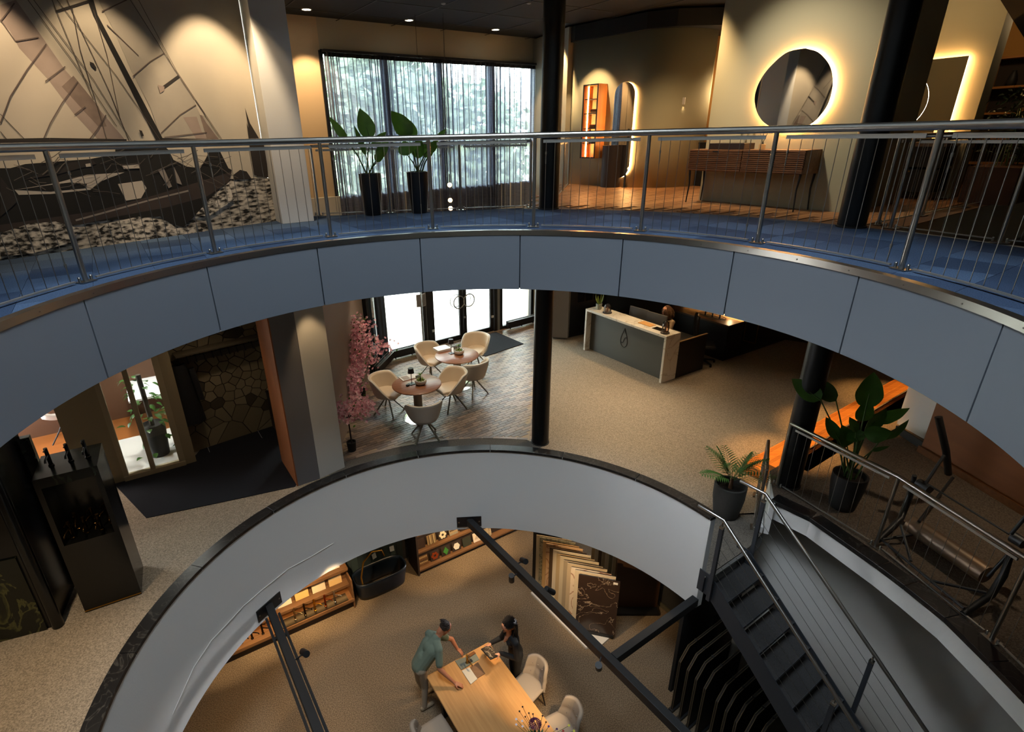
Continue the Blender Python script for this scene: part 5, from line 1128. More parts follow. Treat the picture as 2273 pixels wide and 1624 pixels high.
big_plant('large_leafy_plant', 'tall broad-leaved plant in a black round pot on the raised platform', bp, (.15, .2, .5), M_pot3, lv(bp, [
    ((1822, 888), (1757, 840), .24, -.05), ((1856, 890), (1790, 832), .22, .1), ((1922, 905), (1940, 825), .30, .1), ((1908, 935), (1928, 880), .2, .2), ((1862, 975), (1833, 925), .16, -.1), ((1880, 990), (1868, 942), .22, -.05), ((1925, 955), (1968, 905), .26, .05), ((1918, 962), (1982, 958), .22, -.15), ((1900, 960), (1885, 925), .16, -.2), ((1955, 975), (2018, 930), .16, .1), ((1935, 1000), (1975, 990), .06, -.1), ((1930, 930), (2020, 905), .2, .25), ((1905, 980), (1892, 950), .22, -.18)]), M_leafd, None, 8)
# brown timber wall, white block, black strip
M_brown = mat('brown_timber', '6d3d18', .6, var=(1.2, .3), hex2='7d4a20', stretch=((0, 0, 0), (.6, .6, 6)))
w0, w1 = at(2042, 1000, ZP), at(2273, 1140, ZP); wd_ = (w1 - w0).normalized()
struct(wallseg('wall_timber', w0, w0 + wd_ * 5.0, ZP, -.75, .15, M_brown, side=1)); struct(wallseg('baseboard_timber', w0 - Vector((wd_.y, -wd_.x, 0)) * -.03, w0 + wd_ * 5 - Vector((wd_.y, -wd_.x, 0)) * -.03, ZP, ZP + .1, .03, wood('timber_skirting', '5b3418', '6f4522', axis='x'), side=-1))
struct(wallseg('wall_white_far', at(1990, 940, ZP), at(2050, 990, ZP) + Vector((.2, 0, 0)), ZP, ZP + .9, .08, M_white, side=1)); struct(wallseg('baseboard_white', at(1985, 958, ZP), at(2046, 998, ZP), ZP, ZP + .12, .03, M_black, side=1))
# vintage drafting stand with roller
M_iron = mat('cast_iron', '3a3c3e', .45, metal=.6); M_roll = mat('worn_steel_roller', '6f6a62', .4, metal=.5, var=(3, .3), hex2='86694a', coord='obj')
Lp = lambda u, v, h=0: at(u, v, ZP + h)
O = Lp(2050, 1230); t = thing('antique_drafting_stand', 'antique cast iron stand with curved legs and a long steel roller', 'machine', O)
def rp_(*P): return [Vector(p) - O for p in P]
MB().tube(rp_(Lp(1950, 1198, .03), Lp(2000, 1150, .12), Lp(2020, 1100, .3), Lp(2030, 1055, .62)), [.03, .034, .034, .026], 8).build('curved_leg', M_iron, t, smooth=60)
MB().tube(rp_(Lp(2138, 1362, .03), Lp(2200, 1320, .14), Lp(2228, 1275, .32), Lp(2245, 1225, .62)), [.032, .036, .036, .028], 8).build('curved_leg', M_iron, t, smooth=60)
MB().tube(rp_(Lp(1958, 1198, .08), Lp(2140, 1350, .08)), .016, 8).build('floor_bar', M_iron, t, smooth=60)
for a, b in (((2000, 1165, .25), (2022, 1245, .08)), ((2065, 1288, .08), (2190, 1315, .18)), ((1960, 1197, .08), (2024, 1186, .12))): MB().tube(rp_(Lp(*a), Lp(*b)), .016, 8).build('brace', M_iron, t, smooth=60)
MB().tube(rp_(Lp(2022, 1162, .18), Lp(2190, 1276, .18)), .105, 20).build('roller', M_roll, t, smooth=50)
MB().tube(rp_(Lp(2066, 1078, .62), Lp(2240, 1185, .62)), .011, 6).build('upper_bar', M_iron, t, smooth=60)
for a, b in (((2040, 1157, .3), (2115, 1060, .35)), ((2192, 1280, .2), (2240, 1228, .5)), ((2055, 1072, .65), (2096, 1010, .95)), ((2244, 1185, .65), (2290, 1130, .95))): MB().tube(rp_(Lp(*a), Lp(*b)), .018, 8).build('strut', M_iron, t, smooth=60)
MB().tube(rp_(Lp(2105, 1050, .5), Lp(2100, 1000, .95), Lp(2083, 925, 1.35)), .04, 8).build('arm', M_black, t, smooth=60)
for u, v in ((2050, 1075), (2260, 1195)): MB().tube(rp_(Lp(u - 12, v - 4, .55), Lp(u + 14, v + 12, .55)), .06, 14).build('hub', M_iron, t, smooth=50)
# ================================================================== LEFT SIDE OF THE GROUND FLOOR
struct(MB().prism([gpt(325, 1150).to_2d(), gpt(655, 1080).to_2d(), Vector((-2.75, 8.9)), Vector((-3.9, 9.3)), Vector((-5.0, 8.7)), gpt(420, 1028).to_2d(), gpt(252, 1073).to_2d()], ZG, ZG + .008).build('floor_dark_mat', M_dark))
WW0, WW1 = gpt(200, 1089), gpt(420, 1029); wwd = (WW1 - WW0).normalized(); wwn = Vector((wwd.y, -wwd.x, 0))
M_cream = mat('cream_frame', '9a8a6c', .7); M_cream2 = mat('cream_panel', '8d7d60', .8)
wf = thing('window_5', None, None, WW0); struct(wf)
def wpx(u, v): return onp(u, v, WW0, wwn)
def wplate(name, s0, s1, z0, z1, th, m, off=0): return MB().plate([wwd * s + Vector((0, 0, z)) + wwn * off for s, z in ((s0, z0), (s1, z0), (s1, z1), (s0, z1))], -wwn, th).build(name, m, wf)
sw_ = lambda u, v: (wpx(u, v) - WW0).dot(wwd)
sA, sB, sC, sD = sw_(282, 1052), sw_(338, 1040), sw_(398, 1023), sw_(420, 1029); sP0 = sw_(258, 1075) - .30
wplate('pier', sA - .62, sA - .03, 0, 3.2, .2, M_cream2)
for a, b in ((sA - .05, sA + .02), (sB - .02, sB + .05), (sC, sC + .09)): wplate('frame_bar', a, b, .06, 3.2, .09, M_cream, .02)
wplate('frame_bar', sA - .05, sC + .09, .0, .09, .12, M_cream, .03); wplate('pier', sC + .09, sD + .05, 0, 3.2, .2, M_cream2); wplate('pane', sA + .02, sC, .09, 3.1, .01, M_gl2, -.03)
wplate('pier', sA - 1.9, sA - 1.55, 0, 3.2, .2, M_cream2); wplate('threshold', sA - 1.55, sA - .62, 0, .02, .2, M_cream)
struct(wallseg('wall_coat_return', WW1 + Vector((0, 0, 0)), WW1 + W3 * .75, ZG, -.75, .12, M_cream2, side=-1))
# bright room behind the window
fl0 = struct(slab('floor_bright_room', [(WW0 - wwd * 3 + W3 * .2).to_2d(), (WW1 + W3 * .2).to_2d(), (WW1 + W3 * 1.6).to_2d(), (WW0 - wwd * 3 + W3 * 1.6).to_2d()], [], ZG, ZG + .012, mat('white_floor_tile', 'c4c2be', .35)))
for k in range(-3, 4): a = WW0 + wwd * (k * .9); MB().beam(a + W3 * .2 + Vector((0, 0, .013)), a + W3 * 1.6 + Vector((0, 0, .013)), .008, .003).build('joint', mat('tile_joint', '8f8c88', .8), bpy.data.objects['floor_bright_room'])
struct(slab('floor_orange_room', [(WW0 - wwd * 3 + W3 * 1.6).to_2d(), (WW1 + W3 * 1.6).to_2d(), (WW1 + W3 * 2.6).to_2d(), (WW0 - wwd * 3 + W3 * 2.6).to_2d()], [], ZG, ZG + .012, mat('amber_floor', '8a5226', .3)))
struct(wallseg('wall_bright_room', WW0 - wwd * 3.5 + W3 * 2.6, WW1 + W3 * 2.6 + wwd * .3, ZG, -.75, .1, mat('umber_wall', '5a3a22', .8), side=1))
p = gpt(345, 850, .75); t = thing('white_side_table', 'bright white table seen through the cream window', 'table', (p.x - .1, p.y - .2, ZG), GA); MB().bx(-.3, .3, -.55, .55, .72, .76).build('top', mat('bright_white', 'e8e8ea', .4), t)
for x in (-.26, .26):
    for y in (-.5, .5): MB().bx(x - .02, x + .02, y - .02, y + .02, 0, .72).build('leg', M_black, t)
pb_ = gpt(355, 1022); pb_ = Vector((pb_.x - .1, pb_.y + .22, ZG)); random.seed(12)
t = thing('climbing_plant', 'dark climbing pothos plant in a tall black pot behind the cream window', 'potted plant', pb_); MB().lathe([(.15, 0), (.19, .5), (.18, .62), (.16, .62), (.001, .58)], n=24).build('pot', M_black, t, smooth=40); MB().cyl((0, 0, .55), (0, 0, 1.55), .04, n=8).build('moss_pole', mat('moss_brown', '2a2013', .95), t)
for k in range(70):
    z = random.uniform(.1, 1.5) if k < 40 else random.uniform(.6, 1.5); a = random.uniform(0, 2 * pi); r = random.uniform(.1, .3) * (1.15 - .5 * max(0, z - .7)); p = Vector((r * cos(a) - .05, r * sin(a), z)); d = Vector((cos(a) * .6, sin(a) * .6, random.uniform(-.8, .1))).normalized() * random.uniform(.1, .16)
    blade(MB(), p, p + d, .085, (cos(a), sin(a), 1.0), n=5).build('leaf', M_leafd, t, smooth=60)
t = thing('lounge_chair', 'white shell chair on dark swivel base in the bright room', 'chair', gpt(150, 985), 2.4)
cq = gpt(140, 990); t.location = (cq.x - .1, cq.y + .3, ZG)
MB().grid(lambda u, v: Vector(((v - .4) * .5, (u - .5) * .52, .42 + .45 * max(0, .45 - v) ** 1.2 + .10 * (2 * u - 1) ** 2)), 10, 10).build('shell', mat('shell_white', 'c9c6c2', .5), t, smooth=70, solid=.04)
for k in range(4): a = k * pi / 2 + .4; MB().tube([(0, 0, .36), (.12 * cos(a), .12 * sin(a), .2), (.3 * cos(a), .3 * sin(a), .01)], .012, 6).build('leg', M_black, t)
MB().cyl((0, 0, .2), (0, 0, .42), .025, n=8).build('column', M_black, t)
spot('bright_room_fill', (WW0.x + wwd.x * 1.2 - .6, WW0.y + 1.6, -.8), (WW0.x + wwd.x * 1.0 - .4, WW0.y + 1.3, ZG), 300, (1, .93, .85), 110, .8, .15)  # added spot, stands in for the daylight of this room
spot('bright_room_fill', (-7.3, 7.1, -.8), (-7.1, 7.0, ZG), 90, (1, .62, .35), 90, .8, .1)
# coat wall with crazy-paved stone
CW0, CW1 = gpt(425, 1004), gpt(608, 944); cwd = (CW1 - CW0).normalized(); cwn = Vector((cwd.y, -cwd.x, 0)); cwL = (CW1 - CW0).length + .35
cw = wallseg('wall_coat', CW0, CW0 + cwd * cwL, ZG, -.75, .12, mat('stone_joint', '2a241b', .95), side=1); struct(cw)
random.seed(17); pts = [Vector((random.uniform(0, cwL), random.uniform(.05, 3.1))) for _ in range(150)]
for _ in range(2):                                    # spread the seeds a little
    for i, p in enumerate(pts):
        f = Vector((0, 0))
        for q in pts:
            d = p - q
            if 0 < d.length < .22: f += d.normalized() * (.22 - d.length) * .4
        pts[i] = Vector((min(max(p.x + f.x, .02), cwL - .02), min(max(p.y + f.y, .02), 3.15)))
M_st = [mat('flagstone_%d' % i, h, .85, bump=(30, .4)) for i, h in enumerate(('75684f', '6b5f49', '7d7057', '3d3527'))]
for i, p in enumerate(pts):
    cell = [Vector((0, .0)), Vector((cwL, .0)), Vector((cwL, 3.22)), Vector((0, 3.22))]
    for q in pts:
        if q is p or (q - p).length > 1.1: continue
        d = (p - q).normalized(); cell = clip_half(cell, (p + q) / 2 + d * .008, d)
        if len(cell) < 3: break
    if len(cell) < 3: continue
    MB().plate([CW0 + cwd * c.x + Vector((0, 0, c.y)) - cwn * 0 for c in cell], cwn, .014 + .006 * random.random()).build('flagstone', M_st[3 if i % 13 == 0 else i % 3], cw, fixn=True)
def cwp(s, z, off=0): return CW0 + cwd * s + cwn * off + Vector((0, 0, z))
t = thing('coat_rack', 'black coat rail with a row of hooks on the stone wall', 'coat rack', cwp(cwL * .5, 1.72, .03), atan2(cwd.y, cwd.x))
MB().bx(-cwL * .45, cwL * .48, -.02, 0, -.05, .05).build('rail', mat('rail_dark', '3d3527', .6), t); MB().bx(-cwL * .45, cwL * .48, -.26, -.02, .16, .19).build('hat_shelf', mat('rail_dark', '3d3527', .6), t)
for k in range(13): x = -cwL * .42 + k * cwL * .88 / 12; MB().tube([(x, -.02, .07), (x, -.06, .0), (x, -.07, -.05), (x, -.10, -.03)], .009, 6).build('hook', M_black, t, smooth=60)
p = cwp(.12, .72, .16); t = thing('hanging_coat', 'long black coat hanging from the first hook', 'coat', p, atan2(cwd.y, cwd.x))
MB().grid(lambda u, v: Vector(((.10 + .12 * (1 - v) ** .7) * cos(2 * pi * u) * (1 + .1 * sin(6 * pi * u)), (.06 + .03 * (1 - v)) * sin(2 * pi * u), 1.0 * v - .1 * (1 - v))), 24, 8, closeu=True).build('coat_body', M_black, t, smooth=70); MB().grid(lambda u, v: Vector((.17 + .05 * cos(2 * pi * u) + .05 * (1 - v), .04 * sin(2 * pi * u) - .02, .3 + .6 * v)), 12, 4, closeu=True).build('sleeve', M_black, t, smooth=70)
t = thing('dark_bench', 'black storage block at the far end of the coat wall', 'bench', cwp(cwL - .22, 0, .22), atan2(cwd.y, cwd.x)); MB().bx(-.17, .17, -.2, .18, 0, .75).build('body', M_black, t); MB().bx(-.18, .18, -.21, .19, .75, .77).build('top', M_black, t)
# tap display, black cabinet, green marble
tl = gpt(190, 1360); tr = gpt(315, 1318); td = (tr - tl).normalized(); LT = (tr - tl).length; rzT = atan2(td.y, td.x)
t = thing('tap_display', 'tall black display block with an open niche full of taps', 'display', tl, rzT); TD = t
M_gblk = mat('gloss_black', '0b0c0c', .22); M_gmarb = veined('black_green_marble', '0c100c', '2a3526', 2.0, .2, .05, coord='obj')
MB().bx(0, LT, 0, .55, 0, .98).build('plinth', M_gblk, t); MB().bx(0, LT, .42, .55, .98, 1.75).build('niche_back', M_gblk, t)
MB().bx(0, .05, 0, .55, .98, 1.75).build('niche_side', M_gblk, t); MB().bx(LT - .05, LT, 0, .55, .98, 1.75).build('niche_side', M_gblk, t); MB().bx(0, LT, 0, .55, 1.75, 1.87).build('top', M_gmarb, t); MB().bx(.0, LT, -.005, .0, .02, .032).build('trim', M_brass, t)
random.seed(3)
for k, (x, y) in enumerate(((.12, .12), (.26, .14), (.40, .12), (.50, .2), (.16, .28), (.32, .3), (.46, .33))):
    mixer_tap('display_tap', 'small dark brass tap in the black niche, %s' % ('front row, first from left', 'front row, second from left', 'front row, third from left', 'front row, far right', 'back row, left', 'back row, middle', 'back row, right')[k], TD.matrix_basis @ Vector((x, y, .981)), rzT + random.uniform(-.4, .4), mat('dark_brass', '3d2f18', .25, metal=.9), .2, 'taps in the black niche')
for k, x in enumerate((.14, .32, .48)): mixer_tap('display_tap', 'black tap on top of the display block, %s' % ('left', 'middle', 'right')[k], TD.matrix_basis @ Vector((x, .25, 1.871)), rzT, M_gblk, .2, 'taps on top of the display block')
spot('niche_light', TD.matrix_basis @ Vector((LT / 2, .1, 1.72)), TD.matrix_basis @ Vector((LT / 2, .25, .98)), 3, WARM, 120, .8, .02)
c0 = gpt(130, 1388); c1 = gpt(0, 1422); t = thing('tall_marble_cabinet', 'tall black cabinet faced with dark green marble at far left', 'cabinet', c0)
cv = (c1 - c0).normalized(); cb = Vector((-cv.y, cv.x, 0)); cb = cb if cb.y > 0 else -cb
MB().prism([Vector((0, 0)), (cv * 1.6).to_2d(), (cv * 1.6 + cb * .75).to_2d(), (cb * .75).to_2d()], 0, 3.2).build('carcass', M_gblk, t)
MB().prism([(cv * .1 - cb * .02).to_2d(), (cv * 1.6 - cb * .02).to_2d(), (cv * 1.6).to_2d(), (cv * .1).to_2d()], 0.0, 1.05).build('marble_front', veined('forest_marble', '0d120c', '4a4a28', 1.6, .2, .05), t)
MB().cyl((0, 0, 0), (0, 0, 3.2), .06, n=16).build('rounded_edge', M_gblk, t, smooth=60)
t = thing('marble_screen', 'dark green marble panel with a thin gold light line behind the tap display', 'screen', gpt(160, 1290)); q = TD.matrix_basis @ Vector((-.12, .5, 0)); t.location = q; t.rotation_euler = (0, 0, rzT)
MB().bx(-.3, .06, .12, .2, 0, 2.1).build('slab', M_gmarb, t); MB().bx(-.31, -.295, .1, .12, 1.75, 2.1).build('light_line', mat('gold_line', 'ffa030', .5, emit=3), t)
# warm ceiling spots over the ground floor; coat-wall and table ones are added fill
for x, y, pw, sz in ((2.3, 9.3, 150, 85), (3.4, 8.4, 150, 85), (2.6, 11.0, 90, 80), (5.6, 9.4, 40, 80), (-4.4, 3.4, 170, 80), (-4.1, 7.9, 26, 90), (-3.6, 6.4, 14, 90), (6.0, 5.2, 30, 90), (-2.35, 6.9, 16, 55), (-1.9, 10.6, 26, 70), (-.9, 9.6, 60, 85), (.2, 11.4, 60, 85)):
    spot('ground_spot_and_fill', (x, y, -.8), (x, y, ZG), pw, (1, .78, .54), sz, .9, .06)
spot('pillar_light', (-2.25, 7.25, -.8), (-2.4, 7.62, ZG + 1.6), 16, WARM, 50, .6, .03)
# ================================================================== BASEMENT
B3 = Vector((0, 0, ZB))
def bpt(u, v, h=0): return at(u, v, ZB + h)
M_shw = wood('showroom_oak', '5d4128', '7a583a', rough=.5, axis='x', coord='obj')
M_shd2 = mat('showroom_dark', '2a1d14', .7)
sA0 = bpt(790, 1348); sdir = Vector((cos(rad(31)), sin(rad(31)), 0)); sAn = Vector((-sdir.y, sdir.x, 0)); rzS = rad(31)
LA = 3.0
shA = thing('tap_shelf', 'long oak display shelf with taps on the ledge and lit pale tiles above', 'shelf', sA0 - sdir * LA, rzS)
MB().bx(0, LA, .06, .42, 0, .2).build('plinth', M_shd2, shA); MB().bx(0, LA, -.02, .42, .20, .25).build('ledge', M_shw, shA, bevel=.004); MB().bx(0, LA, -.02, .0, .25, .275).build('lip', M_shw, shA)
MB().bx(0, LA, .36, .42, .25, 2.0).build('back_board', M_shw, shA)
for z, y in ((.47, .16), (.85, .20), (1.23, .22)): MB().bx(0, LA, y, .36, z, z + .07).build('ledge', M_shw, shA, bevel=.004)
MB().bx(LA - .03, LA, .0, .42, .0, .75).build('end_panel', M_shw, shA); MB().bx(.0, LA, .30, .34, .445, .465).build('led_strip', mat('shelf_led', 'ffbf70', .5, emit=5), shA)
ta = LA - 1.55; MB().bx(ta, LA - .12, .03, .25, .25, .262).build('black_tray', mat('tray_black', '0e0d0c', .3), shA)
OA = shA.matrix_basis
tm = [('champagne', 'b0966c', 'brushed champagne tap, first on the black tray'), ('bronze', '3b2c1a', 'dark bronze tap, second on the black tray'), ('gold', 'c8902c', 'polished gold tap, third on the black tray'), ('copper', 'a0481c', 'copper tap, fourth on the black tray'), ('chrome', 'b8b4ac', 'chrome tap, fifth on the black tray')]
def lx_of(u, v, h): return (OA.inverted() @ bpt(u, v, h)).x
for (nm, hx, lb), (u, v) in zip(tm, ((661, 1387), (683, 1376), (706, 1368), (729, 1356), (750, 1347))): mixer_tap('display_tap', lb, OA @ Vector((lx_of(u, v, .27), .13, .263)), rzS + .9, mat('tap_' + nm, hx, .22, metal=1), .27, 'taps on the basement ledge')
for k, (u, v) in enumerate(((540, 1441), (564, 1430), (588, 1419))): mixer_tap('display_tap', 'black and brass tap on the oak ledge, %s' % ('leftmost of three', 'middle of three', 'right of three beside the black beam')[k], OA @ Vector((lx_of(u, v, .26), .13, .252)), rzS + .9, mat('tap_black_brass', '1d150d', .25, metal=.8), .24, 'black taps on the basement ledge')
M_tile = [mat('tile_%s' % h, h, .4, bump=(60, .1)) for h in ('d8b47c', 'd9cbb2', 'cfc0a2', 'd2b98c', 'd0a868')]
for r, (z, y) in enumerate(((.545, .25), (.925, .27))):
    for k in range(8):
        x = LA - .27 - k * .345
        t = thing('pale_tile', 'pale %s tile, %s row of the tap shelf, %s from its right end' % (('cream', 'white', 'sand')[k % 3], ('lower', 'upper')[r], ('first', 'second', 'third', 'fourth', 'fifth', 'sixth', 'seventh', 'eighth')[k]), 'tile', OA @ Vector((x, y + .03, z)), rzS, 'pale tiles on the tap shelf')
        MB().box((0, .03, .135), (.27, .016, .27), M=Matrix.Rotation(-.18, 3, 'X')).build('face', M_tile[(k * 2 + r) % 5], t, bevel=.003)
        if k == 0 and r == 0:
            for i in range(9): MB().box((0, .021 + .0, .03 + i * .026), (.26, .004, .008), M=Matrix.Rotation(-.18, 3, 'X')).build('rib', M_tile[2], t)
# blue niche --------------------------------------------------------------
n0 = bpt(800, 1300); NL = 1.25
t = thing('blue_niche_wall', 'dark blue plank-clad niche wall between the two display shelves', 'wall panel', sA0 + sdir * .02 + sAn * .55, rzS)
for k in range(9): MB().bx(k * .15, k * .15 + .145, 0, .03, 0, 2.3).build('plank', mat('blue_plank_%d' % (k % 3), ('1a262b', '222f33', '16202a')[k % 3], .6, var=(3, .3), hex2='34413f', stretch=((0, 0, 0), (3, 3, .5)), coord='obj'), t)
t = thing('blue_bathtub', 'deep blue bath standing in the dark niche', 'bathtub', sA0 + sdir * .68 + sAn * .27, rzS)
MB().grid(lambda u, v: Vector(((.58 - .06 * (1 - v)) * (abs(cos(2 * pi * u)) ** .6) * (1 if cos(2 * pi * u) > 0 else -1), (.28 - .05 * (1 - v)) * (abs(sin(2 * pi * u)) ** .6) * (1 if sin(2 * pi * u) > 0 else -1), .46 * v)), 36, 5, closeu=True).build('tub', mat('navy_enamel', '131c28', .3), t, smooth=60, solid=.03)
MB().tube([(-.42 + .0, -.15, .0), (-.45, -.15, .6), (-.36, -.13, .95), (-.15, -.1, 1.1), (.08, -.05, 1.0), (.14, -.02, .8)], .018, 8).build('arched_filler', M_brass, t, smooth=60)
for (x, z, a), lb in zip(((.0, .6, .3), (.42, .6, -.1)), ('left', 'right')):
    q = thing('price_card', 'small white card standing by the blue bath, %s one' % lb, 'card', t.matrix_basis @ Vector((x, .25, .59)), rzS + a); MB().box((0, 0, .06), (.10, .004, .12), M=Matrix.Rotation(-.3, 3, 'X')).build('card', mat('card_white', '9aa0a6', .6), q)
# shelf B with samples ------------------------------------------------------
sB0 = bpt(932, 1276); LB = 2.9; shB = thing('sample_shelf', 'stepped dark oak shelf showing square tile samples', 'shelf', sB0, rzS); OBm = shB.matrix_basis
MB().bx(0, LB, .05, .5, 0, .1).build('plinth', M_shd2, shB); MB().bx(-.04, 0, -.02, .5, 0, 1.9).build('end_panel', M_shd2, shB)
for z, y in ((.10, -.02), (.48, .10), (.86, .22)): MB().bx(0, LB, y, .5, z, z + .05).build('ledge', M_shw, shB, bevel=.004); MB().bx(0, LB, y + .16, y + .19, z + .05, z + .38).build('backing', M_shd2, shB)
rows = [(.15, .10, [('6b4a2c', 'mosaic', 'brown mosaic tile sample'), ('7a3418', 'flower', 'rust flower-shaped tile sample'), ('3f7a38', 'diamond', 'green diamond tile sample on black'), ('d8d2c4', 'hexagon', 'white hexagon tile sample on black'), ('2b3a30', 'plain', 'dark green marble tile sample'), ('d6c9b8', 'triangle', 'white tile sample with a pale triangle'), ('c9b694', 'plain', 'sand tile sample at the end of the lower row')]),
        (.53, .22, [('33231a', 'plain', 'dark brown tile sample on the upper ledge'), ('8a7350', 'stripes', 'striped bronze mosaic tile sample'), ('d0c6a8', 'flower', 'white floral tile sample'), ('8f8672', 'mosaic', 'grey pebble mosaic tile sample'), ('2a2019', 'plain', 'blackish tile sample on the upper ledge'), ('4f6a5a', 'stripes', 'green striped tile sample'), ('d8c6a8', 'plain', 'cream tile sample on the upper ledge'), ('d9cdb8', 'flower', 'white tile sample with a dark flower')]),
        (.91, .34, [('5d4a38', 'plain', 'brown tile sample, top row first from the left'), ('a8957a', 'stripes', 'beige striped tile sample on the top row')])]
for z, y, L in rows:
    for k, (hx, motif, lb) in enumerate(L):
        t = thing('tile_sample', lb, 'tile sample', OBm @ Vector((.16 + k * .285, y - .02, z)), rzS, 'tile samples on the stepped shelf'); Mx = Matrix.Rotation(-.28, 3, 'X')
        bk = M_shd2 if motif in ('diamond', 'hexagon', 'flower') else mat('sample_' + hx, hx, .35, var=(14, .25), hex2='3a2f26' if motif == 'plain' else hx, coord='obj')
        MB().box((0, .03, .115), (.225, .02, .225), M=Mx).build('board', bk, t, bevel=.002)
        m2 = mat('motif_' + hx, hx, .25); f = lambda a, r: Mx @ Vector((r * cos(a), -.0125, r * sin(a))) + Vector((0, .03, .115)); nn = Mx @ Vector((0, -1, 0))
        if motif == 'hexagon': MB().plate([f(pi / 3 * i, .085) for i in range(6)], nn, .012).build('motif', m2, t, fixn=True)
        elif motif == 'diamond': MB().plate([f(pi / 2 * i, (.07, .1)[i % 2]) for i in range(4)], nn, .014).build('motif', m2, t, fixn=True)
        elif motif == 'triangle': MB().plate([f(pi / 2 + 2 * pi / 3 * i, .08) for i in range(3)], nn, .01).build('motif', mat('motif_pale', 'b8aa98', .4), t, fixn=True)
        elif motif == 'flower':
            for i in range(6): MB().plate([f(pi / 3 * i + .42 * cos(a), .055 + .045 * sin(a)) if False else f(pi / 3 * i, .06) + (f(a, .034) - f(0, 0)) for a in [2 * pi * j / 8 for j in range(8)]], nn, .012).build('petal', m2, t, fixn=True)
        elif motif == 'stripes':
            for i in range(7): MB().box(Vector((-.09 + i * .03, .0, 0)) + Vector((0, .03, .115)) + nn * .013, (.02, .006, .21), M=Mx).build('stripe', mat('stripe_%d_%s' % (i % 3, hx), (hx, '5a4630', 'b8a47c')[i % 3], .3), t)
        elif motif == 'mosaic':
            for i in range(5):
                for j in range(5): MB().box(Mx @ Vector((-.08 + i * .04, -.014, -.08 + j * .04)) + Vector((0, .03, .115)), (.032, .006, .032), M=Mx).build('tessera', mat('tessera_%d_%s' % ((i * 3 + j) % 3, hx), (hx, 'a38a62', '4d3a28')[(i * 3 + j) % 3], .3), t)
for x, pw in ((.5, 70), (1.5, 70), (2.3, 55)): q = OBm @ Vector((x, -.8, 2.15)); spot('sample_shelf_light', q, OBm @ Vector((x, .1, .4)), pw, WARM, 62, .6, .03)
for x, pw in ((.6, 80), (1.6, 90), (2.5, 100)): q = OA @ Vector((x, -.75, 2.15)); spot('tap_shelf_light', q, OA @ Vector((x, .25, .7)), pw, WARM, 62, .6, .03)
struct(wallseg('wall_basement_shelves', sA0 - sdir * 6 + sAn * .75, sA0 + sdir * 9 + sAn * .75, ZB, ZG - .35, .15, mat('basement_dark_wall', '3a332c', .9), side=1))
# board racks ---------------------------------------------------------------
def board(mb, L, h, th, z0=.1): return mb.bx(0, L, -th / 2, th / 2, z0, z0 + h)
BM = [veined('slab_dark_marble', '2e211a', 'a8957e', 2.6, .2, .010, coord='obj', warp=1.1), mat('slab_cream', 'b5a68d', .4), veined('slab_calacatta', 'c4b49c', '7d4a30', 1.5, .3, .05, coord='obj'), mat('slab_beige', 'a8967a', .4), mat('slab_taupe', '8f8069', .45), mat('slab_linen', 'b0a288', .45), mat('slab_sand', 'a08a68', .45), mat('slab_cream2', 'bcae96', .4), mat('slab_umber', '4a3826', .5), veined('slab_rose', 'bf9a72', '8a5a36', 1.8, .3, .06, coord='obj'), mat('slab_honey', 'b8935f', .4), veined('slab_speckled', '6b6450', 'a89c7c', 9, .5, .12, coord='obj'), mat('slab_ivory', 'b5a384', .4), mat('slab_black', '14110e', .5)]
BN = ['dark brown marble board with white veins at the front of the rack', 'cream board second from the front of the rack', 'white marble board with rust veins in the rack', 'beige board fourth from the front of the rack', 'taupe board fifth from the front of the rack', 'linen coloured board sixth from the front of the rack', 'sand board seventh from the front of the rack', 'pale cream board in the middle of the rack', 'umber board in the middle of the rack', 'rose marble board with brown veins in the rack', 'honey coloured board in the back half of the rack', 'speckled green-brown board near the back of the rack', 'ivory board just before the back of the rack', 'black framed board at the very back of the rack']
f0 = bpt(1276, 1402); f1 = bpt(1363, 1420); fdv = (f1 - f0); fa = atan2(fdv.y, fdv.x); back0 = bpt(1181, 1300); stepv = (back0 - f0) / 13
for k in range(14):
    p = f0 + stepv * k; t = thing('tile_board', BN[k], 'board', p, fa, 'large tile boards in the rack'); L_ = fdv.length * (1 - .004 * k)
    board(MB(), L_, 1.36 + .02 * (k % 2), .02, .12).build('panel', BM[k], t, bevel=.002)
    MB().bx(L_ - .12, L_ - .04, -.012, -.0105, 1.40, 1.45).build('label_tag', mat('tag_white', 'c9c4ba', .6), t); MB().bx(.02, L_ - .02, -.02, .02, .05, .12).build('foot_rail', M_black, t)
t = thing('rack_base', 'white floor tray under the tile board rack', 'rack', f0 + fdv * .5 - stepv * .8)
qq = [bpt(1300, 1440), bpt(1333, 1436), bpt(1360, 1412), bpt(1352, 1400), bpt(1190, 1310), bpt(1178, 1318)]
MB().prism([(p - Vector(t.location)).to_2d() for p in qq], .0, .045).build('tray', mat('tray_white', 'c9c4bb', .6), t)
q = bpt(1356, 1408) - Vector(t.location); MB().box((q.x, q.y, .09), (.05, .05, .1), fa).build('corner_post', mat('tray_white', 'c9c4bb', .6), t)
g0 = bpt(1372, 1288); g1 = bpt(1452, 1345); gv = (g1 - g0) / 10; ga = fa + .35
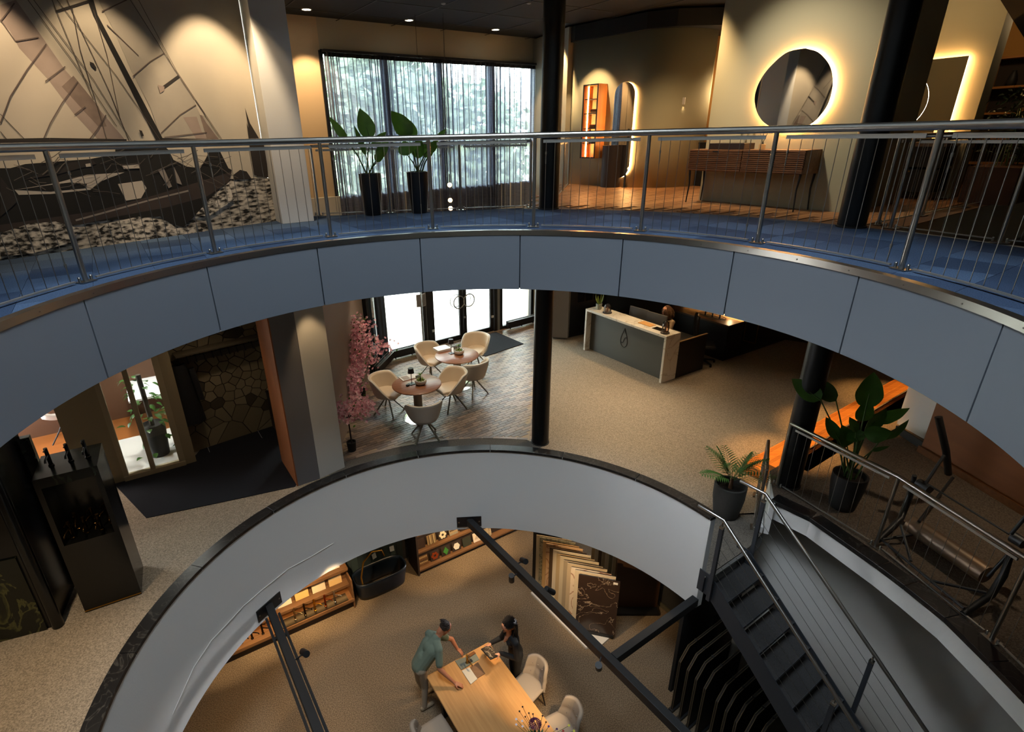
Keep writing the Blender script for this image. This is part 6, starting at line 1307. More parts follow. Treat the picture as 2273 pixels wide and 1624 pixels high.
for k in range(11):
    p = g0 + gv * k; hx = ('a08a68', 'b5a68d', '4a3826', '8f8069', 'bcae96', '6b6450', 'b0a288', '5a3a1c', 'a8967a', '3d2a18', '6b4420')[k]
    t = thing('tile_board', 'narrow %s board in the second rack, number %d from the far end' % (('sand', 'cream', 'umber', 'taupe', 'ivory', 'moss', 'linen', 'brown', 'beige', 'dark brown', 'chestnut')[k], k + 1), 'board', p, ga + pi - .2, 'boards in the second rack'); board(MB(), .62, 1.35, .035, .05).build('panel', mat('board2_' + hx, hx, .45, var=(2, .3), hex2=hx, coord='obj'), t)
    MB().bx(0, .6, -.03, .03, 0, .05).build('foot', M_black, t)
t = thing('chestnut_board', 'wide chestnut board closing the second rack', 'board', g1 + gv * .6, ga + pi - .1); board(MB(), .9, 1.3, .04, .05).build('panel', mat('chestnut_panel', '3a2412', .5), t); MB().bx(0, .9, -.2, .2, 0, .05).build('foot', M_black, t)
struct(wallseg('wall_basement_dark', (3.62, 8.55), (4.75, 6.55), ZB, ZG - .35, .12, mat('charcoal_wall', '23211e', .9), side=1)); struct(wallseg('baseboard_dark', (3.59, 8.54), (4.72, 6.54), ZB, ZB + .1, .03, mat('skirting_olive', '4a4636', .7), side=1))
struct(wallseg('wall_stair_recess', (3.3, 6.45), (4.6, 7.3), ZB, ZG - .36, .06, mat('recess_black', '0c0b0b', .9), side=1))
# panel rack under the stair: dark boards with chamfered corner and thin pale frames
M_dbd = mat('rack_panel_brown', '1d1813', .6); M_lin = mat('rack_frame_line', '6b5d45', .5)
h0 = bpt(1527, 1437, 1.42); hv = Vector((.072, -.155, 0))
nl = ['nearest the wall', 'second', 'third', 'fourth', 'fifth', 'sixth', 'seventh', 'eighth', 'nearest the viewer']
for k in range(9):
    p = h0 + hv * (k * 1.0 + (.35 if k > 3 else 0)); t = thing('sample_rack_board', 'dark chamfered rack board under the stair, %s in the row' % (nl[k] if k in (0, 8) else nl[k] + ' from the wall'), 'board', (p.x - .1, p.y - .06, ZB), GA, 'chamfered panels under the stair')
    P = [(-.02, 0, .05), (1.1, 0, .05), (1.1, 0, 1.42), (.16, 0, 1.42), (-.02, 0, 1.18)]
    MB().plate([Vector(q) for q in P], (0, 1, 0), .02).build('panel', M_dbd, t, fixn=True)
    for s in (-.006, .026): MB().tube([(P[0][0], s, P[0][2]), (P[4][0], s, P[4][2]), (P[3][0], s, P[3][2]), (P[2][0], s, P[2][2])], .0045, 5).build('frame_line', M_lin, t)
    MB().bx(-.05, 1.1, -.03, .05, .0, .05).build('foot', M_black, t); MB().cyl((.35, -.012, 1.42), (.35, .035, 1.42), .015, n=8).build('knob', M_black, t)
q = bpt(1582, 1385, 1.3)
for k in range(5): block('sample_book', 'thin %s sample book in the dark recess under the stair landing' % ('tan', 'white', 'brown', 'rust', 'ivory')[k], 'book', q + U3 * (.05 * k) + Vector((.35, .45, -.1)), (.03, .2, .26), GA, mat('sample_book_%d' % k, ('8a6a44', 'b8a48c', '6b5240', '8a4a24', 'a8987c')[k], .7))
t = thing('recess_shelf', 'black shelf board in the dark recess under the stair landing', 'shelf', q + U3 * .1 + Vector((.35, .45, -.13)), GA); MB().bx(-.4, .6, -.15, .15, 0, .03).build('board', M_black, t)
for x in (-.35, .55): MB().bx(x, x + .02, -.14, .14, -(q.z - .13 - ZB), 0).build('support', M_black, t)
# ================================================================== ceiling beams and track spots
M_beam = mat('beam_black', '101113', .55); zb_ = -5.53
bd = Vector((sin(GA), -cos(GA), 0))
def apron_hit(p, d):
    e = p - CG; e.z = 0; b_ = e.dot(d); c_ = e.length_squared - (RG - .012) ** 2; s = -b_ - sqrt(max(0, b_ * b_ - c_)); return p + d * s
A1 = apron_hit(at(1056, 1172, zb_), bd); A2 = apron_hit(at(600, 1352, zb_), bd)
def beam(label, a, L, plate=True, d=bd, side=None):
    t = thing('track_beam', label, 'beam', a, atan2(d.y, d.x)); MB().bx(0, L, -.055, .055, -.07, .07).build('beam', M_beam, t, bevel=.004); MB().bx(.15, L, -.018, .018, -.095, -.07).build('track', M_black, t)
    if side:
        for s in side: MB().bx(.18, L, s * .095 - .017, s * .095 + .017, -.05, -.015).build('side_track', M_black, t); MB().bx(.6, .64, min(0, s * .095), max(0, s * .095), -.045, -.02).build('bracket', M_black, t)
    if plate:
        n = (CG - a); n.z = 0; n.normalize(); q = (t.matrix_basis.to_3x3().inverted() @ n); az = atan2(q.y, q.x); MB().box(q * .0 + Vector((0, 0, .0)), (.014, .46, .22), az).build('wall_plate', M_beam, t)
        for s in (-.19, .19): c = Vector((-sin(az) * s, cos(az) * s, .0)); MB().cyl(c, c + q * .014, .014, n=8).build('bolt', M_steeld, t)
    return t
BE1 = beam('long black track beam crossing above the oak table', A1, 7.0); BE2 = beam('black track beam at lower left with slim side tracks', A2, 5.2, side=(-1, 1))
X0 = BE1.matrix_basis @ Vector(((at(1372, 1455, zb_) - A1).dot(bd), .06, 0)); beam('short black cross beam joining the stair side', X0, 1.78, False, U3)
def track_spot(label, p, aim, lit, anchor):
    t = thing('track_spotlight', label, 'spotlight', p, 0, 'black track spotlights'); d = (Vector(aim) - p).normalized(); q = d.to_track_quat('Z', 'Y').to_matrix()
    def T(v): return q @ Vector(v)
    g = MB(); g.tube([T((0, 0, -.09)), T((0, 0, .085)), T((0, 0, .09))], [.047, .047, .044], 20); g.build('housing', M_beam, t, smooth=40)
    MB().tube([T((0, 0, .0905)), T((0, 0, .093))], .040, 18).build('lens', mat('spot_lens_lit', 'ffe2b0', .4, emit=25) if lit else mat('spot_lens', '2a2622', .2), t)
    MB().tube([Vector(anchor) - p, (Vector(anchor) - p) * .35, Vector((0, 0, 0))], .011, 6).build('arm', M_beam, t)
def bpos(BE, x, y, z): return BE.matrix_basis @ Vector((x, y, z))
xs = lambda u, v: (at(u, v, zb_) - A1).dot(bd)
tc_ = bpt(1150, 1520, .76)
track_spot('black track spotlight on the far right side of the long beam', bpos(BE1, xs(1148, 1258), .17, .06), OBm @ Vector((1.2, .1, .5)), False, bpos(BE1, xs(1140, 1255), .05, .0))
track_spot('black track spotlight hanging on the left of the long beam', bpos(BE1, xs(1148, 1270), -.16, -.06), bpt(1140, 1430), False, bpos(BE1, xs(1148, 1270), -.05, -.02))
track_spot('glowing track spotlight aimed at the tile boards', bpos(BE1, xs(1208, 1320), .13, .02), f0 + Vector((.9, -.9, .9)), True, bpos(BE1, xs(1203, 1320), .05, 0))
track_spot('black track spotlight on the near part of the long beam over the chairs', bpos(BE1, xs(1330, 1475), -.17, -.03), bpt(1330, 1560), False, bpos(BE1, xs(1330, 1460), -.05, 0))
track_spot('black track spotlight on the lower left beam', bpos(BE2, (at(648, 1465, zb_) - A2).dot(bd), .20, .02), OA @ Vector((1.0, .2, .8)), False, bpos(BE2, (at(648, 1468, zb_) - A2).dot(bd), .05, 0))
p = bpos(BE1, xs(1208, 1320), .13, .02); spot('board_rack_light', p + (f0 + Vector((.3, 0, .8)) - p).normalized() * .12, f0 + Vector((.35, .3, .8)), 90, WARM, 55, .6, .03)
spot('table_light', bpos(BE1, xs(1330, 1475), -.17, -.12), bpt(1185, 1530, .76), 210, WARM, 46, .85, .04); spot('table_light', bpos(BE1, xs(1148, 1270), -.16, -.16), bpt(1050, 1470, .76), 60, WARM, 60, .85, .04)
# ================================================================== table, chairs, samples
ca, cb_ = bpt(946, 1500, .76), bpt(1084, 1424, .76); TU = (cb_ - ca).normalized(); TV = Vector((TU.y, -TU.x, 0)); TW = (cb_ - ca).length; TLn = 2.5
M_tab = wood('oak_table', 'b07f4a', 'c8975e', rough=.4, axis='y', coord='obj', spec=.4)
t = thing('oak_table', 'long light oak showroom table with the samples on it', 'table', (ca.x, ca.y, ZB), atan2(TU.y, TU.x)); TB = t
MB().bx(0, TW, -TLn, 0, .72, .76).build('table_top', M_tab, t, bevel=.005)
for x in (.12, TW - .20):
    for y in (-.25, -TLn + .17): MB().bx(x, x + .08, y - .08, y, 0, .72).build('leg', M_black, t)
MB().bx(.16, TW - .16, -TLn + .2, -.2, .66, .72).build('apron', M_tab, t)
def tbp(u, v, h=.7605): return bpt(u, v, h)
def flat(name, label, cat, px, th, m, h=.7605):
    P = [tbp(u, v, h) for u, v in px]; t = thing(name, label, cat, P[0]); MB().prism([(p - P[0]).to_2d() for p in P], 0, th).build('body', m, t, bevel=.0015); return t
flat('sample_board', 'grey-green sample board on the oak table', 'sample', ((1010, 1467), (1056, 1451), (1064, 1464), (1024, 1487)), .014, mat('sample_sage', '6f7264', .5)); flat('sample_board', 'walnut brown sample board on the oak table', 'sample', ((1044, 1481), (1061, 1470), (1077, 1495), (1059, 1506)), .012, wood('sample_walnut', '6b4d34', '7d5c40', axis='x')); flat('sample_board', 'white sample board on the oak table', 'sample', ((1025, 1489), (1042, 1481), (1060, 1507), (1045, 1519)), .012, mat('sample_white', 'c9c0ae', .5)); flat('sample_board', 'small copper sample lying behind the gold tap', 'sample', ((1039, 1454), (1052, 1446), (1056, 1450), (1043, 1459)), .02, mat('sample_copper', '8a5a32', .4, metal=.4), .775)
mixer_tap('display_tap', 'gold tap standing on the sage sample board', tbp(1037, 1470, .775), GA, mat('tap_gold_table', 'b5863c', .25, metal=1), .16); t = thing('black_sample_chip', 'small black square chip on the sage sample board', 'sample', tbp(1044, 1467, .775), .6); MB().bx(-.035, .035, -.03, .03, 0, .01).build('chip', M_black, t)
M_fab = mat('chair_fabric_sand', 'a09180', .9, bump=(150, .2)); M_fab2 = mat('chair_fabric_darker', '8d8072', .9)  # second fabric is a darker sand for the buttons
def fabric_chair(label, p, rz):
    t = thing('upholstered_chair', label, 'chair', p, rz, 'tufted chairs at the oak table')
    MB().grid(lambda u, v: Vector((-.22 + .46 * v, (u - .5) * .46, .46 + .02 * sin(pi * u) * sin(pi * v))), 8, 8).build('seat', M_fab, t, smooth=70, solid=.09)
    def bk(u, v):
        a = (u - .5) * 1.9; r = .30; w = 1 - .18 * v; tuft = .018 * (abs(sin(u * pi * 2.5)) * abs(sin(v * pi * 2))) ** .6
        return Vector((-cos(a) * r * .9 + .02 - .12 * v - tuft * .0, sin(a) * r * w * 1.0, .42 + .46 * v * (1 - .12 * abs(2 * u - 1) ** 3))) + Vector((tuft, 0, 0))
    MB().grid(bk, 28, 14).build('backrest', M_fab, t, smooth=75, solid=.06)
    for u in (.3, .5, .7):
        for v in (.35, .7): MB().sph(bk(u, v) + Vector((.034, 0, 0)), .011, 8, 6).build('button', M_fab2, t, smooth=60)
    for a, b in ((-1, -1), (-1, 1), (1, -1), (1, 1)): MB().tube([(a * .17, b * .17, .42), (a * .23, b * .22, 0)], [.016, .010], 8).build('leg', M_black, t)
rt = atan2(TU.y, TU.x)
def tl_(x, y, z=0): return TB.matrix_basis @ Vector((x, y, z))
c1 = bpt(1168, 1500, .75); c2 = bpt(1240, 1592, .75); c3 = bpt(968, 1605, .75)
fabric_chair('tufted sand chair beside the woman at the oak table', (c1.x + .02, c1.y, ZB), rt + pi + .25); fabric_chair('tufted sand chair at lower right of the oak table', (c2.x, c2.y, ZB), rt + pi - .1); fabric_chair('tufted sand chair on the left side of the oak table', (c3.x - .02, c3.y, ZB), rt + .05)
# flowers
fv = bpt(1192, 1668, .76); t = thing('flower_bouquet', 'mixed bouquet with a large purple dahlia on the oak table', 'flowers', fv); FO = fv
MB().lathe([(.05, 0), (.075, .06), (.07, .14), (.045, .2), (.05, .22)], n=24).build('vase', mat('vase_grey', '8a8a86', .3), t, smooth=50)
def fpx(u, v, h): return bpt(u, v, .76 + h) - FO
random.seed(6); c = fpx(1188, 1604, .38); g = MB()
for r in range(6):
    for k in range(7 + r * 3):
        a = k * 2 * pi / (7 + r * 3) + r; rr = .012 + .011 * r; p0 = c + Vector((rr * cos(a), rr * sin(a), .035 - .007 * r)); g2 = blade(g, p0, p0 + Vector((cos(a) * .034, sin(a) * .034, .022 - .009 * r)), .02, (0, 0, 1), n=3)
g.build('dahlia', mat('dahlia_purple', '5e0f3a', .6), t, smooth=60); MB().tube([(0, 0, .15), c * .6 + Vector((0, 0, .05)), c - Vector((0, 0, .01))], .004, 5).build('stem', M_stem, t)
for k, (u, v, h, hx) in enumerate(((1146, 1596, .4, 'd9d6e2'), (1159, 1600, .38, 'd9d6e2'), (1146, 1608, .34, 'd9d6e2'), (1160, 1612, .36, 'd9d6e2'), (1176, 1616, .33, 'cfc9c0'), (1218, 1612, .36, '44408a'), (1236, 1618, .34, '3b2a5a'), (1263, 1610, .4, 'c9c84a'), (1250, 1622, .33, 'a03028'), (1274, 1622, .36, 'c9c84a'))):
    p = fpx(u, v, h); g = MB()
    for i in range(8): a = i * pi / 4; blade(g, p, p + Vector((.022 * cos(a), .022 * sin(a), .006)), .012, (0, 0, 1), n=3)
    g.sph(p, .006, 6, 5); g.build('small_flower', mat('petal_' + hx, hx, .7), t, smooth=60); MB().tube([(0, 0, .15), p * .5 + Vector((0, 0, .1)), p], .003, 4).build('stem', M_stem, t)
for k, (u, v) in enumerate(((1160, 1568), (1153, 1578), (1174, 1582), (1183, 1584), (1204, 1588), (1166, 1590), (1212, 1602))):
    p = fpx(u, v, .46); MB().sph(p, .013, 8, 6).build('seed_head', mat('seed_brown', '3a2a20', .9), t, smooth=60); MB().tube([(0, 0, .15), p * .55 + Vector((0, 0, .14)), p], .003, 4).build('stem', mat('seed_brown', '3a2a20', .9), t)
for k in range(16): a = k * 2.4; p0 = Vector((.03 * cos(a), .03 * sin(a), .2)); blade(MB(), p0, p0 + Vector((.14 * cos(a), .14 * sin(a), .10)), .05, (0, 0, 1), n=4).build('leaf', M_leafd, t, smooth=60)
# ================================================================== steel stair
SD = Vector((.545, -.839, 0)); SU = U3; s0p = Vector((2.83, 5.08, ZG)); rise, go, wid, nst = .1975, .235, .80, 20; M_stc = mat('stair_anthracite', '2a2e33', .5); M_trd = carpet('stair_tread_carpet', '2b2b2c', '3d3c3b', 120)
t = thing('steel_stair', 'steep anthracite steel stair with open treads going down to the basement', 'stair', s0p, atan2(SD.y, SD.x)); ST = t
# local: x down the flight, y to the left when descending (positive = SU side)
for k in range(1, nst):
    x = (k - 1) * go; z = -k * rise + (rise * 0 if k else 0)
    tr_ = MB().bx(x - .01, x + go + .03, .012, wid - .012, z, z + .04).build('tread', M_trd, t); MB().bx(x + go + .03, x + go + .036, .012, wid - .012, z - .004, z + .041).build('nosing', M_stc, tr_)
for y in (0, wid - .012):
    a = Vector((-.12, y, 0)); d = Vector((go, 0, -rise)).normalized(); n = Vector((d.z, 0, -d.x)); Lg = nst * sqrt(go * go + rise * rise)
    P = [Vector((-.14, y, .06)), Vector((.02, y, .06)), Vector((.06, y, .04)) + d * Lg, Vector((.06, y, .04)) + d * Lg + n * .30, Vector((.02, y, -.26)), Vector((-.14, y, -.26))]
    MB().plate(P, (0, 1, 0), .012).build('stringer', M_stc, t, fixn=True)
MB().bx(-.03, .01, .0, wid, -.02, .008).build('landing_nosing', M_nos, t)
sl = Vector((go, 0, -rise)).normalized()
for y in (-.03, wid + .03):
    posts = [.05, 1.55, 3.05, 4.3]
    z_at = lambda x: -x * rise / go
    tops = [Vector((x, y, z_at(x) + .95)) for x in posts]
    for x in posts:
        po = MB().box((x, y, z_at(x) + .32), (.045, .04, 1.12)).build('post', M_stc, t); MB().cyl((x, y, z_at(x) + .88), (x, y, z_at(x) + .95), .01, n=8).build('rail_pin', M_steel, po); MB().bx(x - .025, x + .025, y - .022, y + .022, z_at(x) + .87, z_at(x) + .895).build('cap', M_steel, po)
    hp = [Vector((-.28, y, .95)), Vector((.05, y, .95)), Vector((4.6, y, z_at(4.55) + .95))]
    MB().tube(hp, .022, 12).build('handrail', M_steel, t, smooth=50)
    for h in (.18, .37, .56, .75): MB().tube([Vector((.05, y, h)), Vector((4.6, y, z_at(4.55) + h))], .0028, 5).build('cable', M_steeld, t)

for x, y, pw in ((-2.4, 7.0, 48), (-.9, 8.3, 55), (.9, 8.6, 50), (-3.6, 6.1, 70), (-2.9, 4.6, 60), (2.6, 6.6, 20)):
    spot('basement_ceiling_light', (x, y, ZG - .5 if hypot(x - CG.x, y - CG.y) > RG else -5.4), (x, y, ZB), pw, WARM, 95, .9, .06)
# ================================================================== PEOPLE
import numpy as np
def make_person(name, label, segs, balls, mats, voxel=.0075):
    """segs: (p0, p1, r0, r1, key); grown into one continuous skin, coloured by the nearest limb"""
    g = MB()
    for p0, p1, r0, r1, k in segs:
        p0 = Vector(p0); p1 = Vector(p1); g.tube([p0, p0 + (p1 - p0) * .33, p0 + (p1 - p0) * .67, p1], [r0, r0 + (r1 - r0) * .33, r0 + (r1 - r0) * .67, r1], 14); g.sph(p0, r0, 14, 10); g.sph(p1, r1, 14, 10)
    for c, r, k in balls: g.sph(c, r, 18, 14)
    me = g.mesh(name, None); tmp = bpy.data.objects.new('tmp_body', me); COL.objects.link(tmp)
    m = tmp.modifiers.new('r', 'REMESH'); m.mode = 'VOXEL'; m.voxel_size = voxel; s = tmp.modifiers.new('s', 'SMOOTH'); s.iterations = 6; s.factor = .5
    dg = bpy.context.evaluated_depsgraph_get(); ev = tmp.evaluated_get(dg); nm = bpy.data.meshes.new_from_object(ev); bpy.data.objects.remove(tmp)
    nm.name = 'body'; keys = sorted({x[4] for x in segs} | {x[2] for x in balls}); nm.materials.clear()
    for k in keys: nm.materials.append(mats[k])
    n = len(nm.polygons); C = np.empty(n * 3, dtype=np.float32); nm.polygons.foreach_get('center', C); C = C.reshape(-1, 3); best = np.full(n, 9.0); idx = np.zeros(n, dtype=np.int32)
    for p0, p1, r0, r1, k in segs:
        a = np.array(p0, dtype=float); d = np.array(p1, dtype=float) - a; L = max(float(d @ d), 1e-9); tt = np.clip(((C - a) @ d) / L, 0, 1); q = a + tt[:, None] * d; dist = np.linalg.norm(C - q, axis=1) - (r0 + (r1 - r0) * tt); u = dist < best; best[u] = dist[u]; idx[u] = keys.index(k)
    for c, r, k in balls:
        rr = np.array(r if isinstance(r, (tuple, list)) else (r, r, r), dtype=float); q = (C - np.array(c, dtype=float)) / rr; dist = (np.linalg.norm(q, axis=1) - 1) * rr.mean(); u = dist < best; best[u] = dist[u]; idx[u] = keys.index(k)
    nm.polygons.foreach_set('material_index', idx); nm.shade_smooth(); nm.update()
    t = thing(name, label, 'person'); o = bpy.data.objects.new('body', nm); COL.objects.link(o); o.parent = t
    return t
def hand(segs, w, d, n, side, key='skin', curl=.35, sc=1.0):
    """w wrist, d finger direction, n palm normal, side +1/-1 for the thumb"""
    d = Vector(d).normalized(); n = Vector(n); n = (n - d * n.dot(d)).normalized(); s = d.cross(n) * side; w = Vector(w)
    for i in (-1.4, -.5, .5, 1.4): segs.append((w + s * i * .012 * sc, w + d * .085 * sc + s * i * .019 * sc, .016 * sc, .0125 * sc, key))
    for i, L in zip((-1.5, -.5, .5, 1.5), (.060, .076, .080, .070)):
        b = w + d * .085 * sc + s * i * .020 * sc; m = b + (d * cos(curl * .6) + n * sin(curl * .6) + s * i * .04) * L * .52 * sc; e = m + (d * cos(curl * 1.7) + n * sin(curl * 1.7)) * L * .5 * sc
        segs.append((b, m, .0095 * sc, .0085 * sc, key)); segs.append((m, e, .0085 * sc, .0068 * sc, key))
    b = w + d * .025 * sc + s * .028 * sc; m = b + (d * .7 + s * .75 + n * .2) * .042 * sc; segs.append((b, m, .0135 * sc, .0105 * sc, key)); segs.append((m, m + (d * .9 + s * .25 + n * .25) * .035 * sc, .0105 * sc, .008 * sc, key))
def head(segs, balls, c, f, up, key='skin', sc=1.0):
    """c head centre, f facing, up crown direction"""
    c = Vector(c); f = Vector(f).normalized(); up = Vector(up); up = (up - f * up.dot(f)).normalized(); s = f.cross(up)
    for a, b, r0, r1 in ((up * .03 - f * .02, up * .045 + f * .005, .090, .084), (up * .0 + f * .01, -up * .055 + f * .035, .074, .052), (-up * .06 + f * .04, -up * .085 + f * .06, .046, .03), (-up * .02 - f * .04, -up * .09 - f * .045, .062, .05)): segs.append((c + a * sc, c + b * sc, r0 * sc, r1 * sc, key))
    segs.append((c + (up * .012 + f * .092) * sc, c + (-up * .028 + f * .112) * sc, .008 * sc, .014 * sc, key))                    # nose
    for q in (-1, 1):
        segs.append((c + (s * q * .078 + up * .015 - f * .012) * sc, c + (s * q * .082 - up * .03 - f * .005) * sc, .011 * sc, .008 * sc, key))      # ears
        segs.append((c + (s * q * .018 + up * .026 + f * .085) * sc, c + (s * q * .052 + up * .024 + f * .07) * sc, .011 * sc, .010 * sc, key))       # brow
    segs.append((c + (-s * .02 - up * .052 + f * .083) * sc, c + (s * .02 - up * .052 + f * .083) * sc, .011 * sc, .011 * sc, key))        # lips
    return c, f, up, s
def face(t, c, f, up, s, sc=1.0, lip='8a4038', brow='2a1d16'):
    for q in (-1, 1):
        e = c + (s * q * .033 + up * .008 + f * .083) * sc; MB().sph(e, .0125 * sc, 10, 8).build('eye', mat('eye_white', 'c9c2ba', .3), t, smooth=60); MB().sph(e + f * .008 * sc, .0062 * sc, 8, 6).build('iris', mat('iris_dark', '20160f', .2), t, smooth=60)
        MB().tube([c + (s * q * .016 + up * .033 + f * .094) * sc, c + (s * q * .036 + up * .04 + f * .089) * sc, c + (s * q * .056 + up * .032 + f * .076) * sc], .0035 * sc, 5).build('eyebrow', mat('brow_' + brow, brow, .8), t)
    MB().tube([c + (-s * .024 - up * .05 + f * .088) * sc, c + (-up * .053 + f * .095) * sc, c + (s * .024 - up * .05 + f * .088) * sc], .0055 * sc, 6).build('mouth', mat('lip_' + lip, lip, .5), t, smooth=60)
def hairstrands(t, c, f, up, s, m, n, length, spread, seed, sc=1.0, back=True, r=.006, curl=0.0, gather=None, rad_=.098, fringe=.25):
    random.seed(seed); g = MB(); g.sph(c + up * .038 * sc - f * .026 * sc, (.093 * sc, .093 * sc, .090 * sc), 18, 12)
    for k in range(n):
        a = random.uniform(-pi, pi); el = random.uniform(.25, 1.45); d = (-f * cos(a) * cos(el) + s * sin(a) * cos(el) + up * sin(el))
        if d.dot(f) > .55 + fringe * .0 and el < 1.0: continue
        p = c + up * .035 * sc - f * .022 * sc + d * rad_ * .96 * sc; P = [p]; v = (d * .2 - f * .75 + s * random.gauss(0, .25) - up * .25).normalized() if length < .1 else (d * .35 - up * .9 - f * .1).normalized(); st = length / 6
        for i in range(6):
            if gather is not None and i > 0: v = (v * .6 + (Vector(gather) - P[-1]).normalized() * .4).normalized()
            q = P[-1] + (v + Vector((random.gauss(0, curl), random.gauss(0, curl), random.gauss(0, curl)))) * st; o = q - c
            if o.length < rad_ * sc and length > .1: q = c + o.normalized() * rad_ * sc
            P.append(q); v = (v * .7 - up * .3).normalized() if length > .1 else v
        g.tube(P, [r, r, r * .95, r * .9, r * .8, r * .6, r * .3], 5)
    o = g.build('hair', m, t, smooth=70); return o
SK = mat('skin_tan', 'a8694a', .55, var=(20, .4), hex2='b87a58'); SK2 = mat('skin_light', 'b98062', .55)
# ---- man in the green shirt, bending over the table
def bz(x, y, z): return Vector((x, y, ZB + z))
S = []; Bl = []
pel = bz(-1.05, 6.36, .93); ch_ = bz(-.86, 6.47, 1.22); nk = bz(-.73, 6.56, 1.375); fwd = Vector((.86, .50, 0)).normalized(); lat = Vector((-fwd.y, fwd.x, 0))   # lat = his left (far side)
for q in (-1, 1):
    hp = pel + lat * q * .085; kn = bz(*(hp + fwd * (.03 if q < 0 else .0))[:2], .5); an = bz(*(hp - fwd * (.02 if q < 0 else -.10) + lat * q * .03)[:2], .09)
    S.append((hp, kn, .095, .062, 'trousers')); S.append((kn, an, .062, .045, 'trousers')); S.append((an - Vector((0, 0, .045)) - fwd * .04, an + fwd * .15 - Vector((0, 0, .055)), .042, .036, 'shoes')); S.append((an - Vector((0, 0, .072)) - fwd * .055, an + fwd * .17 - Vector((0, 0, .076)), .016, .016, 'soles'))
S += [(pel, pel + (ch_ - pel) * .45, .135, .140, 'shirt'), (pel + lat * .05, ch_ + lat * .08, .115, .120, 'shirt'), (pel - lat * .05, ch_ - lat * .08, .115, .120, 'shirt'), (ch_, nk - (nk - ch_) * .3, .13, .09, 'shirt'), (pel - lat * .06 - Vector((0, 0, .02)), pel + lat * .06 - Vector((0, 0, .02)), .115, .115, 'trousers')]
shl, shr = ch_ + lat * .185 + (nk - ch_) * .45, ch_ - lat * .185 + (nk - ch_) * .45
S += [(shl, ch_ + (nk - ch_) * .6, .07, .085, 'shirt'), (shr, ch_ + (nk - ch_) * .6, .07, .085, 'shirt'), (nk - (nk - ch_).normalized() * .05, nk + fwd * .07 + Vector((0, 0, .05)), .058, .054, 'skin')]
elr = bz(-.70, 6.20, 1.04); wrr = bz(-.46, 6.10, .835); hwr = Vector((.93, -.18, -.22)); ell = bz(-.52, 6.72, 1.10); wrl = bz(-.42, 6.68, .90)
S += [(shr, shr + (elr - shr) * .75, .066, .062, 'shirt'), (shr + (elr - shr) * .6, elr, .046, .042, 'skin'), (elr, wrr, .042, .027, 'skin'), (shl, shl + (ell - shl) * .75, .066, .060, 'shirt'), (shl + (ell - shl) * .6, ell, .046, .042, 'skin'), (ell, wrl, .042, .027, 'skin')]
hand(S, wrr, hwr, (0, 0, -1), -1, curl=.35); hand(S, wrl, (.72, -.35, -.55), (0, -.2, -1), 1, curl=.55)
hc = nk + fwd * .13 + Vector((0, 0, .085)); hd = head(S, Bl, hc, fwd * .62 + Vector((.1, -.1, -.75)), fwd * .75 + Vector((0, 0, .62)))
man = make_person('person', 'man in a sage green polo shirt and beige trousers bending over the oak table', S, Bl, {'shirt': mat('sage_polo', '6a7666', .85, bump=(300, .15)), 'trousers': mat('beige_chino', '9a8c78', .85), 'shoes': mat('sneaker_tan', '8a7a62', .7), 'soles': mat('sneaker_sole', 'c4bba8', .7), 'skin': SK})
face(man, *hd); hairstrands(man, *hd, mat('hair_brown', '2b2119', .7), 420, .06, 0, 5, r=.006, rad_=.094)
MB().tube([nk - (nk - ch_).normalized() * .035 + (lat * cos(a) * .066 + (fwd * .6 + Vector((0, 0, -.35))) * sin(a) * .066) for a in [2 * pi * i / 20 for i in range(20)]], .012, 6, closed=True).build('collar', mat('collar_dark', '2d3630', .85), man, smooth=60)
# ---- woman in black
S = []; Bl = []; pel = bz(.58, 6.62, .90); ch_ = bz(.52, 6.57, 1.24); nk = bz(.48, 6.545, 1.41); fwd = Vector((-.83, -.30, 0)).normalized(); lat = Vector((-fwd.y, fwd.x, 0))
for q in (-1, 1):
    hp = pel + lat * q * .08; kn = bz(*(hp + fwd * .02)[:2], .48); an = bz(*(hp + lat * q * .01 - fwd * .02)[:2], .09); S += [(hp, kn, .10, .06, 'black'), (kn, an, .06, .04, 'black'), (an - Vector((0, 0, .05)) - fwd * .03, an + fwd * .14 - Vector((0, 0, .06)), .036, .03, 'black')]
S += [(pel, pel + (ch_ - pel) * .5, .13, .105, 'black'), (pel + (ch_ - pel) * .5, ch_, .105, .12, 'black'), (ch_ + lat * .05, ch_ + lat * .05 + fwd * .06, .085, .07, 'black'), (ch_ - lat * .05, ch_ - lat * .05 + fwd * .06, .085, .07, 'black'), (ch_, nk - (nk - ch_) * .35, .115, .075, 'black'), (nk - (nk - ch_).normalized() * .07 + fwd * .045, nk + Vector((0, 0, .07)) + fwd * .02, .045, .046, 'skin'), (nk - Vector((0, 0, .075)) + fwd * .066, nk - Vector((0, 0, .14)) + fwd * .105, .032, .02, 'skin')]
shl, shr = ch_ + lat * .165 + (nk - ch_) * .5, ch_ - lat * .165 + (nk - ch_) * .5; S += [(shl, ch_ + (nk - ch_) * .6, .058, .075, 'black'), (shr, ch_ + (nk - ch_) * .6, .058, .075, 'black')]
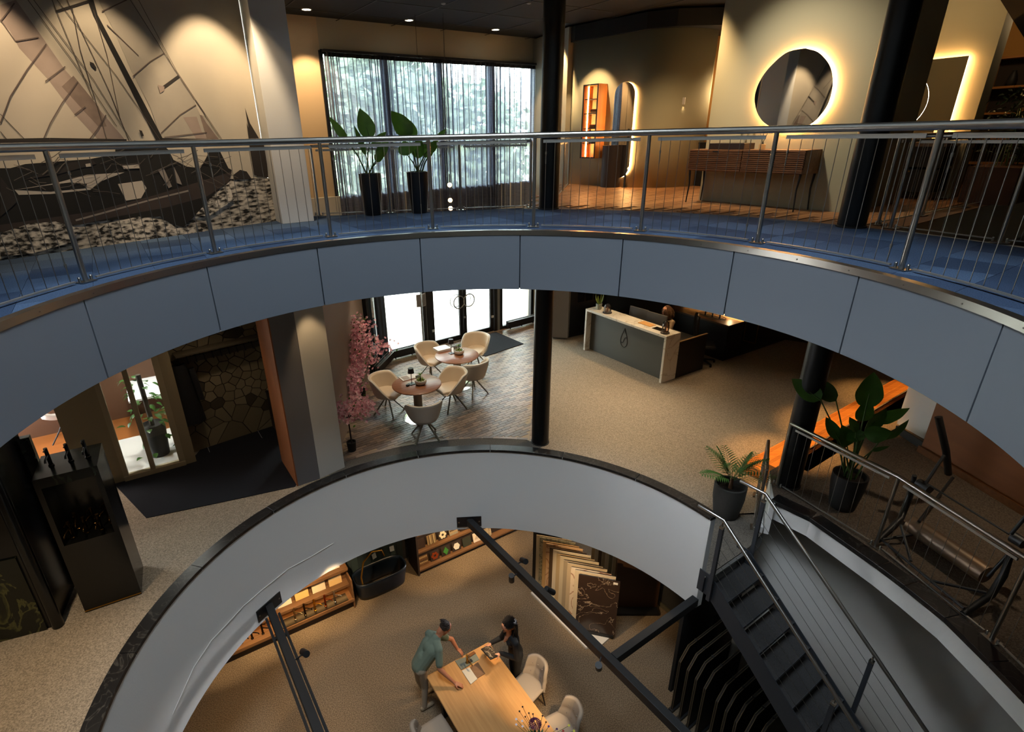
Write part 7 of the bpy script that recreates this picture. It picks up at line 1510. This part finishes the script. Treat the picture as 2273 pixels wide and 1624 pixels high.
# lat is toward the viewer for her (her left)
hA = bpt(1084, 1434, .99); hB = bpt(1104, 1456, .97); el_ = shl + Vector((.03, -.06, -.27)); er_ = shr + Vector((-.10, .04, -.26))
S += [(shl, el_, .056, .05, 'black'), (el_, hB + Vector((.06, .06, .0)), .05, .038, 'black'), (shr, er_, .056, .05, 'black'), (er_, hA + Vector((.06, .07, 0)), .05, .038, 'black'), (hB + Vector((.08, .08, 0)), hB + Vector((.03, .035, 0)), .024, .022, 'skin'), (hA + Vector((.08, .09, 0)), hA + Vector((.03, .04, 0)), .024, .022, 'skin')]
hand(S, hB + Vector((.03, .035, 0)), (-.75, -.35, .1), (-.2, .3, -.9), 1, curl=.5, sc=.9); hand(S, hA + Vector((.03, .04, 0)), (-.7, -.5, .05), (.2, -.3, -.9), -1, curl=.5, sc=.9)
hc = nk + Vector((0, 0, .165)) + fwd * .045; hd = head(S, Bl, hc, fwd * .8 + Vector((0, -.05, -.62)), Vector((0, 0, 1)) + fwd * .5, sc=.95)
wom = make_person('person', 'woman with long dark hair in black clothes holding a dark marble tile', S, Bl, {'black': mat('black_dress', '0b0a0b', .8), 'skin': SK2})
face(wom, *hd, sc=.95); hairstrands(wom, *hd, mat('hair_black', '0d0a09', .35), 420, .085, 0, 8, sc=.97, r=.0055, rad_=.097); 
g = MB(); hcb = hd[0] - hd[1] * .07 + hd[2] * .06; random.seed(14)
for k in range(60):
    a = random.gauss(0, .035); b = random.gauss(0, .03); P = [hcb + lat * a * .6, hcb - fwd * (.075 + abs(b)) + lat * a + Vector((0, 0, -.04)), hcb - fwd * (.10 + b) + lat * a * 1.4 - Vector((0, 0, .2)), hcb - fwd * (.10 + b) + lat * a * 1.8 - Vector((0, 0, .36)), hcb - fwd * (.09 + b) + lat * a * 1.6 - Vector((0, 0, .5))]
    g.tube(P, [.008, .012, .012, .010, .003], 6)
g.build('ponytail', mat('hair_black', '0d0a09', .35), wom, smooth=70); MB().tube([hcb - fwd * .03 + (lat * cos(a) + hd[2] * sin(a)) * .028 for a in [2 * pi * i / 14 for i in range(14)]], .009, 6, closed=True).build('hair_tie', mat('hair_tie_gold', 'c9a86a', .4, metal=.6), wom, smooth=60)
t = thing('marble_sample_tile', 'dark marble tile with a black rim held by the woman', 'sample', (hA + hB) / 2 + Vector((-.06, -.06, .0)))
hm = (hA + hB) / 2; ax = (hA - hB).normalized(); ay = Vector((-.6, -.35, .25)); ay = (ay - ax * ay.dot(ax)).normalized(); az_ = ax.cross(ay); az_ = az_ if az_.z > 0 else -az_; o_ = hm + ay * .075 - Vector(t.location)
cp = [o_ + ax * a * .125 + ay * b * .10 for a, b in ((-1, -1), (1, -1), (1, 1), (-1, 1))]; MB().plate(cp, az_, .014).build('tile', M_black, t, fixn=True); MB().plate([o_ + ax * a * .108 + ay * b * .084 + az_ * .0142 for a, b in ((-1, -1), (1, -1), (1, 1), (-1, 1))], az_, .001).build('marble_face', veined('held_marble', '3d352d', 'a0907a', 6, .2, .04), t, fixn=True)
# ---- receptionist
def rz_(x, y, z): return Vector((x, y, ZG + z))
S = []; Bl = []; hx_, hy_ = 4.50, 12.06; fwd = Vector((-.85, -.30, 0)).normalized(); lat = Vector((-fwd.y, fwd.x, 0)); pel = rz_(hx_ + .12, hy_ + .02, .52); ch_ = rz_(hx_ + .06, hy_ + .0, .92); nk = rz_(hx_ + .02, hy_, 1.08)
for q in (-1, 1): hp = pel + lat * q * .09; kn = hp + fwd * .42; S += [(hp, kn, .085, .065, 'trousers'), (kn, rz_(*kn[:2], .08), .06, .04, 'trousers'), (rz_(*kn[:2], .05), rz_(*(kn + fwd * .14)[:2], .035), .035, .03, 'shoes')]
S += [(pel, ch_, .13, .125, 'top'), (ch_, nk - Vector((0, 0, .06)), .12, .075, 'top'), (nk - Vector((0, 0, .05)), nk + Vector((0, 0, .06)), .048, .048, 'skin')]
shl, shr = ch_ + lat * .17 + Vector((0, 0, .10)), ch_ - lat * .17 + Vector((0, 0, .10)); S += [(shl, ch_ + Vector((0, 0, .1)), .06, .08, 'top'), (shr, ch_ + Vector((0, 0, .1)), .06, .08, 'top')]
eL = shl + fwd * .12 + Vector((0, 0, -.25)) + lat * .05; eR = shr + fwd * .14 + Vector((0, 0, -.24)); wL = eL + fwd * .22 + Vector((0, 0, .06)); wR = eR + fwd * .1 + Vector((0, 0, .22)) + lat * .08
S += [(shl, eL, .055, .046, 'top'), (eL, wL, .046, .034, 'top'), (shr, eR, .055, .046, 'top'), (eR, wR, .046, .034, 'top')]; hand(S, wL, fwd, (0, 0, -1), 1, sc=.9); hand(S, wR, fwd * .3 + Vector((0, 0, 1)), fwd, 1, curl=.7, sc=.9)
hd = head(S, Bl, nk + Vector((0, 0, .165)) + fwd * .02, fwd + Vector((0, 0, -.1)), (0, 0, 1), sc=.95)
rec = make_person('person', 'receptionist with wavy light brown hair in a beige top sitting behind the counter', S, Bl, {'top': mat('beige_knit', '9c8468', .9), 'trousers': mat('dark_jeans', '1c1e24', .9), 'shoes': M_black, 'skin': SK2}, .009)
face(rec, *hd, sc=.95); hairstrands(rec, *hd, mat('hair_chestnut', '5a3d24', .6), 260, .24, 0, 15, sc=.97, r=.009, curl=.18, rad_=.104)
# portals that help sample the sky
arealight('roof_light_portal', (CS.x, CS.y, ZR + .25), (0, 0, 0), 2 * RS_, 2 * RS_, 1, portal=True, shape='DISK')
q = fac((sL + sR) / 2, .4); arealight('front_window_portal', (q.x, q.y, -.6), (rad(90), 0, rad(34.5) + pi), 5.6, 6.6, 1, portal=True)
